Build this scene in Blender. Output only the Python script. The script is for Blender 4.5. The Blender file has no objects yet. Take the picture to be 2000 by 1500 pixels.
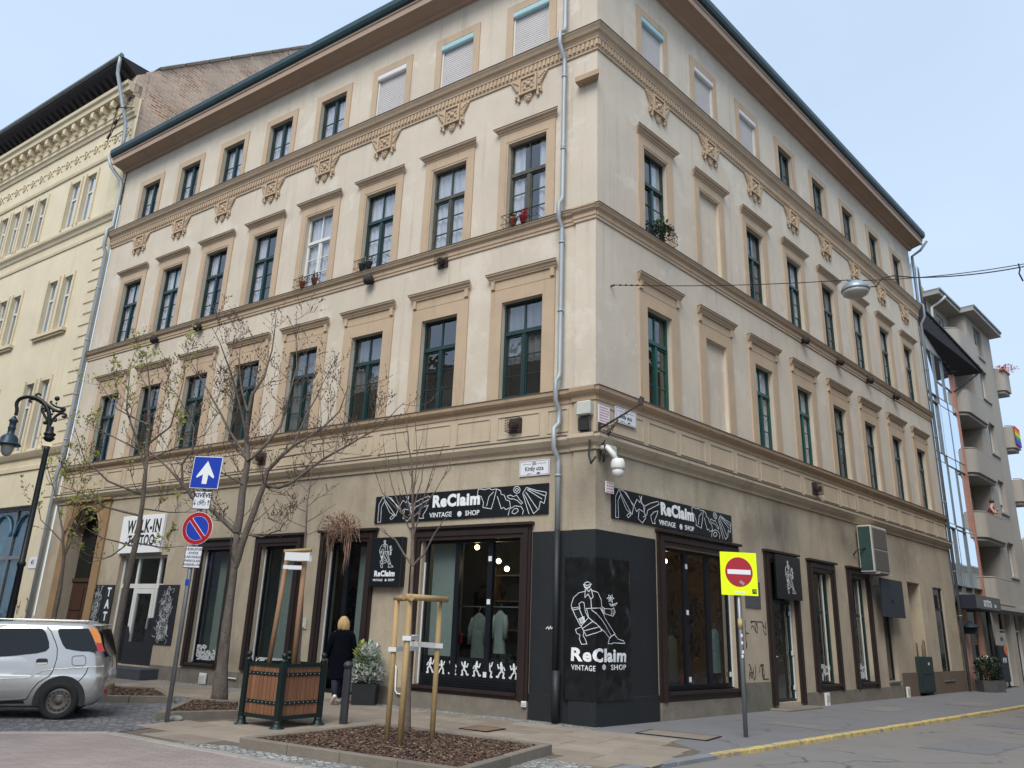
import bpy, bmesh, math, random
from mathutils import Vector, Matrix
rnd = random.Random(7)
R = math.radians
scene = bpy.context.scene
col = scene.collection

# ---------------------------------------------------------------- camera
F_PX = 1513.7
PITCH, ROLL, AL, AR = R(17.509), R(2.015), R(56.156), R(45.021)
EYE = Vector((0, 0, 1.6))
cp, sp, cr, sr = math.cos(PITCH), math.sin(PITCH), math.cos(ROLL), math.sin(ROLL)
cam_d = bpy.data.cameras.new('camera')
cam = bpy.data.objects.new('camera', cam_d)
col.objects.link(cam)
cam_d.sensor_width = 36
cam_d.lens = 36 * F_PX / 2000
cam_d.clip_end = 2000
right, up, fwd = Vector((cr, -sr * sp, sr * cp)), Vector((-sr, -cr * sp, cr * cp)), Vector((0, cp, sp))
m = Matrix((right, up, -fwd)).transposed().to_4x4()
m.translation = EYE
cam.matrix_world = m
scene.camera = cam

# ---------------------------------------------------------------- sky, sun, exposure
SUN_EL, SUN_AZ = R(50), R(197)          # azimuth clockwise from +Y: behind the camera, to the left
w = bpy.data.worlds.new('World')
scene.world = w
w.use_nodes = True
nt = w.node_tree
nt.nodes.clear()
N = nt.nodes.new
out, bg = N('ShaderNodeOutputWorld'), N('ShaderNodeBackground')
sky = N('ShaderNodeTexSky')
sky.sky_type = 'NISHITA'
sky.sun_disc = False
sky.sun_elevation = SUN_EL
sky.sun_rotation = SUN_AZ
sky.air_density = 1.0
sky.dust_density = 2.0
tc, mp, nz, rp, mx = N('ShaderNodeTexCoord'), N('ShaderNodeMapping'), N('ShaderNodeTexNoise'), N('ShaderNodeValToRGB'), N('ShaderNodeMix')
mp.inputs['Scale'].default_value = (1.0, 1.0, 2.6)
nz.inputs['Scale'].default_value = 1.5
nz.inputs['Detail'].default_value = 5
nz.inputs['Roughness'].default_value = .5
nz.inputs['Distortion'].default_value = .5
rp.color_ramp.elements[0].position = .3
rp.color_ramp.elements[0].color = (.78, .78, .78, 1)
rp.color_ramp.elements[1].position = .72
rp.color_ramp.elements[1].color = (.97, .97, .97, 1)
mx.data_type = 'RGBA'
mx.inputs['B'].default_value = (2.8, 3.5, 4.4, 1)       # thin high cloud
L_ = nt.links.new
L_(tc.outputs['Generated'], mp.inputs['Vector']); L_(mp.outputs['Vector'], nz.inputs['Vector'])
L_(nz.outputs['Fac'], rp.inputs['Fac']); L_(rp.outputs['Color'], mx.inputs['Factor'])
L_(sky.outputs['Color'], mx.inputs['A']); L_(mx.outputs['Result'], bg.inputs['Color'])
L_(bg.outputs['Background'], out.inputs['Surface'])
bg.inputs['Strength'].default_value = .12
sun_d = bpy.data.lights.new('sun', 'SUN')
sun_d.energy = 1.5
sun_d.angle = R(34)
sun_d.color = (1, .94, .84)
sun = bpy.data.objects.new('sun', sun_d)
col.objects.link(sun)
sd = Vector((math.sin(SUN_AZ) * math.cos(SUN_EL), math.cos(SUN_AZ) * math.cos(SUN_EL), math.sin(SUN_EL)))
sun.rotation_euler = sd.to_track_quat('Z', 'Y').to_euler()
vs = scene.view_settings
vs.view_transform = 'Standard'
vs.look = 'None'
vs.gamma = 1
vs.exposure = .98
scene.cycles.max_bounces = 8
scene.cycles.transparent_max_bounces = 16
scene.cycles.caustics_reflective = False
scene.cycles.caustics_refractive = False

# ---------------------------------------------------------------- geometry helpers
def ray(px, py):
    xr, zr = (px - 1000) / F_PX, -(py - 750) / F_PX
    return right * xr + up * zr + fwd
def hz(px, py, z=0.0):
    r = ray(px, py)
    return EYE + r * ((z - EYE.z) / r.z)
def at(px, py, Y):
    r = ray(px, py)
    return EYE + r * (Y / r.y)
dL, dR = Vector((-math.sin(AL), math.cos(AL), 0)), Vector((math.sin(AR), math.cos(AR), 0))
nL, nR = Vector((-math.cos(AL), -math.sin(AL), 0)), Vector((math.cos(AR), -math.sin(AR), 0))
COR = Vector((1.698, 14.728, 0))
def frame(x, y, o):
    M = Matrix((x, y, Vector((0, 0, 1)))).transposed().to_4x4()
    M.translation = o
    return M
ML = frame(-dL, -nL, COR)       # left front: x to the right (corner at 0), y into the wall
MR = frame(dR, -nR, COR)        # right front: x to the right from the corner
def hit(side, px, py, off=0.0):
    d, n = (dL, nL) if side == 'L' else (dR, nR)
    r = ray(px, py)
    P = EYE + r * (((COR + n * off - EYE).dot(n)) / r.dot(n))
    s = (P - COR).dot(d)
    return (-s if side == 'L' else s, P.z)
def LG(s, n, z=0.0):            # ground point from distance along / out from the left front
    return COR + dL * s + nL * n + Vector((0, 0, z))
def RG(s, n, z=0.0):
    return COR + dR * s + nR * n + Vector((0, 0, z))
T = Matrix.Translation
I4 = Matrix.Identity(4)

class MB:
    def __init__(self):
        self.v, self.f, self.sm = [], [], []
    def add(self, vs, fs, smooth=False):
        n = len(self.v)
        self.v += [tuple(p) for p in vs]
        self.f += [tuple(i + n for i in f) for f in fs]
        self.sm += [smooth] * len(fs)
        return self
    def box(self, x0, x1, y0, y1, z0, z1):
        return self.add([(x0, y0, z0), (x1, y0, z0), (x1, y1, z0), (x0, y1, z0), (x0, y0, z1), (x1, y0, z1), (x1, y1, z1), (x0, y1, z1)],
                        [(0, 3, 2, 1), (4, 5, 6, 7), (0, 1, 5, 4), (1, 2, 6, 5), (2, 3, 7, 6), (3, 0, 4, 7)])
    def obox(self, M, x0, x1, y0, y1, z0, z1):
        b = MB().box(x0, x1, y0, y1, z0, z1)
        return self.add([M @ Vector(p) for p in b.v], b.f)
    def quad(self, *p):
        return self.add(p, [tuple(range(len(p)))])
    def prism(self, pts, d):            # closed ring of 3-D points, pushed by vector d
        n = len(pts)
        d = Vector(d)
        vs = [Vector(p) for p in pts] + [Vector(p) + d for p in pts]
        fs = [tuple(range(n))[::-1], tuple(range(n, 2 * n))] + [(i, (i + 1) % n, n + (i + 1) % n, n + i) for i in range(n)]
        return self.add(vs, fs)
    def tube(self, path, rad, n=8, cap=True, smooth=True, flat=1.0):
        path = [Vector(p) for p in path]
        if not hasattr(rad, '__len__'):
            rad = [rad] * len(path)
        vs, fs = [], []
        u = None
        for i, p in enumerate(path):
            t = (path[min(i + 1, len(path) - 1)] - path[max(i - 1, 0)])
            t = t.normalized() if t.length > 1e-9 else Vector((0, 0, 1))
            if u is None:
                u = t.cross(Vector((0, 0, 1))) if abs(t.z) < .95 else t.cross(Vector((1, 0, 0)))
            u = (u - t * u.dot(t)).normalized()
            v = t.cross(u)
            for k in range(n):
                a = 2 * math.pi * k / n
                vs.append(p + (u * math.cos(a) + v * math.sin(a) * flat) * rad[i])
        for i in range(len(path) - 1):
            for k in range(n):
                fs.append((i * n + k, i * n + (k + 1) % n, (i + 1) * n + (k + 1) % n, (i + 1) * n + k))
        self.add(vs, fs, smooth)
        if cap:
            b = len(self.v) - len(vs)
            self.f += [tuple(b + k for k in range(n))[::-1], tuple(b + (len(path) - 1) * n + k for k in range(n))]
            self.sm += [False, False]
        return self
    def lathe(self, prof, n=16, o=(0, 0, 0), M=None, smooth=True, cap=True):
        o = Vector(o)
        vs, fs = [], []
        for r, z in prof:
            for k in range(n):
                a = 2 * math.pi * k / n
                p = Vector((r * math.cos(a), r * math.sin(a), z))
                vs.append((M @ p if M else p) + o)
        for i in range(len(prof) - 1):
            for k in range(n):
                fs.append((i * n + k, i * n + (k + 1) % n, (i + 1) * n + (k + 1) % n, (i + 1) * n + k))
        self.add(vs, fs, smooth)
        if cap:
            b0 = len(self.v) - len(vs)
            self.f += [tuple(b0 + k for k in range(n))[::-1], tuple(b0 + (len(prof) - 1) * n + k for k in range(n))]
            self.sm += [False, False]
        return self
    def ball(self, c, r, n=10, m=6, sc=(1, 1, 1)):
        prof = [(max(1e-4, math.sin(math.pi * i / m)) * r, -math.cos(math.pi * i / m) * r) for i in range(m + 1)]
        M = Matrix.Diagonal((sc[0], sc[1], sc[2], 1))
        return self.lathe(prof, n, c, M)
    def sweep(self, prof, xa, xb, ma=0.0, mb=0.0, cuts=1):
        # moulding: profile of (y, z), run along x; ma / mb mitre the ends by that much per unit of projection
        vs, fs = [], []
        n = len(prof)
        for j in range(cuts + 1):
            t = j / cuts
            for y, z in prof:
                a, b = xa + ma * -y, xb + mb * -y
                vs.append((a + (b - a) * t, y, z))
        for j in range(cuts):
            for i in range(n):
                fs.append((j * n + i, j * n + (i + 1) % n, (j + 1) * n + (i + 1) % n, (j + 1) * n + i))
        fs += [tuple(range(n)), tuple(cuts * n + i for i in range(n))[::-1]]
        return self.add(vs, fs)
    def stroke(self, pts, wd, f, d=.003):
        # flat painted or cut line: pts in 2-D, f maps (x, z, out) to 3-D
        for a, b in zip(pts[:-1], pts[1:]):
            dx, dz = b[0] - a[0], b[1] - a[1]
            l = math.hypot(dx, dz) or 1e-6
            ex, ez = dx / l * wd * .45, dz / l * wd * .45
            px, pz = -dz / l * wd / 2, dx / l * wd / 2
            q = [(a[0] - ex + px, a[1] - ez + pz), (a[0] - ex - px, a[1] - ez - pz), (b[0] + ex - px, b[1] + ez - pz), (b[0] + ex + px, b[1] + ez + pz)]
            self.add([f(x, z, 0) for x, z in q] + [f(x, z, d) for x, z in q], [(0, 1, 2, 3), (4, 7, 6, 5), (0, 4, 5, 1), (1, 5, 6, 2), (2, 6, 7, 3), (3, 7, 4, 0)])
        return self
    def mesh(self, name, mat, fix=True, bevel=0.0):
        me = bpy.data.meshes.new(name)
        me.from_pydata(self.v, [], self.f)
        me.polygons.foreach_set('use_smooth', self.sm)
        if fix or bevel:
            bm = bmesh.new()
            bm.from_mesh(me)
            if bevel:
                bmesh.ops.bevel(bm, geom=bm.edges[:], offset=bevel, segments=1, affect='EDGES')
            bmesh.ops.recalc_face_normals(bm, faces=bm.faces)
            bm.to_mesh(me)
            bm.free()
        if mat:
            me.materials.append(mat)
        return me
    def build(self, name, mat, parent=None, M=None, bevel=0.0, fix=True):
        return put(name, self.mesh(name, mat, fix, bevel), parent, M)

def put(name, data, parent=None, M=None):
    o = bpy.data.objects.new(name, data)
    col.objects.link(o)
    if parent:
        o.parent = parent
    if M is not None:
        o.matrix_local = M
    return o
def tag(o, label=None, cat=None, group=None, kind=None):
    for k, v in (('label', label), ('category', cat), ('group', group), ('kind', kind)):
        if v:
            o[k] = v
    return o
def thing(name, label, cat, M=None, group=None):
    return tag(put(name, None, None, M), label, cat, group)
def text_mesh(name, body, size, mat, offset=0.0, extrude=.004, spacing=1.0, shear=0.0, xs=1.0):
    cu = bpy.data.curves.new(name, 'FONT')
    cu.body = body
    cu.size = size
    cu.align_x = 'CENTER'
    cu.align_y = 'CENTER'
    cu.offset = offset
    cu.extrude = extrude
    cu.space_character = spacing
    cu.shear = shear
    cu.resolution_u = 3
    o = bpy.data.objects.new(name, cu)
    col.objects.link(o)
    dg = bpy.context.evaluated_depsgraph_get()
    me = bpy.data.meshes.new_from_object(o.evaluated_get(dg))
    bpy.data.objects.remove(o)
    bpy.data.curves.remove(cu)
    me.name = name
    if xs != 1.0:
        me.transform(Matrix.Diagonal((xs, 1, 1, 1)))
    me.materials.clear()
    me.materials.append(mat)
    return me
UPR = Matrix.Rotation(R(90), 4, 'X')       # text plane upright, facing -y
def text(name, body, size, mat, parent, M, **k):
    return put(name, text_mesh(name, body, size, mat, **k), parent, M @ UPR)

# ---------------------------------------------------------------- materials
MT = {}
def mat(name, c, rough=.8, metal=0.0, spec=.5, var=0.0, vs=2.0, bump=0.0, bs=40.0, stain=0.0, rand=0.0, coat=0.0, emit=None, es=1.0, dark=(.5, .5, .5), stretch=(1, 1, 1)):
    mm = bpy.data.materials.new(name)
    mm.use_nodes = True
    t = mm.node_tree
    p = t.nodes['Principled BSDF']
    p.inputs['Base Color'].default_value = (*c, 1)
    p.inputs['Roughness'].default_value = rough
    p.inputs['Metallic'].default_value = metal
    p.inputs['Specular IOR Level'].default_value = spec
    p.inputs['Coat Weight'].default_value = coat
    if emit:
        p.inputs['Emission Color'].default_value = (*emit, 1)
        p.inputs['Emission Strength'].default_value = es
    NN, LL = t.nodes.new, t.links.new
    tcn = NN('ShaderNodeTexCoord')
    geo = NN('ShaderNodeNewGeometry')
    cur = None
    def mixc(fac_socket, a, b, blend='MIX', amount=1.0):
        mn = NN('ShaderNodeMix')
        mn.data_type = 'RGBA'
        mn.blend_type = blend
        if fac_socket is not None:
            LL(fac_socket, mn.inputs['Factor'])
        else:
            mn.inputs['Factor'].default_value = amount
        for s, x in (('A', a), ('B', b)):
            if isinstance(x, tuple):
                mn.inputs[s].default_value = (*x[:3], 1)
            else:
                LL(x, mn.inputs[s])
        return mn.outputs['Result']
    cur = (*c, 1)
    if var:
        n1 = NN('ShaderNodeTexNoise')
        n1.inputs['Scale'].default_value = vs
        n1.inputs['Detail'].default_value = 8
        n1.inputs['Roughness'].default_value = .62
        mpn = NN('ShaderNodeMapping')
        mpn.inputs['Scale'].default_value = stretch
        LL(geo.outputs['Position'], mpn.inputs['Vector'])
        LL(mpn.outputs['Vector'], n1.inputs['Vector'])
        rm = NN('ShaderNodeMapRange')
        rm.inputs['From Min'].default_value = .3
        rm.inputs['From Max'].default_value = .7
        LL(n1.outputs['Fac'], rm.inputs['Value'])
        lo = tuple(x * (1 - var) for x in c)
        hi = tuple(min(1, x * (1 + var * .6)) for x in c)
        cur = mixc(rm.outputs['Result'], lo, hi)
    if stain:
        n2 = NN('ShaderNodeTexNoise')
        n2.inputs['Scale'].default_value = 1.1
        n2.inputs['Detail'].default_value = 9
        n2.inputs['Roughness'].default_value = .7
        mp2 = NN('ShaderNodeMapping')
        mp2.inputs['Scale'].default_value = (1.0, 1.0, .28)
        LL(geo.outputs['Position'], mp2.inputs['Vector'])
        LL(mp2.outputs['Vector'], n2.inputs['Vector'])
        r2 = NN('ShaderNodeMapRange')
        r2.inputs['From Min'].default_value = .52
        r2.inputs['From Max'].default_value = .78
        r2.inputs['To Max'].default_value = stain
        LL(n2.outputs['Fac'], r2.inputs['Value'])
        cur = mixc(r2.outputs['Result'], cur, tuple(x * d for x, d in zip(c, dark)))
    if rand:
        oi = NN('ShaderNodeObjectInfo')
        r3 = NN('ShaderNodeMapRange')
        r3.inputs['To Min'].default_value = 1 - rand
        r3.inputs['To Max'].default_value = 1 + rand
        LL(oi.outputs['Random'], r3.inputs['Value'])
        cur = mixc(None, cur, r3.outputs['Result'], 'MULTIPLY')
    if not isinstance(cur, tuple):
        LL(cur, p.inputs['Base Color'])
    if bump:
        n3 = NN('ShaderNodeTexNoise')
        n3.inputs['Scale'].default_value = bs
        n3.inputs['Detail'].default_value = 6
        LL(geo.outputs['Position'], n3.inputs['Vector'])
        b = NN('ShaderNodeBump')
        b.inputs['Strength'].default_value = bump
        b.inputs['Distance'].default_value = .02
        LL(n3.outputs['Fac'], b.inputs['Height'])
        LL(b.outputs['Normal'], p.inputs['Normal'])
    MT[name] = mm
    return mm
def glass(name, tint, ior=1.6, rough=.0, strength=1.0):
    mm = bpy.data.materials.new(name)
    mm.use_nodes = True
    t = mm.node_tree
    t.nodes.clear()
    NN, LL = t.nodes.new, t.links.new
    o, mxs, tr, gl, fr = NN('ShaderNodeOutputMaterial'), NN('ShaderNodeMixShader'), NN('ShaderNodeBsdfTransparent'), NN('ShaderNodeBsdfGlossy'), NN('ShaderNodeFresnel')
    tr.inputs['Color'].default_value = (*tint, 1)
    gl.inputs['Roughness'].default_value = rough
    gl.inputs['Color'].default_value = (.93, .95, 1, 1)
    fr.inputs['IOR'].default_value = ior
    n3, b = NN('ShaderNodeTexNoise'), NN('ShaderNodeBump')       # old panes are never quite flat
    g3 = NN('ShaderNodeNewGeometry')
    n3.inputs['Scale'].default_value = 2.2
    LL(g3.outputs['Position'], n3.inputs['Vector'])
    b.inputs['Strength'].default_value = .11
    b.inputs['Distance'].default_value = .08
    LL(n3.outputs['Fac'], b.inputs['Height'])
    LL(b.outputs['Normal'], gl.inputs['Normal'])
    bfm, inv = NN('ShaderNodeMath'), NN('ShaderNodeMath')       # reflect on the outer face only
    inv.operation, bfm.operation = 'SUBTRACT', 'MULTIPLY'
    inv.inputs[0].default_value = 1
    LL(g3.outputs['Backfacing'], inv.inputs[1]); LL(inv.outputs['Value'], bfm.inputs[1]); LL(fr.outputs['Fac'], bfm.inputs[0])
    LL(bfm.outputs['Value'], mxs.inputs['Fac']); LL(tr.outputs['BSDF'], mxs.inputs[1]); LL(gl.outputs['BSDF'], mxs.inputs[2])
    LL(mxs.outputs['Shader'], o.inputs['Surface'])
    MT[name] = mm
    return mm
def bricks(name, c1, c2, mortar, bw, rh, ms, angle=0.0, wall=None, rough=.85, bump=.6, var=.25, offset=.5, c3=None):
    # paving or brickwork too fine to build piece by piece: pattern with relief; wall = facade matrix for upright walls
    mm = bpy.data.materials.new(name)
    mm.use_nodes = True
    t = mm.node_tree
    p = t.nodes['Principled BSDF']
    p.inputs['Roughness'].default_value = rough
    NN, LL = t.nodes.new, t.links.new
    geo, mpn, br, bu = NN('ShaderNodeNewGeometry'), NN('ShaderNodeMapping'), NN('ShaderNodeTexBrick'), NN('ShaderNodeBump')
    vec = mpn
    LL(geo.outputs['Position'], mpn.inputs['Vector'])
    if wall is not None:
        sep, dx, cmb = NN('ShaderNodeSeparateXYZ'), NN('ShaderNodeVectorMath'), NN('ShaderNodeCombineXYZ')
        dx.operation = 'DOT_PRODUCT'
        dx.inputs[1].default_value = wall
        LL(mpn.outputs['Vector'], dx.inputs[0]); LL(mpn.outputs['Vector'], sep.inputs[0])
        LL(dx.outputs['Value'], cmb.inputs['X']); LL(sep.outputs['Z'], cmb.inputs['Y'])
        vec = cmb
    else:
        mpn.inputs['Rotation'].default_value = (0, 0, angle)
    dn, dm = NN('ShaderNodeTexNoise'), NN('ShaderNodeVectorMath')
    dn.inputs['Scale'].default_value = 3.0 / bw * .3
    dm.operation = 'MULTIPLY_ADD'
    dm.inputs[1].default_value = (bw * .12,) * 3
    LL(geo.outputs['Position'], dn.inputs['Vector'])
    LL(dn.outputs['Color'], dm.inputs[0]); LL(vec.outputs['Vector'], dm.inputs[2])
    LL(dm.outputs['Vector'], br.inputs['Vector'])
    br.inputs['Color1'].default_value = (*c1, 1)
    br.inputs['Color2'].default_value = (*c2, 1)
    br.inputs['Mortar'].default_value = (*mortar, 1)
    br.inputs['Scale'].default_value = 1
    br.inputs['Mortar Size'].default_value = ms
    br.inputs['Mortar Smooth'].default_value = .3
    br.inputs['Brick Width'].default_value = bw
    br.inputs['Row Height'].default_value = rh
    br.offset = offset
    n1, rm, mn = NN('ShaderNodeTexNoise'), NN('ShaderNodeMapRange'), NN('ShaderNodeMix')
    n1.inputs['Scale'].default_value = .9
    n1.inputs['Detail'].default_value = 8
    n1.inputs['Roughness'].default_value = .65
    LL(geo.outputs['Position'], n1.inputs['Vector'])
    rm.inputs['From Min'].default_value, rm.inputs['From Max'].default_value = .3, .7
    rm.inputs['To Min'].default_value, rm.inputs['To Max'].default_value = 1 - var, 1 + var
    LL(n1.outputs['Fac'], rm.inputs['Value'])
    mn.data_type = 'RGBA'
    mn.blend_type = 'MULTIPLY'
    mn.inputs['Factor'].default_value = 1
    LL(br.outputs['Color'], mn.inputs['A']); LL(rm.outputs['Result'], mn.inputs['B'])
    src = mn.outputs['Result']
    if c3:
        n4, r4, m4 = NN('ShaderNodeTexNoise'), NN('ShaderNodeMapRange'), NN('ShaderNodeMix')
        n4.inputs['Scale'].default_value = .5
        n4.inputs['Detail'].default_value = 7
        LL(geo.outputs['Position'], n4.inputs['Vector'])
        r4.inputs['From Min'].default_value, r4.inputs['From Max'].default_value = .5, .62
        r4.inputs['To Max'].default_value = .5
        LL(n4.outputs['Fac'], r4.inputs['Value'])
        m4.data_type = 'RGBA'
        LL(r4.outputs['Result'], m4.inputs['Factor']); LL(src, m4.inputs['A'])
        m4.inputs['B'].default_value = (*c3, 1)
        src = m4.outputs['Result']
    LL(src, p.inputs['Base Color'])
    inv = NN('ShaderNodeMath')
    inv.operation = 'SUBTRACT'
    inv.inputs[0].default_value = 1
    LL(br.outputs['Fac'], inv.inputs[1])
    n5, ad = NN('ShaderNodeTexNoise'), NN('ShaderNodeMath')
    n5.inputs['Scale'].default_value = 30
    LL(geo.outputs['Position'], n5.inputs['Vector'])
    ad.operation = 'MULTIPLY_ADD'
    ad.inputs[1].default_value = .35
    LL(n5.outputs['Fac'], ad.inputs[0]); LL(inv.outputs['Value'], ad.inputs[2])
    LL(ad.outputs['Value'], bu.inputs['Height'])
    bu.inputs['Strength'].default_value = bump
    bu.inputs['Distance'].default_value = .02
    LL(bu.outputs['Normal'], p.inputs['Normal'])
    MT[name] = mm
    return mm

mat('stucco', (.60, .53, .435), .9, var=.09, vs=.7, bump=.25, bs=25, stain=.38, dark=(.74, .72, .68))
mat('stucco_ground', (.43, .365, .275), .9, var=.15, vs=1.0, bump=.35, bs=18, stain=.75, dark=(.55, .54, .53))
mat('stucco_frieze', (.52, .43, .315), .9, var=.1, vs=1.2, bump=.25, bs=20, stain=.5, dark=(.66, .64, .6))
mat('trim', (.495, .375, .26), .85, var=.1, vs=1.4, bump=.15, bs=30, stain=.3, dark=(.72, .7, .68))
mat('trim_dark', (.43, .31, .205), .85, var=.12, vs=1.4, bump=.15, bs=30, stain=.4, dark=(.6, .58, .56))
mat('flashing', (.10, .085, .075), .55, metal=.3)
mat('soffit', (.40, .29, .22), .8, var=.08, vs=1.0)
mat('gutter', (.028, .062, .072), .45, metal=.2, var=.2, vs=2)
mat('roof_tile', (.16, .09, .06), .8, var=.2, vs=4)
mat('zinc', (.36, .395, .42), .58, metal=.35, var=.16, vs=3, stretch=(1, 1, .3))
mat('zinc_old', (.22, .25, .27), .55, metal=.5, var=.2, vs=3)
mat('green_frame', (.007, .032, .031), .45, var=.2, vs=3, coat=.15)
mat('green_bright', (.008, .075, .062), .45, var=.15, vs=3, coat=.15)
mat('worn_frame', (.07, .075, .06), .7, var=.35, vs=6, stain=.5, dark=(2.2, 1.5, 1.0))
mat('white_frame', (.68, .68, .66), .5, var=.06, vs=4)
mat('brown_wood', (.024, .014, .013), .5, var=.25, vs=5, stretch=(1, 1, .2), bump=.1, bs=20)
mat('black_frame', (.008, .01, .015), .35, var=.2, vs=3)
mat('dark_paint', (.0125, .0155, .019), .55, var=.14, vs=1.3, bump=.2, bs=14, stain=.25, dark=(1.5, 1.45, 1.4))
mat('sign_black', (.007, .01, .014), .38, var=.2, vs=2)
mat('banner_black', (.006, .008, .010), .3, spec=.7)
mat('sign_white', (.8, .83, .86), .6)
mat('line_white', (.72, .76, .8), .6)
mat('plate_white', (.72, .74, .8), .4, var=.05, vs=9)
mat('letter_black', (.012, .012, .014), .6)
mat('letter_grey', (.3, .3, .32), .6)
mat('letter_red', (.55, .12, .12), .6)
mat('shutter', (.60, .575, .565), .6, var=.05, vs=2)
mat('shutter_box_blue', (.36, .55, .60), .45, var=.05, vs=2)
mat('shutter_box', (.68, .67, .67), .5, var=.05, vs=2)
mat('curtain', (.62, .62, .64), .95, var=.16, vs=9, stretch=(1, 1, .1))
mat('curtain_grey', (.17, .18, .18), .95, var=.3, vs=9, stretch=(1, 1, .1))
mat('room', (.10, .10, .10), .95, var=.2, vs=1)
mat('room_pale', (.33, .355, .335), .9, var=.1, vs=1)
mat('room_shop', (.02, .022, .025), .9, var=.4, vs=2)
mat('shelf_wood', (.14, .075, .04), .7, var=.3, vs=5)
mat('iron', (.018, .017, .018), .5, metal=.5)
mat('rust', (.06, .04, .032), .8, var=.4, vs=20)
mat('vent', (.035, .03, .028), .8, var=.4, vs=15)
mat('plinth', (.20, .175, .145), .92, var=.25, vs=2.2, bump=.6, bs=9, stain=.6, dark=(.45, .45, .45))
mat('plinth_brown', (.145, .105, .08), .85, var=.14, vs=2, bump=.3, bs=12)
mat('teal_patch', (.155, .15, .12), .9, var=.25, vs=2.2, bump=.4, bs=12, stain=.9, dark=(.35, 1.15, .9))
mat('asphalt_road', (.21, .198, .188), .9, var=.16, vs=.8, bump=.5, bs=60, stain=.3, dark=(.8, .8, .8))
mat('asphalt_walk', (.175, .175, .185), .9, var=.14, vs=.7, bump=.35, bs=50, stain=.35, dark=(.78, .78, .8))
mat('slab', (.275, .228, .182), .85, var=.16, vs=1.6, bump=.25, bs=20, stain=.45, dark=(.68, .7, .72), rand=.16)
mat('joint', (.13, .105, .08), .95, var=.2, vs=3)
mat('kerb_stone', (.19, .165, .135), .9, var=.2, vs=3, bump=.45, bs=25, stain=.4, dark=(.6, .6, .58), rand=.12)
mat('kerb_grey', (.21, .22, .235), .9, var=.15, vs=3, bump=.4, bs=25, rand=.08)
mat('kerb_yellow', (.56, .43, .15), .75, var=.2, vs=4, bump=.2, bs=25, stain=.6, dark=(.55, .6, 1.1))
mat('light_stone', (.30, .28, .25), .9, var=.15, vs=3, bump=.3, bs=20, rand=.08)
mat('mulch_soil', (.07, .042, .03), .95, var=.4, vs=12, bump=1, bs=25)
mat('mulch_a', (.13, .075, .05), .9, var=.4, vs=14)
mat('mulch_b', (.06, .035, .027), .9, var=.4, vs=14)
mat('mulch_c', (.22, .15, .105), .9, var=.4, vs=14)
mat('bark', (.15, .125, .105), .95, var=.35, vs=9, bump=1, bs=22, stretch=(1, 1, .35))
mat('bark_young', (.15, .115, .095), .9, var=.25, vs=14, bump=.6, bs=30)
mat('twig', (.155, .12, .10), .9, var=.2, vs=8)
mat('twig_red', (.15, .085, .065), .9, var=.2, vs=8)
mat('bud', (.11, .075, .05), .8, var=.3, vs=8)
mat('young_leaf', (.50, .54, .15), .7, var=.3, vs=6)
mat('leaf_dark', (.022, .055, .02), .6, var=.35, vs=8)
mat('leaf_pale', (.40, .48, .38), .65, var=.3, vs=10)
mat('leaf_green', (.07, .16, .035), .6, var=.35, vs=8)
mat('petal_white', (.74, .76, .74), .7, var=.08, vs=9)
mat('petal_orange', (.65, .17, .06), .7, var=.2, vs=9)
mat('petal_red', (.45, .03, .04), .7, var=.2, vs=9)
mat('dry_grass', (.42, .27, .2), .9, var=.3, vs=9)
mat('terracotta', (.42, .13, .06), .85, var=.15, vs=6)
mat('pot_black', (.014, .016, .02), .5, var=.1, vs=4)
mat('pot_grey', (.085, .085, .09), .8, var=.15, vs=4)
mat('stake', (.40, .275, .125), .75, var=.22, vs=7, stretch=(1, 1, .15), bump=.25, bs=20)
mat('stake_dark', (.27, .155, .085), .75, var=.22, vs=7, stretch=(1, 1, .15), bump=.25, bs=20)
mat('strap', (.66, .67, .68), .6)
mat('planter_wood', (.225, .105, .055), .6, var=.25, vs=8, stretch=(1, 1, .12), bump=.15, bs=24, rand=.14)
mat('planter_metal', (.010, .023, .023), .45, var=.2, vs=5, metal=.2)
mat('bollard', (.03, .033, .04), .5, var=.15, vs=5)
mat('pole_grey', (.24, .26, .28), .45, metal=.6, var=.12, vs=5)
mat('sign_blue', (.012, .05, .42), .35, coat=.2)
mat('sign_red', (.40, .012, .022), .35, coat=.2)
mat('sign_neon', (.70, .86, .0), .4, emit=(.7, .9, 0), es=.12)
mat('car_silver', (.54, .525, .50), .22, metal=.6, coat=.7, var=.03, vs=2)
mat('car_glass', (.008, .01, .011), .04, spec=.45)
mat('car_black', (.014, .014, .015), .6)
mat('tyre', (.012, .012, .013), .85, bump=.3, bs=40)
mat('steel_wheel', (.12, .105, .09), .6, metal=.3, var=.3, vs=12)
mat('lamp_amber', (.75, .25, .02), .2, coat=.5)
mat('lamp_red', (.5, .012, .015), .2, coat=.5)
mat('skin', (.55, .33, .24), .55)
mat('hair_blonde', (.50, .34, .155), .6, var=.3, vs=18, stretch=(1, 1, .1))
mat('coat_navy', (.003, .004, .008), .95, spec=.08, var=.2, vs=8)
mat('jeans_dark', (.012, .016, .032), .9, var=.2, vs=8)
mat('shoe_white', (.75, .74, .72), .6)
mat('shirt_red', (.16, .03, .05), .9)
mat('yellow_wall', (.68, .60, .44), .9, var=.09, vs=.8, bump=.25, bs=25, stain=.3, dark=(.75, .75, .74))
mat('yellow_trim', (.66, .57, .405), .85, var=.1, vs=1.2, bump=.15, bs=30, stain=.2, dark=(.75, .73, .7))
mat('yellow_pale', (.60, .54, .38), .9, var=.12, vs=1.6, stain=.4, dark=(.75, .78, .75))
mat('eave_dark', (.028, .025, .03), .8, var=.2, vs=3)
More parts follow.
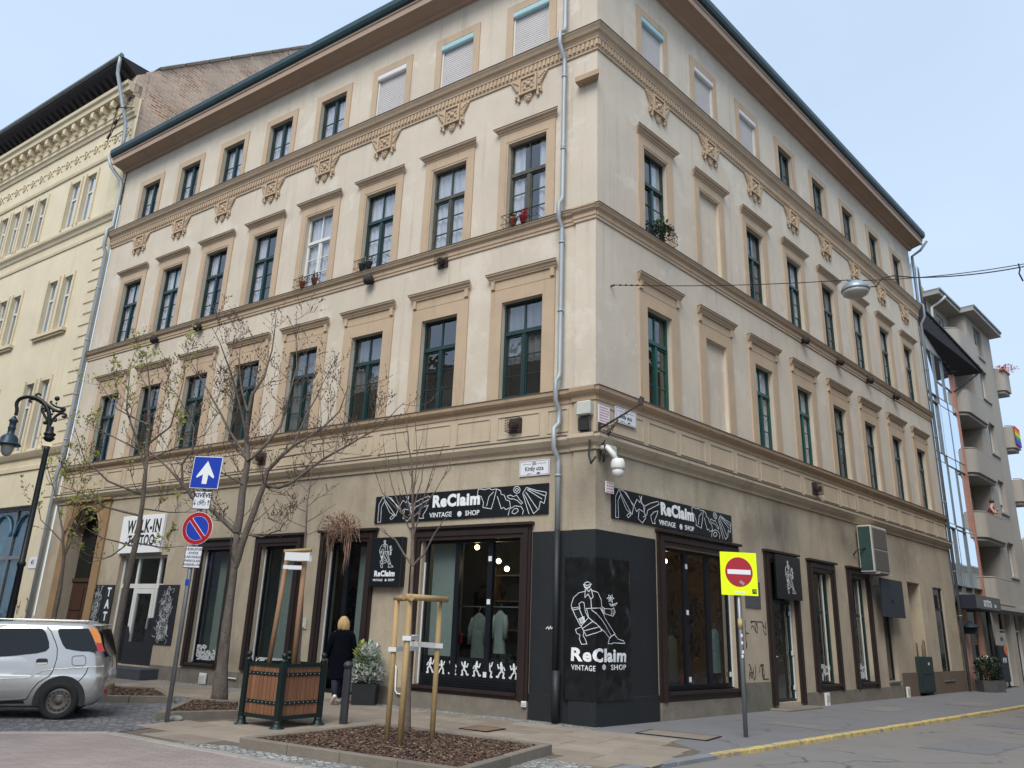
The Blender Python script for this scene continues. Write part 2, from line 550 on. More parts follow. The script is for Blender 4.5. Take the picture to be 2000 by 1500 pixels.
mat('mural', (.06, .17, .27), .6, var=.5, vs=2.5, stain=.8, dark=(2.6, 2.0, 1.6))
mat('gate_wood', (.06, .027, .018), .6, var=.3, vs=6, stretch=(1, 1, .2))
mat('gate_stone', (.30, .19, .10), .85, var=.15, vs=3, bump=.2, bs=25)
mat('step_dark', (.055, .058, .07), .7, var=.15, vs=3)
mat('grey_render', (.37, .345, .31), .9, var=.09, vs=.7, bump=.3, bs=30, stain=.35, dark=(.75, .75, .75))
mat('grey_trim', (.36, .35, .33), .85, var=.1, vs=1)
mat('pink_stone', (.50, .29, .21), .7, var=.12, vs=2)
mat('awning', (.010, .016, .028), .6)
mat('awning_front', (.10, .105, .105), .6)
mat('mirror_glass', (.82, .90, .98), .03, metal=.95)
mat('old_wall', (.32, .27, .19), .9, var=.4, vs=2.5, stain=.8, dark=(.35, .35, .3))
mat('copper', (.45, .22, .16), .5, metal=.4, var=.15, vs=4)
mat('ac_white', (.50, .48, .44), .6, var=.08, vs=4)
mat('ac_side', (.02, .055, .05), .6, var=.2, vs=4)
mat('grille', (.20, .19, .175), .6)
mat('cabinet', (.014, .035, .034), .55, var=.25, vs=5)
mat('board_navy', (.026, .032, .046), .6, var=.1, vs=3)
mat('plastic_white', (.70, .70, .68), .45, var=.05, vs=5)
mat('plastic_cream', (.50, .52, .46), .6, var=.12, vs=6)
mat('lamp_shade', (.30, .36, .40), .4, metal=.4, var=.12, vs=5)
mat('lamp_glass', (.42, .42, .38), .25, spec=.6)
mat('lamp_iron', (.022, .024, .028), .4, metal=.4)
mat('lamp_bell', (.03, .062, .085), .4, metal=.3, var=.15, vs=6)
mat('bulb', (1, .8, .5), .5, emit=(1, .72, .38), es=7)
mat('neon_text', (.5, .4, 1), .5, emit=(.45, .35, 1), es=1.6)
mat('graffiti', (.02, .018, .02), .8)
mat('cover_iron', (.22, .15, .10), .7, var=.2, vs=6, bump=.5, bs=30)
mat('opposite_wall', (.46, .29, .145), .9, var=.1, vs=1, stain=.3, dark=(.7, .7, .7))
mat('opposite_wall_b', (.48, .42, .33), .9, var=.1, vs=1, stain=.3, dark=(.7, .7, .7))
for nm_, c_ in (('flag_red', (.7, .03, .03)), ('flag_orange', (.8, .25, .02)), ('flag_yellow', (.8, .65, .03)), ('flag_green', (.03, .4, .08)), ('flag_blue', (.03, .1, .55)), ('flag_violet', (.2, .04, .4))):
    mat(nm_, c_, .8)
mat('cloth_sage', (.13, .14, .13), .9, var=.2, vs=10)
mat('cloth_tan', (.20, .14, .08), .9, var=.2, vs=10)
mat('cloth_red', (.25, .03, .03), .9)
mat('cloth_aqua', (.25, .38, .40), .9, var=.15, vs=8)
mat('poster_dark', (.012, .013, .016), .5)
mat('poster_grey', (.26, .27, .28), .6, var=.85, vs=9, stain=.9, dark=(.06, .06, .07))
def leaf(name, c):
    mm = MT[name]
    t = mm.node_tree
    p, o = t.nodes['Principled BSDF'], t.nodes['Material Output']
    tl, mxs = t.nodes.new('ShaderNodeBsdfTranslucent'), t.nodes.new('ShaderNodeMixShader')
    tl.inputs['Color'].default_value = (*c, 1)
    mxs.inputs['Fac'].default_value = .5
    t.links.new(p.outputs['BSDF'], mxs.inputs[1]); t.links.new(tl.outputs['BSDF'], mxs.inputs[2]); t.links.new(mxs.outputs['Shader'], o.inputs['Surface'])
leaf('young_leaf', (.62, .66, .2))
def streaks(name, c, amt, sx=5.0, sz=.22, lo=.56, hi=.74):
    # rain streaks and patched plaster
    mm = MT[name]
    t = mm.node_tree
    NN, LL = t.nodes.new, t.links.new
    p = t.nodes['Principled BSDF']
    src = p.inputs['Base Color'].links[0].from_socket
    geo, mpn, n1, mr, n2, mu, mn = NN('ShaderNodeNewGeometry'), NN('ShaderNodeMapping'), NN('ShaderNodeTexNoise'), NN('ShaderNodeMapRange'), NN('ShaderNodeTexNoise'), NN('ShaderNodeMath'), NN('ShaderNodeMix')
    mpn.inputs['Scale'].default_value = (sx, sx, sz)
    n1.inputs['Scale'].default_value = 1
    n1.inputs['Detail'].default_value = 7
    n1.inputs['Roughness'].default_value = .65
    n2.inputs['Scale'].default_value = .45
    n2.inputs['Detail'].default_value = 4
    LL(geo.outputs['Position'], mpn.inputs['Vector']); LL(mpn.outputs['Vector'], n1.inputs['Vector']); LL(geo.outputs['Position'], n2.inputs['Vector'])
    mr.inputs['From Min'].default_value, mr.inputs['From Max'].default_value = lo, hi
    mr.inputs['To Max'].default_value = amt * 2
    LL(n1.outputs['Fac'], mr.inputs['Value'])
    mu.operation = 'MULTIPLY'
    mu.use_clamp = True
    LL(mr.outputs['Result'], mu.inputs[0]); LL(n2.outputs['Fac'], mu.inputs[1])
    mn.data_type = 'RGBA'
    LL(mu.outputs['Value'], mn.inputs['Factor']); LL(src, mn.inputs['A'])
    mn.inputs['B'].default_value = (*c, 1)
    LL(mn.outputs['Result'], p.inputs['Base Color'])
streaks('stucco', (.34, .30, .25), .5)
streaks('stucco', (.70, .65, .57), .45, .9, .8, .55, .62)
streaks('stucco_frieze', (.22, .19, .155), .6)
streaks('trim', (.27, .19, .13), .45, 6, .5)
streaks('trim_dark', (.2, .145, .1), .5, 6, .5)
streaks('yellow_wall', (.45, .40, .28), .4)
streaks('grey_render', (.2, .19, .17), .5)
streaks('stucco_ground', (.22, .19, .15), .55, 3.0, .3)
streaks('stucco_ground', (.52, .46, .37), .4, 1.1, .9, .55, .62)
def cracks(name, c, scale, wd, amt):
    mm = MT[name]
    t = mm.node_tree
    NN, LL = t.nodes.new, t.links.new
    p = t.nodes['Principled BSDF']
    src = p.inputs['Base Color'].links[0].from_socket
    geo, nz_, ad, vo, mr, n2, m2, mu, mn = NN('ShaderNodeNewGeometry'), NN('ShaderNodeTexNoise'), NN('ShaderNodeVectorMath'), NN('ShaderNodeTexVoronoi'), NN('ShaderNodeMapRange'), NN('ShaderNodeTexNoise'), NN('ShaderNodeMapRange'), NN('ShaderNodeMath'), NN('ShaderNodeMix')
    nz_.inputs['Scale'].default_value = 1.6
    nz_.inputs['Detail'].default_value = 6
    ad.operation = 'MULTIPLY_ADD'
    ad.inputs[1].default_value = (.9, .9, 0)
    LL(geo.outputs['Position'], nz_.inputs['Vector']); LL(nz_.outputs['Color'], ad.inputs[0]); LL(geo.outputs['Position'], ad.inputs[2])
    vo.feature = 'DISTANCE_TO_EDGE'
    vo.inputs['Scale'].default_value = scale
    LL(ad.outputs['Vector'], vo.inputs['Vector'])
    mr.inputs['From Min'].default_value, mr.inputs['From Max'].default_value = wd, wd * .3
    mr.inputs['To Max'].default_value = amt
    LL(vo.outputs['Distance'], mr.inputs['Value'])
    n2.inputs['Scale'].default_value = .6
    LL(geo.outputs['Position'], n2.inputs['Vector'])
    m2.inputs['From Min'].default_value, m2.inputs['From Max'].default_value = .45, .6
    LL(n2.outputs['Fac'], m2.inputs['Value'])
    mu.operation = 'MULTIPLY'
    LL(mr.outputs['Result'], mu.inputs[0]); LL(m2.outputs['Result'], mu.inputs[1])
    mn.data_type = 'RGBA'
    LL(mu.outputs['Value'], mn.inputs['Factor']); LL(src, mn.inputs['A'])
    mn.inputs['B'].default_value = (*c, 1)
    LL(mn.outputs['Result'], p.inputs['Base Color'])
cracks('asphalt_road', (.05, .048, .046), .42, .012, .8)
cracks('asphalt_walk', (.06, .06, .065), .5, .012, .7)
streaks('asphalt_road', (.15, .14, .135), .45, .8, .8, .5, .6)
streaks('asphalt_walk', (.125, .125, .135), .45, .7, .7, .5, .6)
streaks('kerb_yellow', (.25, .23, .2), .9, 5, 5, .5, .6)
def soot(name, c, spots):
    # soot and damp marks with their own shape, fixed to the wall
    mm = MT[name]
    t = mm.node_tree
    NN, LL = t.nodes.new, t.links.new
    p = t.nodes['Principled BSDF']
    src = p.inputs['Base Color'].links[0].from_socket
    geo, nz_ = NN('ShaderNodeNewGeometry'), NN('ShaderNodeTexNoise')
    nz_.inputs['Scale'].default_value = 1.7
    nz_.inputs['Detail'].default_value = 8
    mpn = NN('ShaderNodeMapping')
    mpn.inputs['Scale'].default_value = (1, 1, .35)
    LL(geo.outputs['Position'], mpn.inputs['Vector']); LL(mpn.outputs['Vector'], nz_.inputs['Vector'])
    for P, rx, rz, amt in spots:
        sb, sc, ln, mr, mu, mn = NN('ShaderNodeVectorMath'), NN('ShaderNodeVectorMath'), NN('ShaderNodeVectorMath'), NN('ShaderNodeMapRange'), NN('ShaderNodeMath'), NN('ShaderNodeMix')
        sb.operation, sc.operation, ln.operation, mu.operation = 'SUBTRACT', 'MULTIPLY', 'LENGTH', 'MULTIPLY'
        sb.inputs[1].default_value = P
        sc.inputs[1].default_value = (1 / rx, 1 / rx, 1 / rz)
        LL(geo.outputs['Position'], sb.inputs[0]); LL(sb.outputs['Vector'], sc.inputs[0]); LL(sc.outputs['Vector'], ln.inputs[0])
        mr.inputs['From Min'].default_value, mr.inputs['From Max'].default_value = 1.0, .1
        mr.inputs['To Max'].default_value = amt * 2
        LL(ln.outputs['Value'], mr.inputs['Value'])
        LL(mr.outputs['Result'], mu.inputs[0]); LL(nz_.outputs['Fac'], mu.inputs[1])
        mu.use_clamp = True
        mn.data_type = 'RGBA'
        LL(mu.outputs['Value'], mn.inputs['Factor']); LL(src, mn.inputs['A'])
        mn.inputs['B'].default_value = (*c, 1)
        src = mn.outputs['Result']
    LL(src, p.inputs['Base Color'])
soot('stucco_ground', (.07, .065, .06), [(tuple(RG(7.6, 0, 4.3)), 1.3, 1.0, .75), (tuple(RG(6.2, 0, 4.0)), 1.0, .9, .55), (tuple(RG(11.6, 0, 4.4)), 1.2, .8, .4), (tuple(RG(16.0, 0, 4.2)), 1.6, .8, .35), (tuple(LG(.3, 0, 4.3)), .7, 1.0, .45), (tuple(LG(10.2, 0, .7)), 1.0, .6, .4)])
glass('window_glass', (.92, .94, .96), 2.3)
glass('shop_glass', (.80, .85, .85), 1.5)
glass('shop_glass_side', (.8, .82, .8), 2.3)
def cobble(name, c, size, mortar, var=.25, bump=.8, squash=1.0):
    mm = bpy.data.materials.new(name)
    mm.use_nodes = True
    t = mm.node_tree
    p = t.nodes['Principled BSDF']
    p.inputs['Roughness'].default_value = .85
    NN, LL = t.nodes.new, t.links.new
    geo, mpn, v1, v2, bu = NN('ShaderNodeNewGeometry'), NN('ShaderNodeMapping'), NN('ShaderNodeTexVoronoi'), NN('ShaderNodeTexVoronoi'), NN('ShaderNodeBump')
    mpn.inputs['Rotation'].default_value = (0, 0, AL + .2)
    mpn.inputs['Scale'].default_value = (1 / size, squash / size, 0)
    LL(geo.outputs['Position'], mpn.inputs['Vector'])
    v2.feature = 'DISTANCE_TO_EDGE'
    for v in (v1, v2):
        v.inputs['Scale'].default_value = 1
        v.inputs['Randomness'].default_value = .62
        LL(mpn.outputs['Vector'], v.inputs['Vector'])
    bw_, m1 = NN('ShaderNodeRGBToBW'), NN('ShaderNodeMapRange')
    LL(v1.outputs['Color'], bw_.inputs['Color'])
    m1.inputs['From Min'].default_value, m1.inputs['From Max'].default_value = .2, .8
    m1.inputs['To Min'].default_value, m1.inputs['To Max'].default_value = 1 - var, 1 + var
    LL(bw_.outputs['Val'], m1.inputs['Value'])
    n1, m3, mu = NN('ShaderNodeTexNoise'), NN('ShaderNodeMapRange'), NN('ShaderNodeMath')
    n1.inputs['Scale'].default_value = 1.1
    n1.inputs['Detail'].default_value = 8
    LL(geo.outputs['Position'], n1.inputs['Vector'])
    m3.inputs['From Min'].default_value, m3.inputs['From Max'].default_value = .3, .7
    m3.inputs['To Min'].default_value, m3.inputs['To Max'].default_value = .78, 1.18
    LL(n1.outputs['Fac'], m3.inputs['Value'])
    mu.operation = 'MULTIPLY'
    LL(m1.outputs['Result'], mu.inputs[0]); LL(m3.outputs['Result'], mu.inputs[1])
    cm, jm, r2_ = NN('ShaderNodeMix'), NN('ShaderNodeMix'), NN('ShaderNodeMapRange')
    cm.data_type = jm.data_type = 'RGBA'
    cm.blend_type = 'MULTIPLY'
    cm.inputs['Factor'].default_value = 1
    cm.inputs['A'].default_value = (*c, 1)
    LL(mu.outputs['Value'], cm.inputs['B'])
    r2_.inputs['From Min'].default_value, r2_.inputs['From Max'].default_value = .02, .13
    LL(v2.outputs['Distance'], r2_.inputs['Value'])
    jm.inputs['A'].default_value = (*mortar, 1)
    LL(r2_.outputs['Result'], jm.inputs['Factor']); LL(cm.outputs['Result'], jm.inputs['B'])
    LL(jm.outputs['Result'], p.inputs['Base Color'])
    LL(r2_.outputs['Result'], bu.inputs['Height'])
    bu.inputs['Strength'].default_value = bump
    bu.inputs['Distance'].default_value = .015
    LL(bu.outputs['Normal'], p.inputs['Normal'])
    MT[name] = mm
bricks('brick_road', (.265, .22, .205), (.305, .26, .245), (.20, .168, .158), .20, .1, .006, angle=-.04, var=.14, bump=.3)
cobble('dark_cobble', (.165, .167, .18), .12, (.085, .083, .085), .25, .6)
cobble('small_cobble', (.32, .325, .32), .085, (.13, .125, .115), .3, .8)
bricks('gable_brick', (.36, .18, .105), (.66, .46, .32), (.66, .56, .45), .34, .12, .022, wall=tuple(-nL), var=.3, bump=.7, c3=(.60, .51, .40))

# ================================================================ the setting: ground
def sheet(name, pts, z, mt, kind='structure', parent=None):
    o = MB().quad(*[(p[0], p[1], z) for p in pts]).build(name, MT[mt], parent)
    for p in o.data.polygons:
        if p.normal.z < 0:
            p.flip()
    return tag(o, kind=kind)
sheet('ground', [(-400, -400), (400, -400), (400, 400), (-400, 400)], -.055, 'asphalt_road')
# raised pavement and street: everything on this side of the side-street kerb
PAVE = MB()
pv = [RG(-1.5, 2.78), RG(60, 3.4), RG(60, -60), RG(-70, -60), RG(-70, 2.78)]
PAVE.prism([(p.x, p.y, -.3) for p in pv], (0, 0, .3))
tag(PAVE.build('pavement', MT['asphalt_walk']), kind='structure')
for k, (s0, s1, n0, n1) in enumerate(((3.2, 5.6, 4.2, 5.3), (8.5, 9.6, 3.6, 7.0))):
    sheet('asphalt_patch', [RG(s0, n0), RG(s1, n0 + .1), RG(s1 - .08, n1), RG(s0 + .1, n1 - .05)], -.051, 'asphalt_walk')
for k, (s0, s1, n0, n1) in enumerate(((9.0, 10.6, .9, 1.7), (3.6, 4.3, 1.2, 2.6), (13.5, 15.5, 1.6, 2.5))):
    sheet('pavement_patch', [RG(s0, n0), RG(s1, n0 + .05), RG(s1 - .05, n1), RG(s0 + .04, n1)], .004, 'asphalt_road')
# kerb of the side street: stones, yellow from the crossing on
kerb = tag(put('kerb', None), kind='structure')
def kerb_run(a, b, wd, z0, z1, mt, parent, n=None, name='kerb_stone', inset=.006):
    d = (b - a)
    ln = d.length
    n = n or max(1, round(ln / .95))
    d.normalize()
    nn = Vector((-d.y, d.x, 0))
    for i in range(n):
        s0, s1 = ln * i / n + inset, ln * (i + 1) / n - inset
        M = frame(d, nn, a)
        o = MB().box(s0, s1, -wd / 2, wd / 2, z0 - (0 if mt != 'x' else 0), z1 + rnd.uniform(-.004, .004)).build(name, MT[mt], parent, M, bevel=.012)
kerb_run(RG(-1.0, 2.86), RG(30, 3.2), .13, -.25, .012, 'kerb_yellow', kerb)
kerb_run(RG(-6, 2.86), RG(-1.0, 2.86), .17, -.25, .008, 'kerb_grey', kerb)
kerb_run(RG(30, 3.2), RG(44, 3.32), .17, -.25, .015, 'kerb_grey', kerb)
# pink paver carriageway, light stone edging, parking setts, small setts
road_edge = [(-9, 6.25), (4.45, 6.3), (5.35, 7.35), (7.2, 9.5), (12, 15), (30, 30)]
sheet('brick_road', [LG(s, n) for s, n in road_edge] + [LG(-9, 40)], .004, 'brick_road')
edging = tag(put('road_edging', None), kind='structure')
for (a, b) in zip(road_edge[:3], road_edge[1:4]):
    kerb_run(LG(*a), LG(*b), .15, -.05, .016, 'light_stone', edging, name='edging_stone')
sheet('parking_bay', [LG(4.45, 6.2), LG(5.35, 7.25), LG(12, 15), LG(30, 15), LG(30, 2.35), LG(7.9, 2.35), LG(4.7, 4.9)], .008, 'dark_cobble')
sheet('small_setts', [LG(-3, 6.17), LG(3.2, 6.17), LG(2.3, 5.75), LG(-1.05, 5.62), LG(-1.0, 3.6), LG(-1.9, 3.75), LG(-2.3, 4.6)], .0045, 'small_cobble')
sheet('wall_setts', [LG(-.1, .42), LG(-.1, 0), LG(12.9, 0), LG(12.9, .42)], .006, 'small_cobble')

# planting beds: kerb stones, soil, wood chips
def inside(pt, poly):
    x, y = pt
    c = False
    for (x0, y0), (x1, y1) in zip(poly, poly[1:] + poly[:1]):
        if (y0 > y) != (y1 > y) and x < (x1 - x0) * (y - y0) / (y1 - y0) + x0:
            c = not c
    return c
def bed(name, label, corners, nch, chip=1.0, ztop=.13):
    root = thing(name, label, 'planting bed')
    pts = [Vector((p.x, p.y, 0)) for p in corners]
    c = sum(pts, Vector()) / len(pts)
    ins = [p + (c - p).normalized() * .13 for p in pts]
    for i, (a, b) in enumerate(zip(pts, pts[1:] + pts[:1])):
        ln = (b - a).length
        d = (b - a).normalized()
        n_in = Vector((-d.y, d.x, 0))
        if (c - a).dot(n_in) < 0:
            n_in = -n_in
        n = max(1, round(ln / 1.0))
        for k in range(n):
            s0, s1 = ln * k / n + .004, ln * (k + 1) / n - .004
            q = [a + d * s0, a + d * s1, a + d * (s1 - (.12 if k == n - 1 else 0)) + n_in * .12, a + d * (s0 + (.12 if k == 0 else 0)) + n_in * .12]
            MB().prism([(p.x, p.y, -.1) for p in q], (0, 0, .1 + ztop + rnd.uniform(-.004, .004))).build('kerb_stone', MT['kerb_stone'], root, bevel=.008)
    soil = MB()
    g = 14
    MB_ = []
    inner = [(p.x, p.y) for p in ins]
    soil.prism([(x, y, 0) for x, y in inner], (0, 0, ztop - .06))
    soil.build('soil', MT['mulch_soil'], root)
    xs, ys = [p[0] for p in inner], [p[1] for p in inner]
    ms = [MB(), MB(), MB()]
    r2 = random.Random(len(name) + nch)
    for _ in range(nch):
        for _t in range(30):
            x, y = r2.uniform(min(xs), max(xs)), r2.uniform(min(ys), max(ys))
            if inside((x, y), inner):
                break
        else:
            continue
        l, wd, h = r2.uniform(.02, .06) * chip, r2.uniform(.01, .022) * chip, r2.uniform(.004, .012)
        M = T((x, y, ztop - .06 + r2.uniform(.0, .045))) @ Matrix.Rotation(r2.uniform(0, 6.3), 4, 'Z') @ Matrix.Rotation(r2.uniform(-.6, .6), 4, 'X') @ Matrix.Rotation(r2.uniform(-.5, .5), 4, 'Y')
        ms[r2.choice((0, 0, 1, 1, 2))].obox(M, -l / 2, l / 2, -wd / 2, wd / 2, 0, h)
    for mm_, k in zip(ms, ('mulch_a', 'mulch_b', 'mulch_c')):
        tag(mm_.build('wood_chips', MT[k], root, fix=False), kind='stuff')
    return root
BED1 = [LG(2.2, 5.87), LG(2.12, 3.32), LG(-1.0, 3.25), LG(-1.3, 5.72)]
bed('planting_bed', 'wide planting bed of wood chips with stone kerb around the staked young tree', BED1, 9000)
BED2 = [LG(5.3, 5.05), LG(7.1, 3.15), LG(6.0, 2.75), LG(4.75, 3.75)]
bed('planting_bed', 'small kerbed bed of wood chips at the foot of the forked street tree', BED2, 2200)
BED3 = [LG(8.5, 4.5), LG(10.6, 2.95), LG(9.4, 2.3), LG(7.5, 3.2)]
bed('planting_bed', 'kerbed bed of wood chips behind the silver car', BED3, 1600)

# stone slabs of the pavement, each one laid
slabs = tag(put('slab_pavement', None), kind='structure')
zone = [(-1.35, .42), (12.6, .42), (12.6, 2.3), (7.8, 2.3), (4.66, 4.85), (4.42, 6.2), (3.25, 6.2), (2.35, 5.72), (-1.0, 5.62), (-1.0, 3.65), (-1.75, 3.75), (-2.5, 2.2), (-2.4, 1.4)]
beds_l = [[((p - COR).dot(dL), (p - COR).dot(nL)) for p in b] for b in (BED1, BED2, BED3)]
sw, sh = .86, .47
jz = MB().quad(*[LG(s, n, .002) for s, n in zone])
tag(jz.build('slab_joints', MT['joint'], slabs), kind='structure')
sm_ = [MB().box(-sw / 2 + .008, sw / 2 - .008, -sh / 2 + .008, sh / 2 - .008, 0, .016).mesh('paving_slab', MT['slab'], bevel=.004),
       MB().box(-sw / 4 + .008, sw / 4 - .008, -sh / 2 + .008, sh / 2 - .008, 0, .016).mesh('paving_slab', MT['slab'], bevel=.004)]
for j in range(14):
    n = .42 + sh * (j + .5)
    s = -3.0 + (.37 * j) % sw
    while s < 12.8:
        half = (int(s * 7.3 + j * 3.1) % 5 == 0)
        wd = sw / 2 if half else sw
        c = (s + wd / 2, n)
        pts = [(s + .1, n - .12), (s + wd - .1, n + .12), (s + .1, n + .12), (s + wd - .1, n - .12)]
        if inside(c, zone) and not any(inside(p, b) for p in pts for b in beds_l):
            p = LG(c[0], c[1], -.005 + rnd.uniform(-.0025, .0025))
            put('paving_slab', sm_[1 if half else 0], slabs, frame(-dL, -nL, p) @ Matrix.Rotation(rnd.uniform(-.006, .006), 4, 'X'))
        s += wd
# covers set into the pavement
def cover(name, label, c, d, wx, wy, mt='cover_iron'):
    root = thing(name, label, 'cover', frame(d, Vector((-d.y, d.x, 0)), c))
    fr = MB()
    for a in ((-wx, wx, -wy, -wy + .03), (-wx, wx, wy - .03, wy), (-wx, -wx + .03, -wy + .03, wy - .03), (wx - .03, wx, -wy + .03, wy - .03)):
        fr.box(*a, 0, .012)
    fr.build('frame', MT['iron'], root)
    pl = MB().box(-wx + .036, wx - .036, -wy + .036, wy - .036, 0, .012)
    for k in range(6):
        x = -wx + .1 + k * (2 * wx - .2) / 5
        pl.box(x - .012, x + .012, -wy + .08, wy - .08, .012, .013)
    pl.build('lid', MT[mt], root)
cover('utility_cover', 'large rectangular cover in the pavement near the dark corner', (hz(1264, 1432) + hz(1405, 1437) + hz(1345, 1450) + hz(1290, 1427)) / 4 + Vector((0, 0, .002)), dL, .62, .36, 'slab')
cover('utility_cover', 'small rusty square cover behind the wide planting bed', LG(1.15, 1.85, .013), dL, .28, .28)

# ================================================================ the corner house
def wall(mb, x0, x1, z0, z1, ops, depth=.2, y=0.0):
    xs = sorted({x0, x1, *[v for o in ops for v in o[:2] if x0 < v < x1]})
    zs = sorted({z0, z1, *[v for o in ops for v in o[2:4] if z0 < v < z1]})
    for xa, xb in zip(xs, xs[1:]):
        for za, zb in zip(zs, zs[1:]):
            cx, cz = (xa + xb) / 2, (za + zb) / 2
            if not any(o[0] < cx < o[1] and o[2] < cz < o[3] for o in ops):
                mb.quad((xa, y, za), (xb, y, za), (xb, y, zb), (xa, y, zb))
    for o in ops:
        a, b, c, d = o[:4]
        e = o[4] if len(o) > 4 else depth
        mb.quad((a, y, c), (a, y + e, c), (a, y + e, d), (a, y, d))
        mb.quad((b, y, c), (b, y, d), (b, y + e, d), (b, y + e, c))
        mb.quad((a, y, d), (a, y + e, d), (b, y + e, d), (b, y, d))
        mb.quad((a, y, c), (b, y, c), (b, y + e, c), (a, y + e, c))
    return mb
K = math.tan((math.pi - (AL + AR)) / 2)       # mitre at the corner
house = thing('corner_building', 'four storey beige corner house with tan cornices and black vintage shop at street level', 'building', T(COR))
HL, HR = frame(-dL, -nL, Vector()), frame(dR, -nR, Vector())
LEN_L, LEN_R = 20.0, 21.28
colsL = [-(1.84 + 2.315 * k) for k in range(8)]
colsR = [2.24 + 2.466 * k for k in range(8)]
HWL, HWR = .53, .485
Z1A, Z1B, Z2A, Z2B, Z3A, Z3B = 6.27, 8.55, 10.35, 12.68, 15.0, 16.6
def upper_ops(cols, hw, blind):
    o = []
    for k, c in enumerate(cols):
        dp = .09 if (blind and k == 1) else .2
        o += [(c - hw, c + hw, Z1A, Z1B, dp), (c - hw, c + hw, Z2A, Z2B, dp), (c - hw, c + hw, Z3A, Z3B, .2)]
    return o
wall(MB(), -LEN_L, 0, 5.1, 17.75, upper_ops(colsL, HWL, False)).build('wall', MT['stucco'], house, HL, fix=False)
wall(MB(), 0, LEN_R, 5.1, 17.75, upper_ops(colsR, HWR, True)).build('wall', MT['stucco'], house, HR, fix=False)
for a, b in ((Z1A, Z1B), (Z2A, Z2B)):
    MB().quad((colsR[1] - HWR, .09, a), (colsR[1] + HWR, .09, a), (colsR[1] + HWR, .09, b), (colsR[1] - HWR, .09, b)).build('blind_window', MT['stucco'], house, HR, fix=False)
# ground floor openings
GL = [(-4.22, -1.62, .45, 3.36, .3), (-7.1, -5.8, .1, 3.4, .35), (-9.45, -8.15, .5, 3.38, .3), (-11.82, -10.66, .5, 3.36, .3), (-15.72, -13.42, .3, 3.25, .3), (-18.85, -17.1, 0, 4.85, .5)]
GR = [(2.18, 4.98, .52, 3.34, .3), (6.72, 8.02, .14, 3.42, .25), (9.15, 10.32, .5, 3.36, .3), (11.7, 12.82, .5, 3.36, .3), (13.95, 14.78, .48, 2.45, .2), (16.4, 17.6, 0, 3.53, .4), (18.92, 19.95, .42, 3.5, .15)]
wall(MB(), -LEN_L, 0, 0, 5.1, GL).build('wall', MT['stucco_ground'], house, HL, fix=False)
wall(MB(), 0, LEN_R, -.15, 5.1, GR).build('wall', MT['stucco_ground'], house, HR, fix=False)
# corner pier on the left front
for z0, z1, mt_ in ((0, 5.0, 'stucco_ground'), (6.25, 10.1, 'stucco'), (5.28, 6.0, 'stucco_frieze')):
    MB().prism([(-.5, 0, z0), (-.5, -.045, z0), (-.0089, -.045, z0), (0, 0, z0)], (0, 0, z1 - z0)).build('corner_pier', MT[mt_], house, HL)
# corner stub ledge
MB().prism([(-.46, -.22, 13.55), (.16, -.22, 13.55), (.02, 0, 13.55), (-.46, 0, 13.55)], (0, 0, .13)).build('ledge_stub', MT['trim_dark'], house, HL)
# end wall, roof, eaves
back = MB()
e1, e2 = HL @ Vector((-LEN_L, 0, 0)), HL @ Vector((-LEN_L, 12, 0))
f1, f2 = HR @ Vector((LEN_R, 0, 0)), HR @ Vector((LEN_R, 12, 0))
for a, b in ((e1, e2), (f1, f2)):
    back.quad((a.x, a.y, 0), (b.x, b.y, 0), (b.x, b.y, 17.75), (a.x, a.y, 17.75))
back.build('end_wall', MT['old_wall'], house, fix=False)
OV = .56
rf = MB()
rl, rr = HL @ Vector((-LEN_L, -OV - .05, 18.22)), HR @ Vector((LEN_R, -OV - .05, 18.22))
rc = HL @ Vector((K * (OV + .05), -OV - .05, 18.22))
il, ir, ic = HL @ Vector((-LEN_L, 6.5, 22.0)), HR @ Vector((LEN_R, 6.5, 22.0)), HL @ Vector((-6.5 * K, 6.5, 22.0))
bl_, br_, bc_ = HL @ Vector((-LEN_L, 13, 18.2)), HR @ Vector((LEN_R, 13, 18.2)), HL @ Vector((-13 * K, 13, 18.2))
rf.quad(rl, rc, ic, il); rf.quad(rc, rr, ir, ic); rf.quad(il, ic, bc_, bl_); rf.quad(ic, ir, br_, bc_)
rf.build('roof', MT['roof_tile'], house, fix=False)
EAVE = [(0, 17.6), (-.10, 17.62), (-.13, 17.68), (-OV + .06, 17.76), (-OV + .05, 17.72), (-OV, 17.72), (-OV, 17.90), (-OV - .03, 17.92), (-OV - .03, 17.98), (0, 18.0)]
GUT = [(-OV + .0, 17.985), (-OV - .03, 17.985), (-OV - .10, 18.02), (-OV - .15, 18.10), (-OV - .15, 18.26), (-OV - .12, 18.28), (-OV, 18.27)]
for M_, a, b, ma, mb in ((HL, -LEN_L - .12, 0, 0, K), (HR, 0, LEN_R + .12, -K, 0)):
    MB().sweep(EAVE, a, b, ma, mb).build('eaves', MT['soffit'], house, M_)
    MB().sweep(GUT, a, b, ma, mb).build('gutter', MT['gutter'], house, M_)
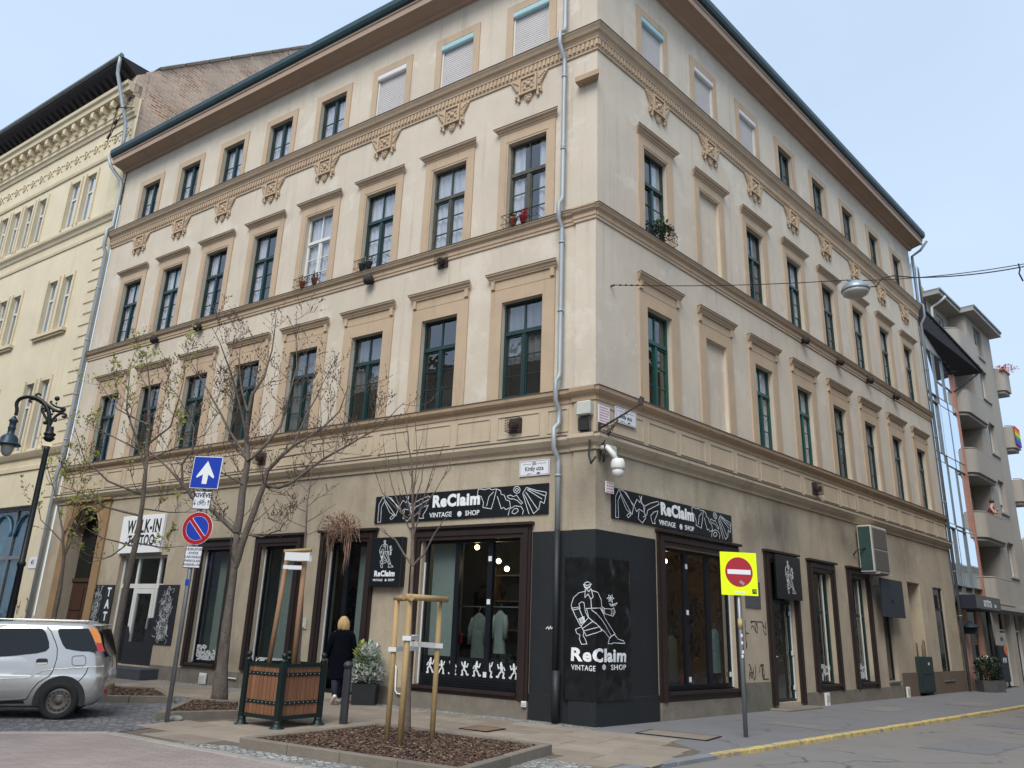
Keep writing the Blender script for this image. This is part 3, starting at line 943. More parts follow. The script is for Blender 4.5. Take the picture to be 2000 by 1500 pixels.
# mouldings
def course(name, prof, mt, top=None):
    for M_, a, b, ma, mb in ((HL, -LEN_L - .04, 0, 0, K), (HR, 0, LEN_R + .03, -K, 0)):
        o = MB().sweep(prof, a, b, ma, mb).build(name, MT[mt], house, M_)
        if top:
            y, z, t = top
            MB().sweep([(.0, z), (y - .012, z - .012), (y - .012, z + .006), (.0, z + t)], a, b, ma, mb).build('flashing', MT['flashing'], o)
C3 = [(0, 14.42), (-.035, 14.42), (-.035, 14.47), (-.05, 14.5), (-.055, 14.68), (-.085, 14.70), (-.085, 14.74), (-.12, 14.80), (-.17, 14.84), (-.20, 14.90), (-.235, 14.95), (-.24, 14.985), (0, 15.0)]
course('cornice', C3, 'trim', (-.24, 14.99, .03))
S2 = [(0, 10.02), (-.03, 10.02), (-.03, 10.08), (-.05, 10.10), (-.05, 10.19), (-.08, 10.22), (-.11, 10.235), (-.13, 10.28), (-.15, 10.30), (-.15, 10.335), (0, 10.345)]
course('sill_course', S2, 'trim', (-.15, 10.338, .02))
S1 = [(0, 5.98), (-.03, 5.98), (-.035, 6.05), (-.06, 6.08), (-.10, 6.11), (-.14, 6.16), (-.15, 6.22), (-.15, 6.245), (0, 6.26)]
course('sill_course', S1, 'trim_dark', (-.15, 6.248, .02))
GC = [(0, 4.98), (-.04, 4.98), (-.05, 5.04), (-.09, 5.08), (-.12, 5.10), (-.17, 5.17), (-.19, 5.20), (-.19, 5.275), (0, 5.30)]
course('ground_cornice', GC, 'stucco_frieze', (-.19, 5.28, .04))
for prof, mt_ in ((S2, 'trim'), (S1, 'trim_dark'), (GC, 'stucco_frieze')):
    MB().sweep([(0, prof[0][1] - .002)] + [(y - .045, z + .002) for y, z in prof[1:-1]] + [(0, prof[-1][1] + .006)], -.54, 0, 0, K * .2).build('pier_moulding', MT[mt_], house, HL)
# dentil ribbing under the top cornice
for M_, a, b, sgn in ((HL, -LEN_L + .05, .03, 1), (HR, -.03, LEN_R - .05, 1)):
    d_ = MB()
    x = a
    while x < b:
        d_.box(x, x + .062, -.083, -.05, 14.515, 14.672)
        x += .118
    tag(d_.build('dentils', MT['trim'], house, M_, fix=False), kind='stuff')
# frieze panels between ground cornice and first-floor sill course
def frieze(M_, xa, xb, cuts):
    MB().box(xa, xb, -.012, 0, 5.3, 5.98).build('frieze', MT['stucco_frieze'], house, M_)
    for p, q in zip(cuts, cuts[1:]):
        fr = MB()
        a, b = p + .09, q - .09
        if b - a < .2:
            continue
        for u in ((a, b, 5.40, 5.425), (a, b, 5.87, 5.895), (a, a + .025, 5.425, 5.87), (b - .025, b, 5.425, 5.87)):
            fr.box(u[0], u[1], -.03, -.0125, u[2], u[3])
        fr.build('panel_moulding', MT['stucco_frieze'], house, M_)
frieze(HL, -LEN_L, -.5, [-LEN_L + .1] + sorted([c + s * .62 for c in colsL for s in (-1, 1)]) + [-.55])
frieze(HR, 0, LEN_R, [.05] + sorted([c + s * .62 for c in colsR for s in (-1, 1)]) + [LEN_R - .05])

# ---- windows
CACHE = {}
def cached(key, fn):
    if key not in CACHE:
        CACHE[key] = fn()
    return CACHE[key]
def frame_mesh(hw, h, split, rows, mt, ytop=1):
    def fn():
        b = MB()
        y0, y1 = .11, .17
        f = .05
        b.box(-hw, -hw + f, y0, y1, 0, h).box(hw - f, hw, y0, y1, 0, h).box(-hw + f, hw - f, y0, y1, h - f, h).box(-hw + f, hw - f, y0, y1, 0, f)
        zt = h * split if split else h - f
        if split:
            b.box(-hw + f, hw - f, y0 - .03, y1, zt - .045, zt + .045)
            b.box(-.02, .02, y0 + .012, y1, zt + .045, h - f)
        lo = zt - (.045 if split else 0)
        b.box(-.045, .045, y0 - .015, y1, f, lo)
        for s in (-1, 1):
            a, c = sorted((s * .045, s * (hw - f)))
            b.box(a, a + .028, y0 + .008, y1, f, lo).box(c - .028, c, y0 + .008, y1, f, lo)
            b.box(a + .028, c - .028, y0 + .008, y1, f, f + .06).box(a + .028, c - .028, y0 + .008, y1, lo - .04, lo)
            for r in range(1, rows):
                z = f + .06 + (lo - .04 - f - .06) * r / rows
                b.box(a + .028, c - .028, y0 + .02, y1 - .01, z - .011, z + .011)
        return b.mesh('window', MT[mt])
    return cached(('fr', hw, h, split, rows, mt), fn)
def pane_mesh(wd, h, g):
    return cached(('pane', round(wd, 4), round(h, 4), g), lambda: MB().box(0, wd, 0, .004, 0, h).mesh('pane', MT[g]))
def surround_mesh(kind, hw, h):
    def fn():
        b = MB()
        if kind == 'plain':
            o = hw + .2
            b.box(-o, -hw, -.03, .0, -.02, h + .22).box(hw, o, -.03, 0, -.02, h + .22).box(-hw, hw, -.03, 0, h, h + .22)
        elif kind == 'second':
            o = hw + .24
            b.box(-o, -hw - .05, -.035, 0, 0, h + .30).box(hw + .05, o, -.035, 0, 0, h + .30)
            b.box(-hw - .05, -hw, -.024, 0, 0, h + .05).box(hw, hw + .05, -.024, 0, 0, h + .05).box(-hw, hw, -.024, 0, h, h + .05)
            b.box(-hw - .05, hw + .05, -.035, 0, h + .05, h + .30)
            cap = [(0, h + .30), (-.05, h + .30), (-.055, h + .335), (-.085, h + .35), (-.10, h + .385), (-.15, h + .41), (-.16, h + .445), (0, h + .47)]
            b.sweep(cap, -o - .0, o + .0, -.85, .85)
        else:
            o = hw + .31
            b.box(-o, -hw - .0, -.035, 0, 0, h + .31).box(hw, o, -.035, 0, 0, h + .31).box(-hw, hw, -.035, 0, h, h + .31)
            b.box(-o + .012, o - .012, -.028, 0, h + .31, h + .33)
            b.box(-o, o, -.035, 0, h + .33, h + .55)
            for s in (-1, 1):
                x = s * (o - .06)
                b.box(x - .05, x + .05, -.075, -.0352, h + .36, h + .55)
            cap = [(0, h + .55), (-.07, h + .55), (-.08, h + .58), (-.10, h + .60), (-.115, h + .64), (-.155, h + .67), (-.16, h + .70), (0, h + .72)]
            b.sweep(cap, -o - .0, o + .0, -.6, .6)
        return b.mesh('surround', MT['trim'])
    return cached(('sur', kind, hw, h), fn)
def flash_mesh(kind, hw, h):
    def fn():
        o, e, z = (hw + .24, .85, h + .445) if kind == 'second' else (hw + .31, .6, h + .70)
        return MB().sweep([(0, z + .03), (-.168, z + .002), (-.168, z + .014), (0, z + .045)], -o, o, -e, e).mesh('flashing', MT['flashing'])
    return cached(('fl', kind, hw, h), fn)
def curtain_mesh(hw, h, kind):
    def fn():
        b = MB()
        def drape(a, c, z0, z1, y=.215):
            n = max(4, int((c - a) / .05))
            pts = [(a + (c - a) * i / n, y + .025 * math.sin(i * 1.9 + a * 9)) for i in range(n + 1)]
            for p, q in zip(pts, pts[1:]):
                b.quad((p[0], p[1], z0), (q[0], q[1], z0), (q[0], q[1], z1), (p[0], p[1], z1))
        if kind == 'full':
            drape(-hw, hw, 0, h)
        elif kind == 'sides':
            drape(-hw, -hw * .35, 0, h); drape(hw * .4, hw, 0, h)
        elif kind == 'half':
            drape(-hw, hw, h * .38, h)
        elif kind == 'left':
            drape(-hw, .05, 0, h)
        return b
    return fn()
def window(M_, cx, z0, h, hw, kind, fm, split, rows, cur=None, cm='curtain', glassname='window_glass'):
    W = put('window', frame_mesh(hw, h, split, rows, fm), house, M_ @ T((cx, 0, z0)))
    put('surround', surround_mesh(kind, hw, h), W)
    if kind != 'plain':
        put('flashing', flash_mesh(kind, hw, h), W)
    f = .05
    zt = h * split if split else h - f
    lo = zt - (.045 if split else 0)
    if split:
        for s in (-1, 1):
            a, c = sorted((s * .02, s * (hw - f)))
            put('pane', pane_mesh(c - a, h - f - zt - .045, glassname), W, T((a, .145, zt + .045)))
    za, zb = f + .06, lo - .04
    for s in (-1, 1):
        a, c = sorted((s * .045, s * (hw - f)))
        a, c = a + .028, c - .028
        for r in range(rows):
            p, q = za + (zb - za) * r / rows, za + (zb - za) * (r + 1) / rows
            put('pane', pane_mesh(c - a, q - p - .002, glassname), W, T((a, .145, p + .001)) @ Matrix.Rotation(rnd.uniform(-.013, .013), 4, 'Z') @ Matrix.Rotation(rnd.uniform(-.013, .013), 4, 'X'))
    if cur:
        put('curtain', cached(('cur', hw, h, cur, cm), lambda: curtain_mesh(hw, h, cur).mesh('curtain', MT[cm], fix=False)), W)
    return W
def shutter_window(M_, cx, z0, h, hw, box):
    W = put('shuttered_window', cached(('shf', hw, h), lambda: MB().box(-hw, -hw + .04, .02, .12, 0, h - .2).box(hw - .04, hw, .02, .12, 0, h - .2).mesh('shutter_rails', MT['white_frame'])), house, M_ @ T((cx, 0, z0)))
    put('surround', surround_mesh('plain', hw, h), W)
    def sl():
        b = MB()
        n = 22
        for i in range(n):
            z = i * (h - .2) / n
            b.sweep([(.09, z), (.068, z + .006), (.06, z + .03), (.066, z + (h - .2) / n - .008), (.09, z + (h - .2) / n - .004)], -hw + .04, hw - .04)
        return b.mesh('shutter_slats', MT['shutter'])
    put('shutter_slats', cached(('shs', hw, h), sl), W)
    def bx():
        return MB().sweep([(.12, h - .2), (-.03, h - .2), (-.05, h - .17), (-.05, h - .06), (-.02, h - .004), (.12, h - .004)], -hw, hw).mesh('shutter_box', MT[box])
    put('shutter_box', cached(('shb', hw, h, box), bx), W)
for k, c in enumerate(colsL):
    f1m = 'green_frame'
    c1 = ('half', None, 'half', 'full', None, 'left', None, 'half')[k]
    window(HL, c, Z1A, Z1B - Z1A, HWL, 'first', f1m, .68, 3, c1, 'curtain_grey')
    f2m = ('worn_frame', 'worn_frame', 'green_frame', 'white_frame', 'green_frame', 'green_frame', 'green_frame', 'green_frame')[k]
    c2 = ('sides', 'full', 'full', 'full', 'sides', 'sides', 'full', 'full')[k]
    window(HL, c, Z2A, Z2B - Z2A, HWL, 'second', f2m, .64, 3, c2)
    if k < 3:
        shutter_window(HL, c, Z3A, Z3B - Z3A, HWL, 'shutter_box_blue' if k < 2 else 'shutter_box')
    else:
        window(HL, c, Z3A, Z3B - Z3A, HWL, 'plain', 'green_frame', 0, 2, ('full', 'full', 'sides', 'full')[k % 4])
for k, c in enumerate(colsR):
    if k == 1:
        for z, h, kd in ((Z1A, Z1B - Z1A, 'first'), (Z2A, Z2B - Z2A, 'second')):
            W = put('blind_surround', surround_mesh(kd, HWR, h), house, HR @ T((c, 0, z)))
            put('flashing', flash_mesh(kd, HWR, h), W)
    else:
        window(HR, c, Z1A, Z1B - Z1A, HWR, 'first', 'green_bright' if k in (0, 2, 3) else 'green_frame', .68, 3, (None, None, 'full', 'full', 'half', 'sides', 'full', 'half')[k], 'curtain' if k in (2, 3) else 'curtain_grey')
        window(HR, c, Z2A, Z2B - Z2A, HWR, 'second', 'green_frame', .64, 3, ('sides', None, 'half', 'full', 'full', 'sides', 'full', 'half')[k], 'curtain_grey' if k in (2, 4) else 'curtain')
    if k < 3:
        shutter_window(HR, c, Z3A, Z3B - Z3A, HWR, 'shutter_box_blue' if k == 0 else 'shutter_box')
    else:
        window(HR, c, Z3A, Z3B - Z3A, HWR, 'plain', 'green_frame', 0, 2, 'sides', 'curtain_grey')
# rooms behind the windows
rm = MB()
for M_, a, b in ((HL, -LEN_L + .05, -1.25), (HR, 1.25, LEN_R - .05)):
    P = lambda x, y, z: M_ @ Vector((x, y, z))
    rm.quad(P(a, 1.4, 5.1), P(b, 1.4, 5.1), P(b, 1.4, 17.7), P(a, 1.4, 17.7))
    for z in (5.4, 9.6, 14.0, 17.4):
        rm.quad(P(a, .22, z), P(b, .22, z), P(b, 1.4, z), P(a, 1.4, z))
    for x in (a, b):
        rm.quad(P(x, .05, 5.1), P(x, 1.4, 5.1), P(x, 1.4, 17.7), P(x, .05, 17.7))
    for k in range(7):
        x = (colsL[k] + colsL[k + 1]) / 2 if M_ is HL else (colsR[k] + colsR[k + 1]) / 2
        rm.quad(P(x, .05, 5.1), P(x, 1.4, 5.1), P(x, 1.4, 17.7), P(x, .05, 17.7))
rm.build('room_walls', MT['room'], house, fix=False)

# ---- carved brackets under the top cornice
def bracket():
    b = MB()
    b.box(-.25, .25, -.06, 0, 13.92, 14.42)                     # plaque
    for u in ((-.25, -.20, 13.92, 14.42), (.20, .25, 13.92, 14.42), (-.20, .20, 13.92, 13.965), (-.2, .2, 14.37, 14.42)):
        b.box(u[0], u[1], -.1, -.0602, u[2], u[3])
    for x, z, r in ((0, 14.17, .075), (-.1, 14.26, .05), (.1, 14.26, .05), (-.1, 14.07, .05), (.1, 14.07, .05), (0, 14.3, .035), (0, 14.03, .035), (-.14, 14.17, .03), (.14, 14.17, .03)):
        b.ball((x, -.06, z), r, 8, 4, (1, .8, 1))
    for s in (-1, 1):
        pts = [(s * .25, 0, 14.42), (s * .54, 0, 14.42), (s * .50, 0, 14.36), (s * .44, 0, 14.27), (s * .38, 0, 14.17), (s * .35, 0, 13.98), (s * .25, 0, 13.92)]
        b.prism(pts, (0, -.04, 0))
        for k in range(7):                                      # leafy scroll along the wing
            t = k / 6
            b.ball((s * (.31 + .17 * t), -.045, 14.08 + .28 * t), .042 - .012 * t, 7, 4, (1, .8, 1))
        for k in range(4):
            b.ball((s * (.30 + .05 * k), -.045, 14.24 + .04 * k + .03), .03, 7, 4, (1, .8, 1))
        b.ball((s * .33, -.04, 13.93), .05, 8, 4, (1, .8, 1)).ball((s * .36, -.04, 13.86), .035, 7, 4, (1, .8, 1))
        b.box(s * .27 - .03, s * .27 + .03, -.06, 0, 13.80, 13.92)
        b.ball((s * .27, -.04, 13.79), .045, 8, 4, (1, .8, 1))
    b.prism([(-.1, 0, 13.92), (.1, 0, 13.92), (.11, 0, 13.84), (.06, 0, 13.74), (0, 0, 13.68), (-.06, 0, 13.74), (-.11, 0, 13.84)], (0, -.05, 0))
    for x, z in ((-.05, 13.86), (.05, 13.86), (-.03, 13.79), (.03, 13.79), (0, 13.73)):
        b.ball((x, -.05, z), .035, 7, 4, (1, .8, 1))
    return b.mesh('bracket', MT['trim'])
bk = bracket()
for c in colsL:
    put('bracket', bk, house, HL @ T((c, 0, 0)))
for c in colsR:
    put('bracket', bk, house, HR @ T((c + .14, 0, 0)))

# ---- street-level shopfronts of the corner house
def shopfront(M_, o, i, lights, fm='black_frame', wood='brown_wood', base=0, gl='shop_glass', sill=True, tr=0.0):
    xa, xb, za, zb = o
    a, b, c, d = i
    Wd = MB()
    y0 = -.085
    for k, (g, yy) in enumerate(((0, y0 + .03), (.06, y0), (.16, y0 + .025))):     # stepped architrave
        w_ = .06 if k == 0 else (.10 if k == 1 else .08)
        u0, u1, t1 = xa + g, xb - g, zb - g
        Wd.box(u0, u0 + w_, yy, 0, za, t1).box(u1 - w_, u1, yy, 0, za, t1).box(u0 + w_, u1 - w_, yy, 0, t1 - w_, t1)
    Wd.box(xa - .05, xb + .05, y0 - .04, 0, zb, zb + .055)
    W = Wd.build('shopfront', MT[wood], house, M_)
    if sill:
        MB().box(xa + .24, xb - .24, -.10, .3, c - .06, c).build('sill', MT[wood], W)
        MB().box(xa + .24, xb - .24, -.05, 0, za, c - .062).build('sill_board', MT[wood], W)
    fr = MB()
    f = .07
    y1, y2 = .12, .2
    fr.box(a, a + f, y1, y2, c, d).box(b - f, b, y1, y2, c, d).box(a + f, b - f, y1, y2, d - f, d).box(a + f, b - f, y1, y2, c, c + f + base)
    if base:
        for k in range(3):
            fr.box(a + f, b - f, y1 - .012, y1, c + .06 + k * base / 3, c + .075 + k * base / 3)
    n = len(lights) + 1
    cuts = [a + f] + [a + t * (b - a) for t in lights] + [b - f]
    for x in cuts[1:-1]:
        fr.box(x - .06, x + .06, y1 - .01, y2, c + f + base, d - f)
    if tr:
        fr.box(a + f, b - f, y1 + .004, y2 - .004, tr - .04, tr + .04)
    fr.build('frame', MT[fm], W)
    for k in range(n):
        x0, x1 = cuts[k] + (.06 if k else 0), cuts[k + 1] - (.06 if k < n - 1 else 0)
        MB().box(x0, x1, .155, .162, c + f + base, d - f).build('pane', MT[gl], W)
    return W
S1_ = shopfront(HL, (-4.5, -1.43, .32, 3.58), GL[0][:4], (.34, .66), base=.14)
S2_ = shopfront(HL, (-7.35, -5.57, .0, 3.62), GL[1][:4], (.42,), sill=False)
S3_ = shopfront(HL, (-9.7, -7.93, .42, 3.6), GL[2][:4], ())
S4_ = shopfront(HL, (-12.05, -10.42, .4, 3.57), GL[3][:4], ())
S5_ = shopfront(HR, (1.94, 5.22, .34, 3.6), GR[0][:4], (.36, .68), base=.03, gl='shop_glass_side')
S6_ = shopfront(HR, (6.5, 8.24, .1, 3.62), (6.74, 8.0, .14, 2.5), (), fm='green_frame', sill=False, gl='shop_glass_side')
S7_ = shopfront(HR, (8.9, 10.58, .34, 3.6), GR[2][:4], (.3,), gl='shop_glass_side', fm='green_frame', tr=2.3)
S8_ = shopfront(HR, (11.45, 13.08, .34, 3.6), GR[3][:4], (.3,), gl='shop_glass_side', fm='green_frame', tr=2.3)
# thin white upright strips on the shop frames
for W, M_, x, z0, z1 in ((S1_, HL, -4.2, .46, 2.9), (S2_, HL, -7.08, .1, 3.2), (S3_, HL, -9.42, .52, 3.3), (S4_, HL, -11.78, .52, 3.3), (S5_, HR, 4.96, .54, 3.2), (S6_, HR, 7.96, .2, 2.4), (S7_, HR, 10.0, .55, 3.3), (S8_, HR, 12.5, .55, 3.3)):
    MB().box(x - .014, x + .014, .09, .118, z0, z1).build('edge_strip', MT['white_frame'], W)
# white stickers on the mullions
for W, x, z in ((S1_, -2.50, 2.95), (S1_, -2.50, 2.1), (S1_, -2.52, .72), (S5_, 3.2, 3.0), (S5_, 3.2, 2.05), (S5_, 3.22, .72), (S5_, 4.86, .8)):
    MB().box(x - .04, x + .04, .1, .108, z - .05, z + .05).build('sticker', MT['plate_white'], W)
# simple framed windows further along
for xa, xb, za, zb, y, tr in ((13.95, 14.78, .48, 2.45, .12, 0), (18.92, 19.95, .42, 3.5, .06, 2.75)):
    f_ = MB()
    f_.box(xa, xa + .06, y, y + .06, za, zb).box(xb - .06, xb, y, y + .06, za, zb).box(xa + .06, xb - .06, y, y + .06, zb - .06, zb).box(xa + .06, xb - .06, y, y + .06, za, za + .06)
    if tr:
        f_.box(xa + .06, xb - .06, y, y + .06, tr - .03, tr + .03)
    W = f_.build('window', MT['black_frame'], house, HR)
    MB().box(xa + .06, xb - .06, y + .03, y + .036, za + .06, zb - .06).build('pane', MT['shop_glass_side'], W)
    MB().box(xa - .05, xb + .05, -.06, y, za - .05, za - .002).build('sill', MT['zinc_old'], W)
# niche back
MB().quad((16.4, .4, -.1), (17.6, .4, -.1), (17.6, .4, 3.53), (16.4, .4, 3.53)).build('niche_back', MT['stucco_ground'], house, HR, fix=False)
# door handle and hinges on the green side door
dh = MB().box(6.86, 6.9, .06, .11, 1.0, 1.3).tube([(6.88, .08, 1.17), (6.88, .03, 1.17), (7.0, .03, 1.17)], .012, 6)
dh.build('door_handle', MT['white_frame'], S6_)
hg = MB()
for z in (.45, 1.25, 2.2):
    hg.box(7.9, 7.97, .08, .12, z - .05, z + .05)
hg.build('hinge', MT['white_frame'], S6_)
MB().box(6.35, 8.3, -.42, -.004, -.14, .05).build('door_step', MT['plinth'], house, HR, bevel=.02)
# plinths
def plinth(M_, spans, z1, mt, y=-.03, z0=-.16):
    for a, b in spans:
        MB().box(a, b, y, 0, z0, z1).build('plinth', MT[mt], house, M_)
plinth(HL, [(-4.5, -1.43)], .318, 'plinth', -.045)
plinth(HL, [(-5.56, -4.52), (-7.92, -7.37), (-9.7, -7.94), (-10.4, -9.72), (-12.05, -10.42), (-13.4, -12.07), (-17.0, -15.75), (-20, -18.9)], .36, 'plinth', -.022)
plinth(HR, [(1.95, 5.22)], .335, 'plinth', -.045)
plinth(HR, [(8.26, 11.42)], .33, 'plinth', -.04)
plinth(HR, [(11.43, 15.0)], .33, 'plinth', -.038)
plinth(HR, [(15.02, 16.38), (17.62, LEN_R)], .70, 'plinth_brown', -.03)
plinth(HR, [(5.24, 6.48)], .62, 'teal_patch', -.02)
# dark painted corner
MB().box(-1.42, -.5, -.008, 0, 0, 3.44).build('painted_corner', MT['dark_paint'], house, HL)
MB().box(-.51, -.0095, -.053, -.0455, 0, 3.44).build('painted_corner', MT['dark_paint'], house, HL)
MB().box(-.054, 1.9, -.008, 0, -.1, 3.44).build('painted_corner', MT['dark_paint'], house, HR)
for M_, a, b, y in ((HL, -1.42, -.565, -.02), (HR, -.075, 1.92, -.022)):
    MB().box(a, b, y, -.0082, -.12, .47).build('painted_plinth', MT['dark_paint'], house, M_, bevel=.008)
MB().box(-.56, -.002, -.07, -.0535, -.12, .47).build('painted_plinth', MT['dark_paint'], house, HL, bevel=.008)
# gate: stone surround with an arch, wooden door leaves
gt = MB()
gx, gr_ = -17.975, .875
seg = 14
arc = [(gx + gr_ * math.cos(math.pi * i / seg), 3.95 + gr_ * .98 * math.sin(math.pi * i / seg)) for i in range(seg + 1)]
for p, q in zip(arc, arc[1:]):
    gt.add([(p[0], -.02, p[1]), (q[0], -.02, q[1]), (q[0], -.02, 4.98), (p[0], -.02, 4.98)], [(0, 1, 2, 3)])
    gt.add([(p[0], -.02, p[1]), (q[0], -.02, q[1]), (q[0], .5, q[1]), (p[0], .5, p[1])], [(0, 3, 2, 1)])
gt.box(gx - gr_ - .38, gx - gr_, -.06, 0, 0, 4.98).box(gx + gr_, gx + gr_ + .38, -.06, 0, 0, 4.98)
GS = gt.build('gate_surround', MT['gate_stone'], house, HL, fix=False)
for rr, y in ((1.0, -.07), (1.14, -.05)):
    MB().tube([(gx + rr * gr_ * math.cos(math.pi * i / 20), y + .03, 3.95 + rr * gr_ * math.sin(math.pi * i / 20)) for i in range(21)], .035, 6).build('arch_moulding', MT['gate_stone'], GS)
MB().box(gx - gr_ - .45, gx + gr_ + .45, -.13, -.0, 4.985, 5.05).build('lintel', MT['gate_stone'], GS)
for s in (-1, 1):
    a, b = sorted((gx, gx + s * gr_))
    lf = MB().box(a + .01, b - .01, .4, .46, 0, 2.55)
    for z0, z1 in ((.15, .75), (.85, 1.6), (1.7, 2.4)):
        lf.box(a + .14, b - .14, .375, .3995, z0, z1)
    lf.build('gate_leaf', MT['gate_wood'], GS)
MB().box(gx - gr_, gx + gr_, .42, .46, 2.56, 4.9).build('fanlight', MT['car_glass'], GS)
MB().box(gx - gr_, gx + gr_, .36, .47, 2.551, 2.66).build('transom', MT['gate_wood'], GS)
# tattoo shop door, white frame
xa, xb, za, zb = GL[4][:4]
td = MB()
for u in ((xa, xa + .07, za, zb), (xb - .07, xb, za, zb), (xa + .07, xb - .07, zb - .07, zb), (xa + .07, xb - .07, 2.35, 2.47), (-15.0, -14.9, za, 2.35), (-13.95, -13.85, za, 2.35), (-15.0, -14.9, 2.47, zb - .07), (-13.95, -13.85, 2.47, zb - .07)):
    td.box(u[0], u[1], .14, .21, u[2], u[3])
TD = td.build('shop_door', MT['white_frame'], house, HL)
lf = MB()
for u in ((-14.9, -14.78, .32, 2.34), (-14.07, -13.95, .32, 2.34), (-14.78, -14.07, 2.2, 2.34), (-14.78, -14.07, .32, .62)):
    lf.box(u[0], u[1], .12, .2, u[2], u[3])
lf.build('door_leaf', MT['white_frame'], TD)
for u in ((xa + .07, -15.0, za, 2.35), (-14.78, -14.07, .62, 2.2), (-13.85, xb - .07, za, 2.35), (xa + .07, -15.0, 2.47, zb - .07), (-14.9, -13.95, 2.47, zb - .07), (-13.85, xb - .07, 2.47, zb - .07)):
    MB().box(u[0], u[1], .165, .172, u[2], u[3]).build('pane', MT['shop_glass'], TD)
# black foil on the lower half of the door, cut on the slant
fo = MB()
fo.prism([(-15.0, .112, .31), (-13.5, .112, .31), (-13.5, .112, 1.55), (-13.95, .112, 1.55), (-14.07, .112, 1.36), (-14.07, .112, .9), (-14.78, .112, .9), (-14.78, .112, 1.08), (-14.9, .112, 1.3), (-15.0, .112, 1.3)], (0, .006, 0))
fo.build('door_foil', MT['poster_dark'], TD)
MB().box(-15.85, -12.95, -.55, -.002, 0, .27).build('door_step', MT['step_dark'], house, HL, bevel=.01)
MB().box(-14.02, -13.98, .07, .118, 1.25, 1.55).build('door_handle', MT['zinc'], TD)

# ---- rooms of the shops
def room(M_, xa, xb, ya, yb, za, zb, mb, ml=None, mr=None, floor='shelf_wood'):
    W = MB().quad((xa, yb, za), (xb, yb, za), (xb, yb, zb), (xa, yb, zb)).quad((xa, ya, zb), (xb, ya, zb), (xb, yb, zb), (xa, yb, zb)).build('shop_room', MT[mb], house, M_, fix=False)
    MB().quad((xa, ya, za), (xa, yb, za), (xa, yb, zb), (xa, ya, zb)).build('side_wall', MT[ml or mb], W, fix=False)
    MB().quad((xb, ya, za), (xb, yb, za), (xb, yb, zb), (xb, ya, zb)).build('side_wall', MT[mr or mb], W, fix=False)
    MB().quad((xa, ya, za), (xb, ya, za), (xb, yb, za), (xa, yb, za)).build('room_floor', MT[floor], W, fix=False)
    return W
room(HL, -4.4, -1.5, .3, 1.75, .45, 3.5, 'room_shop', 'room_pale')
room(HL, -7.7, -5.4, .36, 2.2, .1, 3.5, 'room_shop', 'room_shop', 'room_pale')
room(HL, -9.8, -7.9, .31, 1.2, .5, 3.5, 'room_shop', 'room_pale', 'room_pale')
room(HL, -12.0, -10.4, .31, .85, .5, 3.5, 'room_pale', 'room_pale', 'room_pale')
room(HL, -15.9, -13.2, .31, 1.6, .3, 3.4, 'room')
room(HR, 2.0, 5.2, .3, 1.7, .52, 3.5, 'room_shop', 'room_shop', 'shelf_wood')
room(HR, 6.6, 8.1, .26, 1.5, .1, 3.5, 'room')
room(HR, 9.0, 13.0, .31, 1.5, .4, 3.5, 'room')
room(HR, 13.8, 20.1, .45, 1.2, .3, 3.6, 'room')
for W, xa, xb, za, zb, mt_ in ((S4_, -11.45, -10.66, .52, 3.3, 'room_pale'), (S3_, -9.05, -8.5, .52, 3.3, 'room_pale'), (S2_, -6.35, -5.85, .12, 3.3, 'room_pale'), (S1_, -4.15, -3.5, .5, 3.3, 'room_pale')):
    MB().box(xa, xb, .32, .36, za, zb).build('display_panel', MT[mt_], W)
# shelving in the corner shop
sh_ = thing('wall_shelf', 'dark wooden shelves at the back of the corner shop window', 'shelf', ML)
for z in (1.55, 2.15, 2.7):
    MB().box(-3.3, -1.6, 1.45, 1.72, z, z + .035).build('shelf_board', MT['shelf_wood'], sh_)
for x in (-3.3, -2.45, -1.63):
    MB().box(x, x + .03, 1.46, 1.71, .5, 2.9).build('upright', MT['shelf_wood'], sh_)
# pendant lamps, lit
def bulb(side, px, py, off, label):
    x, z = hit(side, px, py, -off)
    M_ = ML if side == 'L' else MR
    o = thing('pendant_lamp', label, 'lamp', M_ @ T((x, off, z)), 'lit bulbs in the shop windows')
    MB().ball((0, 0, 0), .055, 10, 6).build('bulb', MT['bulb'], o)
    MB().lathe([(.022, .05), (.025, .12), (.012, .14)], 8).build('socket', MT['black_frame'], o)
    MB().tube([(0, 0, .13), (0, 0, max(.2, 3.48 - z))], .006, 5).build('cord', MT['black_frame'], o)
    ld = bpy.data.lights.new('bulb_light', 'POINT')
    ld.energy = 1.0
    ld.color = (1, .75, .45)
    ld.shadow_soft_size = .06
    lo = put('bulb_light', ld, o, T((0, 0, -.09)))
bulb('L', 932, 1069, .9, 'lit bulb behind the left light of the corner shop window, highest of three')
bulb('L', 974, 1096, 1.0, 'lit bulb behind the right light of the corner shop window, middle of three')
bulb('L', 990, 1111, .8, 'lit bulb behind the right light of the corner shop window, lowest of three')
bulb('R', 1299, 1096, .9, 'single lit bulb at the left edge of the side street shop window')
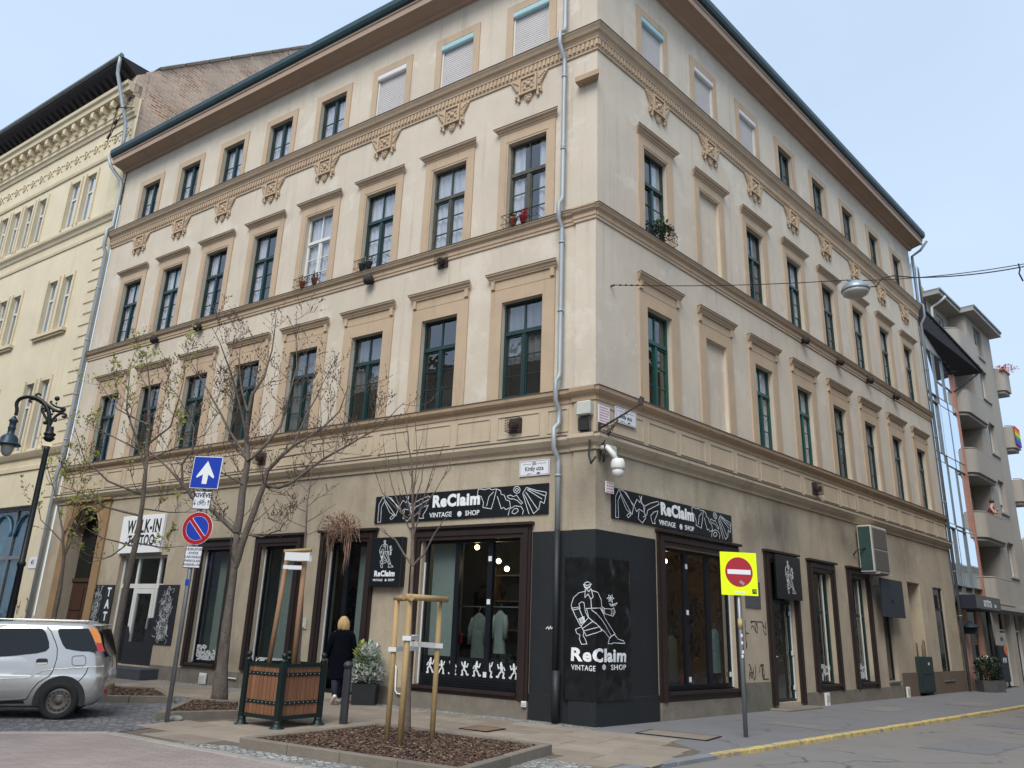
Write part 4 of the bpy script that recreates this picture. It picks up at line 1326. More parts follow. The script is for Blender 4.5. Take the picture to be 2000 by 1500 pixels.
# clothes on a rail
def garment(name, label, side, px, py, wpx, hgt, off, mt, cat, sleeves=True):
    x, z = hit(side, px, py, -off)
    x2, _ = hit(side, px + wpx, py, -off)
    hw = abs(x2 - x) / 2
    M_ = ML if side == 'L' else MR
    o = thing(name, label, cat, M_ @ T(((x + x2) / 2, off, z)), None)
    b = MB()
    rows = []
    prof = [(0.0, .18, .04), (-.05, .6, .06), (-.1, 1.0, .08), (-.3 * hgt, .95, .09), (-.65 * hgt, 1.0, .09), (-hgt, 1.1, .1)]
    n = 14
    for zz, sx, sy in prof:
        rows.append([(math.cos(2 * math.pi * k / n) * hw * sx, math.sin(2 * math.pi * k / n) * (sy + .012 * math.sin(k * 2.3)), zz) for k in range(n)])
    vs = [p for r_ in rows for p in r_]
    fs = [(i * n + k, i * n + (k + 1) % n, (i + 1) * n + (k + 1) % n, (i + 1) * n + k) for i in range(len(rows) - 1) for k in range(n)]
    b.add(vs, fs, True)
    b.build('body', MT[mt], o)
    if sleeves:
        for s in (-1, 1):
            MB().tube([(s * hw * .85, 0, -.1), (s * hw * 1.15, -.02, -.3 * hgt), (s * hw * 1.2, -.03, -.66 * hgt)], [.05, .06, .055], 8).build('sleeve', MT[mt], o)
    MB().tube([(0, 0, .0), (0, 0, .07), (.03, 0, .1), (0, 0, .13)], .006, 5).build('hook', MT['zinc'], o)
    return o
garment('jacket', 'pale sage jacket hanging behind the corner shop window', 'L', 924, 1197, 26, .95, .62, 'cloth_sage', 'jacket')
garment('jacket', 'tan coat hanging at the left of the clothes rail in the corner shop', 'L', 866, 1198, 16, .8, .85, 'cloth_tan', 'coat')
garment('shirt', 'dark grey shirt beside the sage jacket in the corner shop', 'L', 968, 1192, 20, .85, .8, 'room_pale', 'shirt')
garment('trousers', 'pale aqua trousers hanging in the side street shop window', 'R', 1386, 1228, 16, .95, .55, 'cloth_aqua', 'trousers', False)
garment('dress', 'pale dress hanging at the left of the side street shop window', 'R', 1300, 1240, 20, .95, .7, 'cloth_sage', 'dress', False)
rl_ = thing('clothes_rail', 'thin clothes rail in the corner shop window', 'rail', ML)
MB().tube([(-3.9, .72, 2.02), (-1.7, .72, 2.02)], .012, 6).build('bar', MT['zinc_old'], rl_)
for x in (-3.9, -1.7):
    MB().tube([(x, .72, .46), (x, .72, 2.02)], .012, 6).build('post', MT['zinc_old'], rl_)
bg_ = thing('handbag', 'red handbag hanging in the corner shop window', 'bag', ML @ T((*[hit('L', 895, 1245, -.8)[0], .8], hit('L', 895, 1245, -.8)[1])))
MB().box(-.11, .11, -.05, .05, -.14, .1).build('body', MT['cloth_red'], bg_, bevel=.03)
MB().tube([(-.08, 0, .1), (-.06, 0, .22), (.06, 0, .22), (.08, 0, .1)], .009, 5).build('strap', MT['cloth_red'], bg_)
rb = thing('handbag', 'red bag lying on the floor of the side street shop window', 'bag', MR @ T((3.95, .75, .66)))
MB().ball((0, 0, 0), .16, 12, 8, (1.2, .7, .8)).build('body', MT['cloth_red'], rb)
MB().tube([(-.1, 0, .1), (0, 0, .24), (.1, 0, .1)], .01, 5).build('strap', MT['cloth_red'], rb)

# leaves for pot plants
def leaf_cloud(mb, c, rx, rz, n, size, seed, upw=.3, flat=.45):
    r2 = random.Random(seed)
    for _ in range(n):
        while True:
            p = Vector((r2.uniform(-1, 1), r2.uniform(-1, 1), r2.uniform(-1, 1)))
            if p.length < 1:
                break
        p = Vector((p.x * rx, p.y * rx, p.z * rz))
        d = (Vector((p.x, p.y, p.z * .5)) + Vector((r2.uniform(-.3, .3), r2.uniform(-.3, .3), upw * r2.random()))).normalized()
        s = size * r2.uniform(.6, 1.25)
        sd_ = d.cross(Vector((0, 0, 1)))
        sd_ = (sd_ if sd_.length > .01 else Vector((1, 0, 0))).normalized() * s * flat * .5
        b_ = c + p
        mb.add([b_, b_ + d * s * .5 + sd_ + Vector((0, 0, .1 * s)), b_ + d * s, b_ + d * s * .5 - sd_ + Vector((0, 0, .1 * s))], [(0, 1, 2, 3)])
    return mb
def pot_plant(name, label, P, pot, layers, seed, stem_h=.5, M_=None, group=None, cat='plant'):
    o = thing(name, label, cat, M_ or T(P), group)
    if pot:
        w_, h_, mt = pot
        b = MB().prism([(-w_ * .46, -w_ * .46, 0), (w_ * .46, -w_ * .46, 0), (w_ * .46, w_ * .46, 0), (-w_ * .46, w_ * .46, 0)], (0, 0, .02))
        z0, z1, a, c = .02, h_, w_ * .46, w_ * .5
        b.add([(-a, -a, z0), (a, -a, z0), (a, a, z0), (-a, a, z0), (-c, -c, z1), (c, -c, z1), (c, c, z1), (-c, c, z1), (-c * .88, -c * .88, z1), (c * .88, -c * .88, z1), (c * .88, c * .88, z1), (-c * .88, c * .88, z1), (-c * .86, -c * .86, z1 - .05), (c * .86, -c * .86, z1 - .05), (c * .86, c * .86, z1 - .05), (-c * .86, c * .86, z1 - .05)],
              [(i, (i + 1) % 4, 4 + (i + 1) % 4, 4 + i) for i in range(4)] + [(4 + i, 4 + (i + 1) % 4, 8 + (i + 1) % 4, 8 + i) for i in range(4)] + [(8 + i, 8 + (i + 1) % 4, 12 + (i + 1) % 4, 12 + i) for i in range(4)] + [(12, 13, 14, 15)])
        b.build('pot', MT[mt], o)
        zb = h_ - .05
    else:
        zb = 0
    st = MB()
    r2 = random.Random(seed)
    for k in range(7):
        a = r2.uniform(0, 6.28)
        st.tube([(0, 0, zb), (.06 * math.cos(a), .06 * math.sin(a), zb + stem_h * .5), (.16 * math.cos(a), .16 * math.sin(a), zb + stem_h * r2.uniform(.7, 1))], [.012, .009, .004], 5)
    st.build('stem', MT['twig'], o)
    for nm, mt, c, rx, rz, n, size in layers:
        lb = MB()
        leaf_cloud(lb, Vector(c), rx, rz, n, size, seed + n)
        lb.build(nm, MT[mt], o, fix=False)
    return o
pot_plant('shop_plant', 'leafy green plant behind the right light of the corner shop window', None, None, [('foliage', 'leaf_green', (0, 0, .3), .26, .32, 260, .14)], 3, .5, ML @ T((-2.05, .6, .5)))
pot_plant('potted_shrub', 'pale variegated potted shrub with white flowers in a black square pot', LG(5.15, .42, 0), (.5, .42, 'pot_black'),
          [('foliage', 'leaf_green', (0, 0, .68), .22, .3, 260, .14), ('foliage', 'leaf_pale', (0, 0, .78), .25, .42, 330, .15), ('flowers', 'petal_white', (.02, 0, .6), .34, .22, 420, .12), ('flowers', 'petal_white', (.06, -.1, 1.0), .2, .16, 110, .13), ('foliage', 'young_leaf', (-.14, -.05, .95), .12, .25, 60, .15)], 11, .85)

wp = thing('wall_pipe', 'thin white pipe bent along the wall base beside the potted shrub', 'pipe', ML)
MB().tube([(-4.72, -.04, .78), (-4.68, -.05, .74), (-4.66, -.05, .3), (-4.6, -.06, .24), (-4.35, -.08, .24)], .018, 6).build('pipe', MT['plastic_white'], wp)
wp = thing('wall_pipe', 'thin white pipe bent along the wall base left of the planter', 'pipe', ML)
MB().tube([(-10.2, -.04, .72), (-10.18, -.05, .3), (-10.1, -.05, .22), (-9.75, -.06, .22)], .018, 6).build('pipe', MT['plastic_white'], wp)
# ---- signs of the vintage shop
def flat_sign(name, label, M_, x0, x1, z0, z1, y0, y1, mt, cat='sign', bevel=.004):
    o = thing(name, label, cat, M_ @ T(((x0 + x1) / 2, 0, (z0 + z1) / 2)))
    w2, h2 = (x1 - x0) / 2, (z1 - z0) / 2
    MB().box(-w2, w2, y0, y1, -h2, h2).build('panel', MT[mt], o, bevel=bevel)
    return o, w2, h2
Zp = lambda x, y, ox, oy, s: (ox + x / s, oy + y / s)
ART_R = [   # right part of the long banner, in zoomed photo pixels
    [(780, 350), (775, 390), (800, 400), (815, 440), (810, 470), (865, 480), (880, 430), (900, 350), (870, 355), (850, 345), (820, 355), (800, 345), (780, 352)],
    [(880, 370), (850, 400), (835, 460)], [(900, 350), (925, 360), (930, 385), (950, 390), (960, 420), (985, 430), (990, 470), (960, 485), (945, 470), (930, 480), (915, 430), (905, 400)],
    [(1010, 355), (1018, 338), (1033, 333), (1048, 340), (1054, 357), (1047, 373), (1031, 379), (1016, 372), (1010, 355)], [(1020, 356), (1032, 344), (1044, 356), (1032, 368), (1020, 356)],
    [(970, 395), (990, 390), (1010, 400), (1030, 390), (1050, 420), (1070, 440), (1060, 450), (1035, 425), (1010, 415), (985, 415), (970, 400)],
    [(1095, 340), (1070, 380), (1110, 525)], [(1095, 340), (1160, 360), (1235, 370), (1210, 445)], [(1080, 385), (1140, 520)], [(1090, 370), (1165, 480)], [(1100, 355), (1195, 415)], [(1140, 520), (1175, 480), (1185, 430), (1210, 445)], [(1105, 350), (1215, 395)],
    [(975, 525), (985, 480), (1020, 460), (1060, 465), (1075, 490), (1068, 525)], [(1000, 500), (1015, 478), (1038, 478), (1040, 495), (1020, 512), (1002, 508), (1000, 500)]]
ART_L = [[(125, 565), (135, 450), (160, 405), (185, 400), (215, 410), (260, 475), (245, 525), (205, 505), (170, 430), (150, 470), (145, 565), (125, 567)], [(165, 410), (240, 520)], [(200, 405), (265, 470)],
    [(205, 540), (225, 520), (235, 530), (215, 550), (205, 540)], [(265, 470), (290, 425), (310, 440), (330, 395), (320, 440), (350, 450), (340, 490), (300, 480), (280, 500), (265, 470)],
    [(300, 490), (290, 540), (320, 565), (350, 520), (340, 490)], [(350, 450), (400, 420), (460, 395), (470, 410), (420, 440), (370, 470)], [(310, 400), (335, 450), (345, 500)],
    [(400, 540), (390, 500), (420, 470), (455, 455), (440, 490), (420, 520), (425, 540), (400, 542)], [(370, 470), (360, 500), (330, 520)]]
def banner(label, side, px4, y0=-.035):
    M_ = ML if side == 'L' else MR
    (x0, z0), (x1, z1) = px4
    o, w2, h2 = flat_sign('shop_banner', label, M_, x0, x1, z0, z1, y0, -.004, 'sign_black')
    return o, w2, h2
bx0, bx1, bz0, bz1 = -5.68, -1.06, 3.78, 4.39
BN, w2, h2 = banner('long black shop banner with white line drawings above the corner shop window', 'L', ((bx0, bz0), (bx1, bz1)))
arts = []
for pl in ART_R + ART_L:
    q = []
    for x, y in pl:
        u, z = hit('L', *Zp(x, y, 700, 850, 3.3333), .035)
        q.append(((u - (bx0 + bx1) / 2) / w2, (z - (bz0 + bz1) / 2) / h2))
    arts.append(q)
def draw(root, w2, h2, y, wd=.012):
    for part in (arts[:len(ART_R)], arts[len(ART_R):]):
      b = MB()
      for q in part:
        b.stroke([(max(-.98, min(.98, u)) * w2, max(-.95, min(.95, v)) * h2) for u, v in q], wd, lambda x, z, d: (x, y - d, z), .002)
      b.build('line_drawing', MT['line_white'], root)
def flower_mark(root, M, r=.035, mt='sign_white'):
    b = MB()
    for k in range(8):
        a = math.pi / 4 * k
        b.lathe([(r * .42, 0), (r * .42, .003)], 10, M=M @ T((math.cos(a) * r * .62, math.sin(a) * r * .62, 0)))
    b.lathe([(r * .4, 0), (r * .4, .0032)], 10, M=M)
    b.build('flower_mark', MT[mt], root)
def logo(root, x, z, wd, y, sub=True):
    me = text_mesh('shop_name', 'ReClaim', wd * .268, MT['sign_white'], offset=wd * .0135, extrude=.003, spacing=1.1)
    put('shop_name', me, root, T((x, y, z)) @ UPR)
    if sub:
        for t, dx in (('VINTAGE', -.31), ('SHOP', .35)):
            put('sub_lettering', text_mesh('sub_lettering', t, wd * .115, MT['sign_white'], offset=wd * .0012, extrude=.002), root, T((x + dx * wd, y, z - wd * .225)) @ UPR)
        flower_mark(root, T((x + .09 * wd, y, z - wd * .225)) @ UPR, wd * .045)
draw(BN, w2, h2, -.0352)
xc, zc = hit('L', 890, 981, .04)
logo(BN, xc - (bx0 + bx1) / 2, .085, 1.28, -.037)
BN2, w2b, h2b = banner('long black shop banner with white line drawings above the side street shop window', 'R', ((.42, 3.70), (5.0, 4.30)))
draw(BN2, w2b, h2b, -.0352)
logo(BN2, .0, .085, 1.28, -.037)
# figure with a flower (line drawing used three times)
FIG = [[(473, 310), (478, 295), (493, 288), (508, 294), (514, 308), (508, 325), (494, 333), (480, 326), (473, 310)], [(470, 305), (490, 312), (520, 303)], [(476, 318), (492, 325), (510, 318)],
    [(485, 335), (480, 390), (500, 368), (515, 402), (530, 385), (518, 335)], [(490, 335), (505, 352), (515, 335)],
    [(485, 350), (440, 360), (405, 390), (388, 440), (395, 472), (445, 462), (438, 432), (455, 418), (470, 422), (475, 450), (482, 490), (500, 520)], [(390, 460), (440, 452)],
    [(400, 475), (452, 575)], [(440, 465), (475, 545)], [(440, 530), (470, 515), (475, 545), (455, 560), (440, 530)], [(446, 528), (458, 556)], [(453, 524), (465, 552)], [(460, 520), (471, 548)],
    [(525, 345), (560, 360), (573, 400), (580, 450), (598, 462), (640, 465), (645, 508), (595, 495), (575, 458)], [(585, 458), (590, 490)], [(594, 462), (598, 494)], [(515, 400), (520, 458)], [(485, 462), (575, 458)],
    [(640, 465), (660, 460), (670, 485), (655, 512), (640, 505)], [(650, 470), (668, 474)], [(650, 482), (670, 486)], [(650, 494), (664, 498)],
    [(655, 462), (650, 425), (642, 412)], [(652, 438), (628, 430), (638, 446), (652, 440)], [(653, 436), (682, 425), (668, 442), (653, 438)],
    [(490, 465), (500, 520), (560, 575), (632, 655), (668, 628), (600, 520), (575, 462)], [(520, 470), (590, 545), (645, 640)], [(632, 655), (640, 645), (668, 628)],
    [(632, 655), (618, 690), (650, 691), (655, 685), (730, 689), (722, 672), (685, 660), (666, 634)], [(500, 520), (455, 575), (485, 640), (580, 605), (560, 572)], [(470, 608), (570, 578)], [(462, 592), (530, 545)],
    [(450, 585), (420, 598), (428, 625), (445, 632), (440, 660), (455, 695), (490, 692), (480, 665), (466, 640), (470, 612)]]
FIG += [[(638, 395), (638 + 15 * math.cos(a - .4), 395 + 15 * math.sin(a - .4)), (638 + 25 * math.cos(a), 395 + 25 * math.sin(a)), (638 + 15 * math.cos(a + .4), 395 + 15 * math.sin(a + .4)), (638, 395)] for a in [k * math.pi / 3 for k in range(6)]]
figN = [[((x - 560) / 175, -(y - 490) / 205) for x, y in pl] for pl in FIG]
def figure(root, x, z, hw, hh, y, wd):
    b = MB()
    for pl in figN:
        b.stroke([(x + u * hw, z + v * hh) for u, v in pl], wd, lambda a, c, d: (a, y - d, c), .002)
    b.build('figure_drawing', MT['line_white'], root)
# projecting-look sign box by the shop door
SB, w2, h2 = flat_sign('sign_box', 'black square sign box with seated figure beside the shop door', ML, -5.58, -4.66, 2.38, 3.44, -.16, -.006, 'sign_black', bevel=.01)
figure(SB, .02, .17, .22, .3, -.161, .010)
logo(SB, .0, -.26, .6, -.163)
SB2, w2, h2 = flat_sign('shop_sign', 'weathered black panel with faint figure above the green side door', MR, 6.86, 8.2, 2.52, 3.58, -.15, -.088, 'banner_black', bevel=.006)
figure(SB2, .05, .02, .26, .4, -.151, .012)
# banner wrapped round the corner
wrap = thing('corner_banner', 'tall black vinyl banner with white seated figure wrapped round the dark corner', 'banner', T(COR))
def WP(u, z, out=0.0):
    if u <= 0:
        return HL @ Vector((.0157 + u - out * .2, -.076 - out, z))
    return HR @ Vector((-.0705 + u, -.032 - out, z))
def wrap_u(px, py):
    if px < 1166:
        x, z = hit('L', px, py, .076)
        return (min(0.0, x - .0157), z)
    x, z = hit('R', px, py, .032)
    return (max(0.0, x + .0705), z)
def bul(u, z):
    if abs(u) < .012 or u < -.64 or u > 1.02:
        return 0.0
    e = min(1.0, abs(u) / .12)
    return e * (.02 * max(0, math.sin(u * 7.1 + z * 4.3) * math.sin(z * 5.7 - u * 3.1)) + .01 * max(0, math.sin(u * 15 - z * 9) * math.sin(z * 12 + u * 4)))
zs_ = [.42 + 2.5 * j / 80 for j in range(81)]
for us in ([-.66 + .66 * i / 24 for i in range(25)], [1e-6 + 1.04 * i / 36 for i in range(37)]):
    nu = len(us)
    g = MB().add([WP(u, z, bul(u, z)) for z in zs_ for u in us], [(j * nu + i, j * nu + i + 1, (j + 1) * nu + i + 1, (j + 1) * nu + i) for j in range(80) for i in range(nu - 1)], True)
    g.build('vinyl', MT['banner_black'], wrap, fix=False)
fb = MB()
for pl in FIG:
    pts = [wrap_u(*Zp(x, y, 1000, 1050, 3.3333)) for x, y in pl]
    for (a, b) in zip(pts, pts[1:]):
        if a[0] * b[0] < 0:
            t = a[0] / (a[0] - b[0])
            m_ = (0, a[1] + (b[1] - a[1]) * t)
            segs = [(a, (m_[0] - 1e-4 * (1 if a[0] < 0 else -1), m_[1])), ((1e-4 * (1 if b[0] > 0 else -1), m_[1]), b)]
        else:
            segs = [(a, b)]
        for s_ in segs:
            ns_ = max(1, int(math.hypot(s_[1][0] - s_[0][0], s_[1][1] - s_[0][1]) / .025))
            fb.stroke([(s_[0][0] + (s_[1][0] - s_[0][0]) * i / ns_, s_[0][1] + (s_[1][1] - s_[0][1]) * i / ns_) for i in range(ns_ + 1)], .011, lambda x, z, d: WP(x, z, bul(x, z) + .006 + d), .002)
fb.build('figure_drawing', MT['line_white'], wrap)
def wrapped_text(name, body, px0, px1, py, hpx, mt, offset, parent):
    u0, z0 = wrap_u(px0, py)
    u1, _ = wrap_u(px1, py)
    me = text_mesh(name, body, 1.0, MT[mt], offset=offset, extrude=.002, spacing=1.1)
    xs = [v.co.x for v in me.vertices]
    ys = [v.co.y for v in me.vertices]
    _, zt = wrap_u(px0, py - hpx / 2)
    _, zb_ = wrap_u(px0, py + hpx / 2)
    sx, sy = (u1 - u0) / (max(xs) - min(xs)), (zt - zb_) / (max(ys) - min(ys))
    for v in me.vertices:
        v.co = Vector(((v.co.x - min(xs)) * sx + u0, (v.co.y - min(ys)) * sy + zb_, v.co.z))
    bm = bmesh.new()
    bm.from_mesh(me)
    bmesh.ops.bisect_plane(bm, geom=bm.verts[:] + bm.edges[:] + bm.faces[:], plane_co=(0, 0, 0), plane_no=(1, 0, 0))
    for v in bm.verts:
        v.co = WP(v.co.x, v.co.y, bul(v.co.x, v.co.y) + .0075 + v.co.z)
    bm.to_mesh(me)
    bm.free()
    put(name, me, parent)
wrapped_text('shop_name', 'ReClaim', 1117, 1221, 1277.5, 27, 'sign_white', .036, wrap)
wrapped_text('sub_lettering', 'VINTAGE', 1117, 1163.5, 1303, 10.5, 'sign_white', .006, wrap)
wrapped_text('sub_lettering', 'SHOP', 1193, 1222, 1303.5, 10.5, 'sign_white', .006, wrap)
u_, z_ = wrap_u(1178, 1303)
fl = MB()
for k in range(8):
    a = math.pi / 4 * k
    fl.lathe([(.021, 0), (.021, .003)], 10, M=HR @ T((-.0705 + u_ + math.cos(a) * .028, -.052, z_ + math.sin(a) * .028)) @ UPR)
fl.lathe([(.02, 0), (.02, .003)], 10, M=HR @ T((-.0705 + u_, -.052, z_)) @ UPR)
fl.build('flower_mark', MT['sign_white'], wrap)
# tattoo shop signs
TS, w2, h2 = flat_sign('shop_sign', 'white square sign with black lettering above the tattoo shop door', ML, -15.8, -13.72, 3.32, 4.40, -.09, -.006, 'sign_white')
text('lettering', 'WALK-IN', .52, MT['letter_black'], TS, T((.1, -.092, .2)), offset=.016, extrude=.003, xs=.7, spacing=1.12)
text('lettering', '-TATTOO-', .42, MT['letter_black'], TS, T((.05, -.092, -.2)), offset=.012, extrude=.003, xs=.72, spacing=1.1)
def poster(label, x0, x1, z0, z1, seed, y=-.03):
    o, w2, h2 = flat_sign('wall_poster', label, ML, x0, x1, z0, z1, y, -.005, 'poster_dark', 'poster', .002)
    r2 = random.Random(seed)
    b = MB()
    # tattooed figure as a pale body with broken dark drawing on it
    body = [(-.1, .95), (.1, .95), (.16, .7), (.4, .55), (.5, .1), (.35, -.15), (.45, -.5), (.3, -.95), (-.35, -.95), (-.5, -.5), (-.35, -.15), (-.5, .15), (-.4, .55), (-.15, .7)]
    b.prism([(u * w2 * 1.2, y - .001, v * h2 * .92) for u, v in body], (0, -.003, 0))
    b.build('printed_figure', MT['poster_grey'], o)
    dk = MB()
    for _ in range(70):
        u, v = r2.uniform(-.5, .5), r2.uniform(-.9, .9)
        pts = [(u * w2, v * h2)]
        a = r2.uniform(0, 6.3)
        for k in range(5):
            a += r2.uniform(-.9, .9)
            pts.append((max(-w2 * .95, min(w2 * .95, pts[-1][0] + math.cos(a) * .05)), max(-h2 * .95, min(h2 * .95, pts[-1][1] + math.sin(a) * .05))))
        dk.stroke(pts, r2.uniform(.008, .022), lambda x, z, d: (x, y - .0042 - d, z), .001)
    dk.build('printed_lines', MT['poster_dark'], o)
    lt = MB()
    for _ in range(45):
        u, v = r2.uniform(-.6, .6), r2.uniform(-.95, .95)
        a = r2.uniform(0, 6.3)
        pts = [(u * w2, v * h2)]
        for k in range(4):
            a += r2.uniform(-.9, .9)
            pts.append((max(-w2 * .95, min(w2 * .95, pts[-1][0] + math.cos(a) * .04)), max(-h2 * .95, min(h2 * .95, pts[-1][1] + math.sin(a) * .04))))
        lt.stroke(pts, r2.uniform(.006, .014), lambda x, z, d: (x, y - .0056 - d, z), .001)
    lt.build('printed_lines', MT['line_white'], o)
    return o
poster('black poster of a tattooed figure to the right of the tattoo shop door', -13.55, -12.62, .88, 2.43, 5)
poster('black and white tattoo poster to the left of the tattoo shop door', -16.85, -16.2, .9, 2.43, 9)
VT, w2, h2 = flat_sign('vertical_sign', 'tall black sign with white upright letters left of the tattoo shop door', ML, -16.18, -15.72, .3, 2.43, -.03, -.005, 'poster_dark')
for k, ch in enumerate('TATTOO'):
    text('lettering', ch, .34, MT['sign_white'], VT, T((0, -.032, .85 - k * .34)), offset=.012, extrude=.003, xs=.9)
# neon word in a window
NS = thing('neon_sign', 'small violet neon word in the narrow shop window behind the forked tree', 'neon sign', ML @ T((-11.35, .5, 3.05)))
text('tube_letters', 'Gin', .3, MT['neon_text'], NS, I4, offset=.004, extrude=.008)
# white transfers on the glass
def dancers(root, x0, x1, z0, z1, n, seed, y=.15):
    r2 = random.Random(seed)
    b = MB()
    f = lambda x, z, d: (x, y - d, z)
    for k in range(n):
        cx = x0 + (x1 - x0) * (k + .5) / n
        h = (z1 - z0) * r2.uniform(.85, 1)
        s = r2.choice((-1, 1))
        P = lambda u, v: (cx + s * u * h, z0 + v * h)
        b.stroke([P(0, .78), P(.05, .45)], .13 * h * 1.5, f)
        b.lathe([(.07 * h, 0), (.07 * h, .003)], 10, M=T((cx - s * .02 * h, y, z0 + .93 * h)) @ UPR)
        b.stroke([P(.05, .45), P(.22, .3), P(.16, .02), P(.27, .02)], .11 * h, f)
        b.stroke([P(.05, .45), P(-.14, .25), P(-.24, .03), P(-.34, .06)], .11 * h, f)
        b.stroke([P(0, .72), P(-.22, .58), P(-.3, .82)], .08 * h, f)
        b.stroke([P(0, .72), P(.2, .66), P(.28, .9 if k % 2 else .5)], .08 * h, f)
    b.build('window_transfer', MT['sign_white'], root)
dancers(S1_, -4.08, -1.72, .68, .98, 8, 2)
MB().box(-4.15, -1.69, .164, .167, .66, 1.02).build('transfer_band', MT['poster_dark'], S1_)
def swirls(root, x0, x1, z0, z1, n, seed, wd=.03, y=.15):
    r2 = random.Random(seed)
    b = MB()
    for _ in range(n):
        x, z, a = r2.uniform(x0, x1), r2.uniform(z0, z1), r2.uniform(0, 6.3)
        t = r2.choice((-1, 1)) * r2.uniform(.4, .9)
        pts = [(x, z)]
        for k in range(7):
            a += t
            pts.append((max(x0, min(x1, pts[-1][0] + math.cos(a) * .06)), max(z0, min(z1, pts[-1][1] + math.sin(a) * .06))))
        b.stroke(pts, wd, lambda u, v, d: (u, y - d, v), .002)
    b.build('window_transfer', MT['sign_white'], root)
swirls(S4_, -11.7, -10.78, .58, .92, 26, 3)
swirls(S3_, -9.35, -8.3, .6, .72, 12, 6)
swirls(S7_, 9.55, 10.2, .55, .95, 9, 8, .05, .15)
swirls(S8_, 12.1, 12.7, .55, .95, 9, 9, .05, .15)

# ---- street name plates and small notices
def plate(label, M_, x, z, wd, h, name, y=-.03, top=True):
    o, w2, h2 = flat_sign('street_plate', label, M_, x - wd / 2, x + wd / 2, z - h / 2, z + h / 2, y, y + .02, 'plate_white', 'street sign', .003)
    b = MB()
    e = .018
    for u in ((-w2 + e, w2 - e, h2 - e - .006, h2 - e), (-w2 + e, w2 - e, -h2 + e, -h2 + e + .006), (-w2 + e, -w2 + e + .006, -h2 + e, h2 - e), (w2 - e - .006, w2 - e, -h2 + e, h2 - e)):
        b.box(u[0], u[1], y - .002, y, u[2], u[3])
    b.build('border', MT['letter_black'], o)
    text('street_name', name, .125, MT['letter_black'], o, T((0, y - .002, -.015)), offset=.002, extrude=.001, xs=.82)
    c = MB()
    c.box(-.05, .05, y - .003, y, .06, .11).ball((0, y, .115), .03, 8, 4, (1, .1, 1))
    c.build('crest', MT['letter_grey'], o)
    for s in (-1, 1):
        MB().box(s * .18 - .1, s * .18 + .1, y - .002, y, .08, .092).build('district_line', MT['letter_grey'], o)
    a = MB().box(-.14, -.04, y - .002, y, -.118, -.112).prism([(-.17, y, -.115), (-.13, y, -.1), (-.13, y, -.13)], (0, -.002, 0)).ball((.1, y, -.112), .03, 8, 4, (1.6, .1, .6))
    a.build('arrow', MT['letter_black'], o)
    return o
plate('white street plate on the left front beside the downpipe', ML, -1.41, 4.72, .72, .32, 'Király utca')
plate('white street plate on the side street front half hidden by an iron bracket', MR, .87, 5.80, .72, .33, 'Ihida utca', y=-.06)
def notice(label, M_, x, z, wd, h, rows, mt, seed, y=-.05):
    o, w2, h2 = flat_sign('notice_plate', label, M_, x - wd / 2, x + wd / 2, z - h / 2, z + h / 2, y, y + .015, 'plate_white', 'notice', .002)
    r2 = random.Random(seed)
    b = MB()
    for k in range(rows):
        zz = h2 * .75 - k * h2 * 1.5 / max(1, rows - 1)
        xx = -w2 * .8
        while xx < w2 * .7:
            l = r2.uniform(.02, .06)
            b.box(xx, min(w2 * .85, xx + l), y - .0015, y, zz - h / rows * .18, zz + h / rows * .18)
            xx += l + .015
    b.build('print', MT[mt], o)
    return o
notice('small white notice with red print next to the side street plate', MR, .16, 5.70, .36, .36, 6, 'letter_red', 1)
notice('small white notice hanging under the round security cameras', MR, .27, 4.26, .26, .22, 4, 'letter_red', 2, -.1)
hn, w2, h2 = flat_sign('house_number', 'white plate with number 41 on the yellow house', ML, -20.95, -20.45, 2.95, 3.3, -.06, -.04, 'plate_white', 'number plate')
text('digits', '41', .24, MT['letter_black'], hn, T((0, -.062, .02)), offset=.004, extrude=.001)
ic_ = thing('intercom', 'small cream intercom plate between shop window and shop door', 'intercom', ML @ T((-7.65, 0, 1.55)))
MB().box(-.1, .1, -.03, -.002, -.12, .12).build('plate', MT['plastic_cream'], ic_, bevel=.006)
MB().box(-.05, .05, -.05, -.0302, -.08, .0).build('push_panel', MT['plastic_white'], ic_)

# ---- downpipes
def pipe(label, pts, r, mt, rings, M_, extra=()):
    o = thing('downpipe', label, 'downpipe', M_)
    MB().tube(pts, r, 12).build('pipe', MT[mt], o)
    for p in rings:
        MB().tube([(p[0], p[1], p[2] - .025), (p[0], p[1], p[2] + .025)], r + .012, 12).build('collar', MT[mt], o)
        MB().box(p[0] - .012, p[0] + .012, p[1], p[1] + .12, p[2] - .01, p[2] + .01).build('holder', MT[mt], o)
    for a in extra:
        MB().tube(*a).build('section', MT['dark_paint'], o)
    return o
px_ = -.79
cp_ = [(px_, -.13, 17.95), (px_, -.13, 15.35), (px_, -.16, 15.2), (px_ - .02, -.33, 15.05), (px_ - .02, -.33, 14.7), (px_, -.14, 14.42), (px_, -.13, 14.3), (px_, -.13, 10.75), (px_, -.15, 10.65), (px_ - .02, -.25, 10.5), (px_ - .02, -.25, 10.15), (px_, -.14, 9.98), (px_, -.13, 9.9), (px_, -.13, 6.65), (px_, -.15, 6.55), (px_ - .02, -.25, 6.42), (px_ - .02, -.25, 6.02), (px_, -.14, 5.86), (px_, -.13, 5.75), (px_, -.14, 5.55), (px_ - .02, -.29, 5.42), (px_ - .02, -.29, 5.02), (px_, -.14, 4.85), (px_, -.13, 4.75), (px_, -.13, 3.44)]
pipe('zinc downpipe with offsets beside the corner, painted dark at street level', cp_, .052, 'zinc', [(px_, -.13, z) for z in (13.9, 12.0, 11.95, 9.6, 8.0, 4.5)], ML, [([(px_, -.13, 3.438), (px_, -.13, .9)], .058, 12), ([(px_ + .02, -.13, .9), (px_ + .02, -.14, 0.02)], .075, 12)])
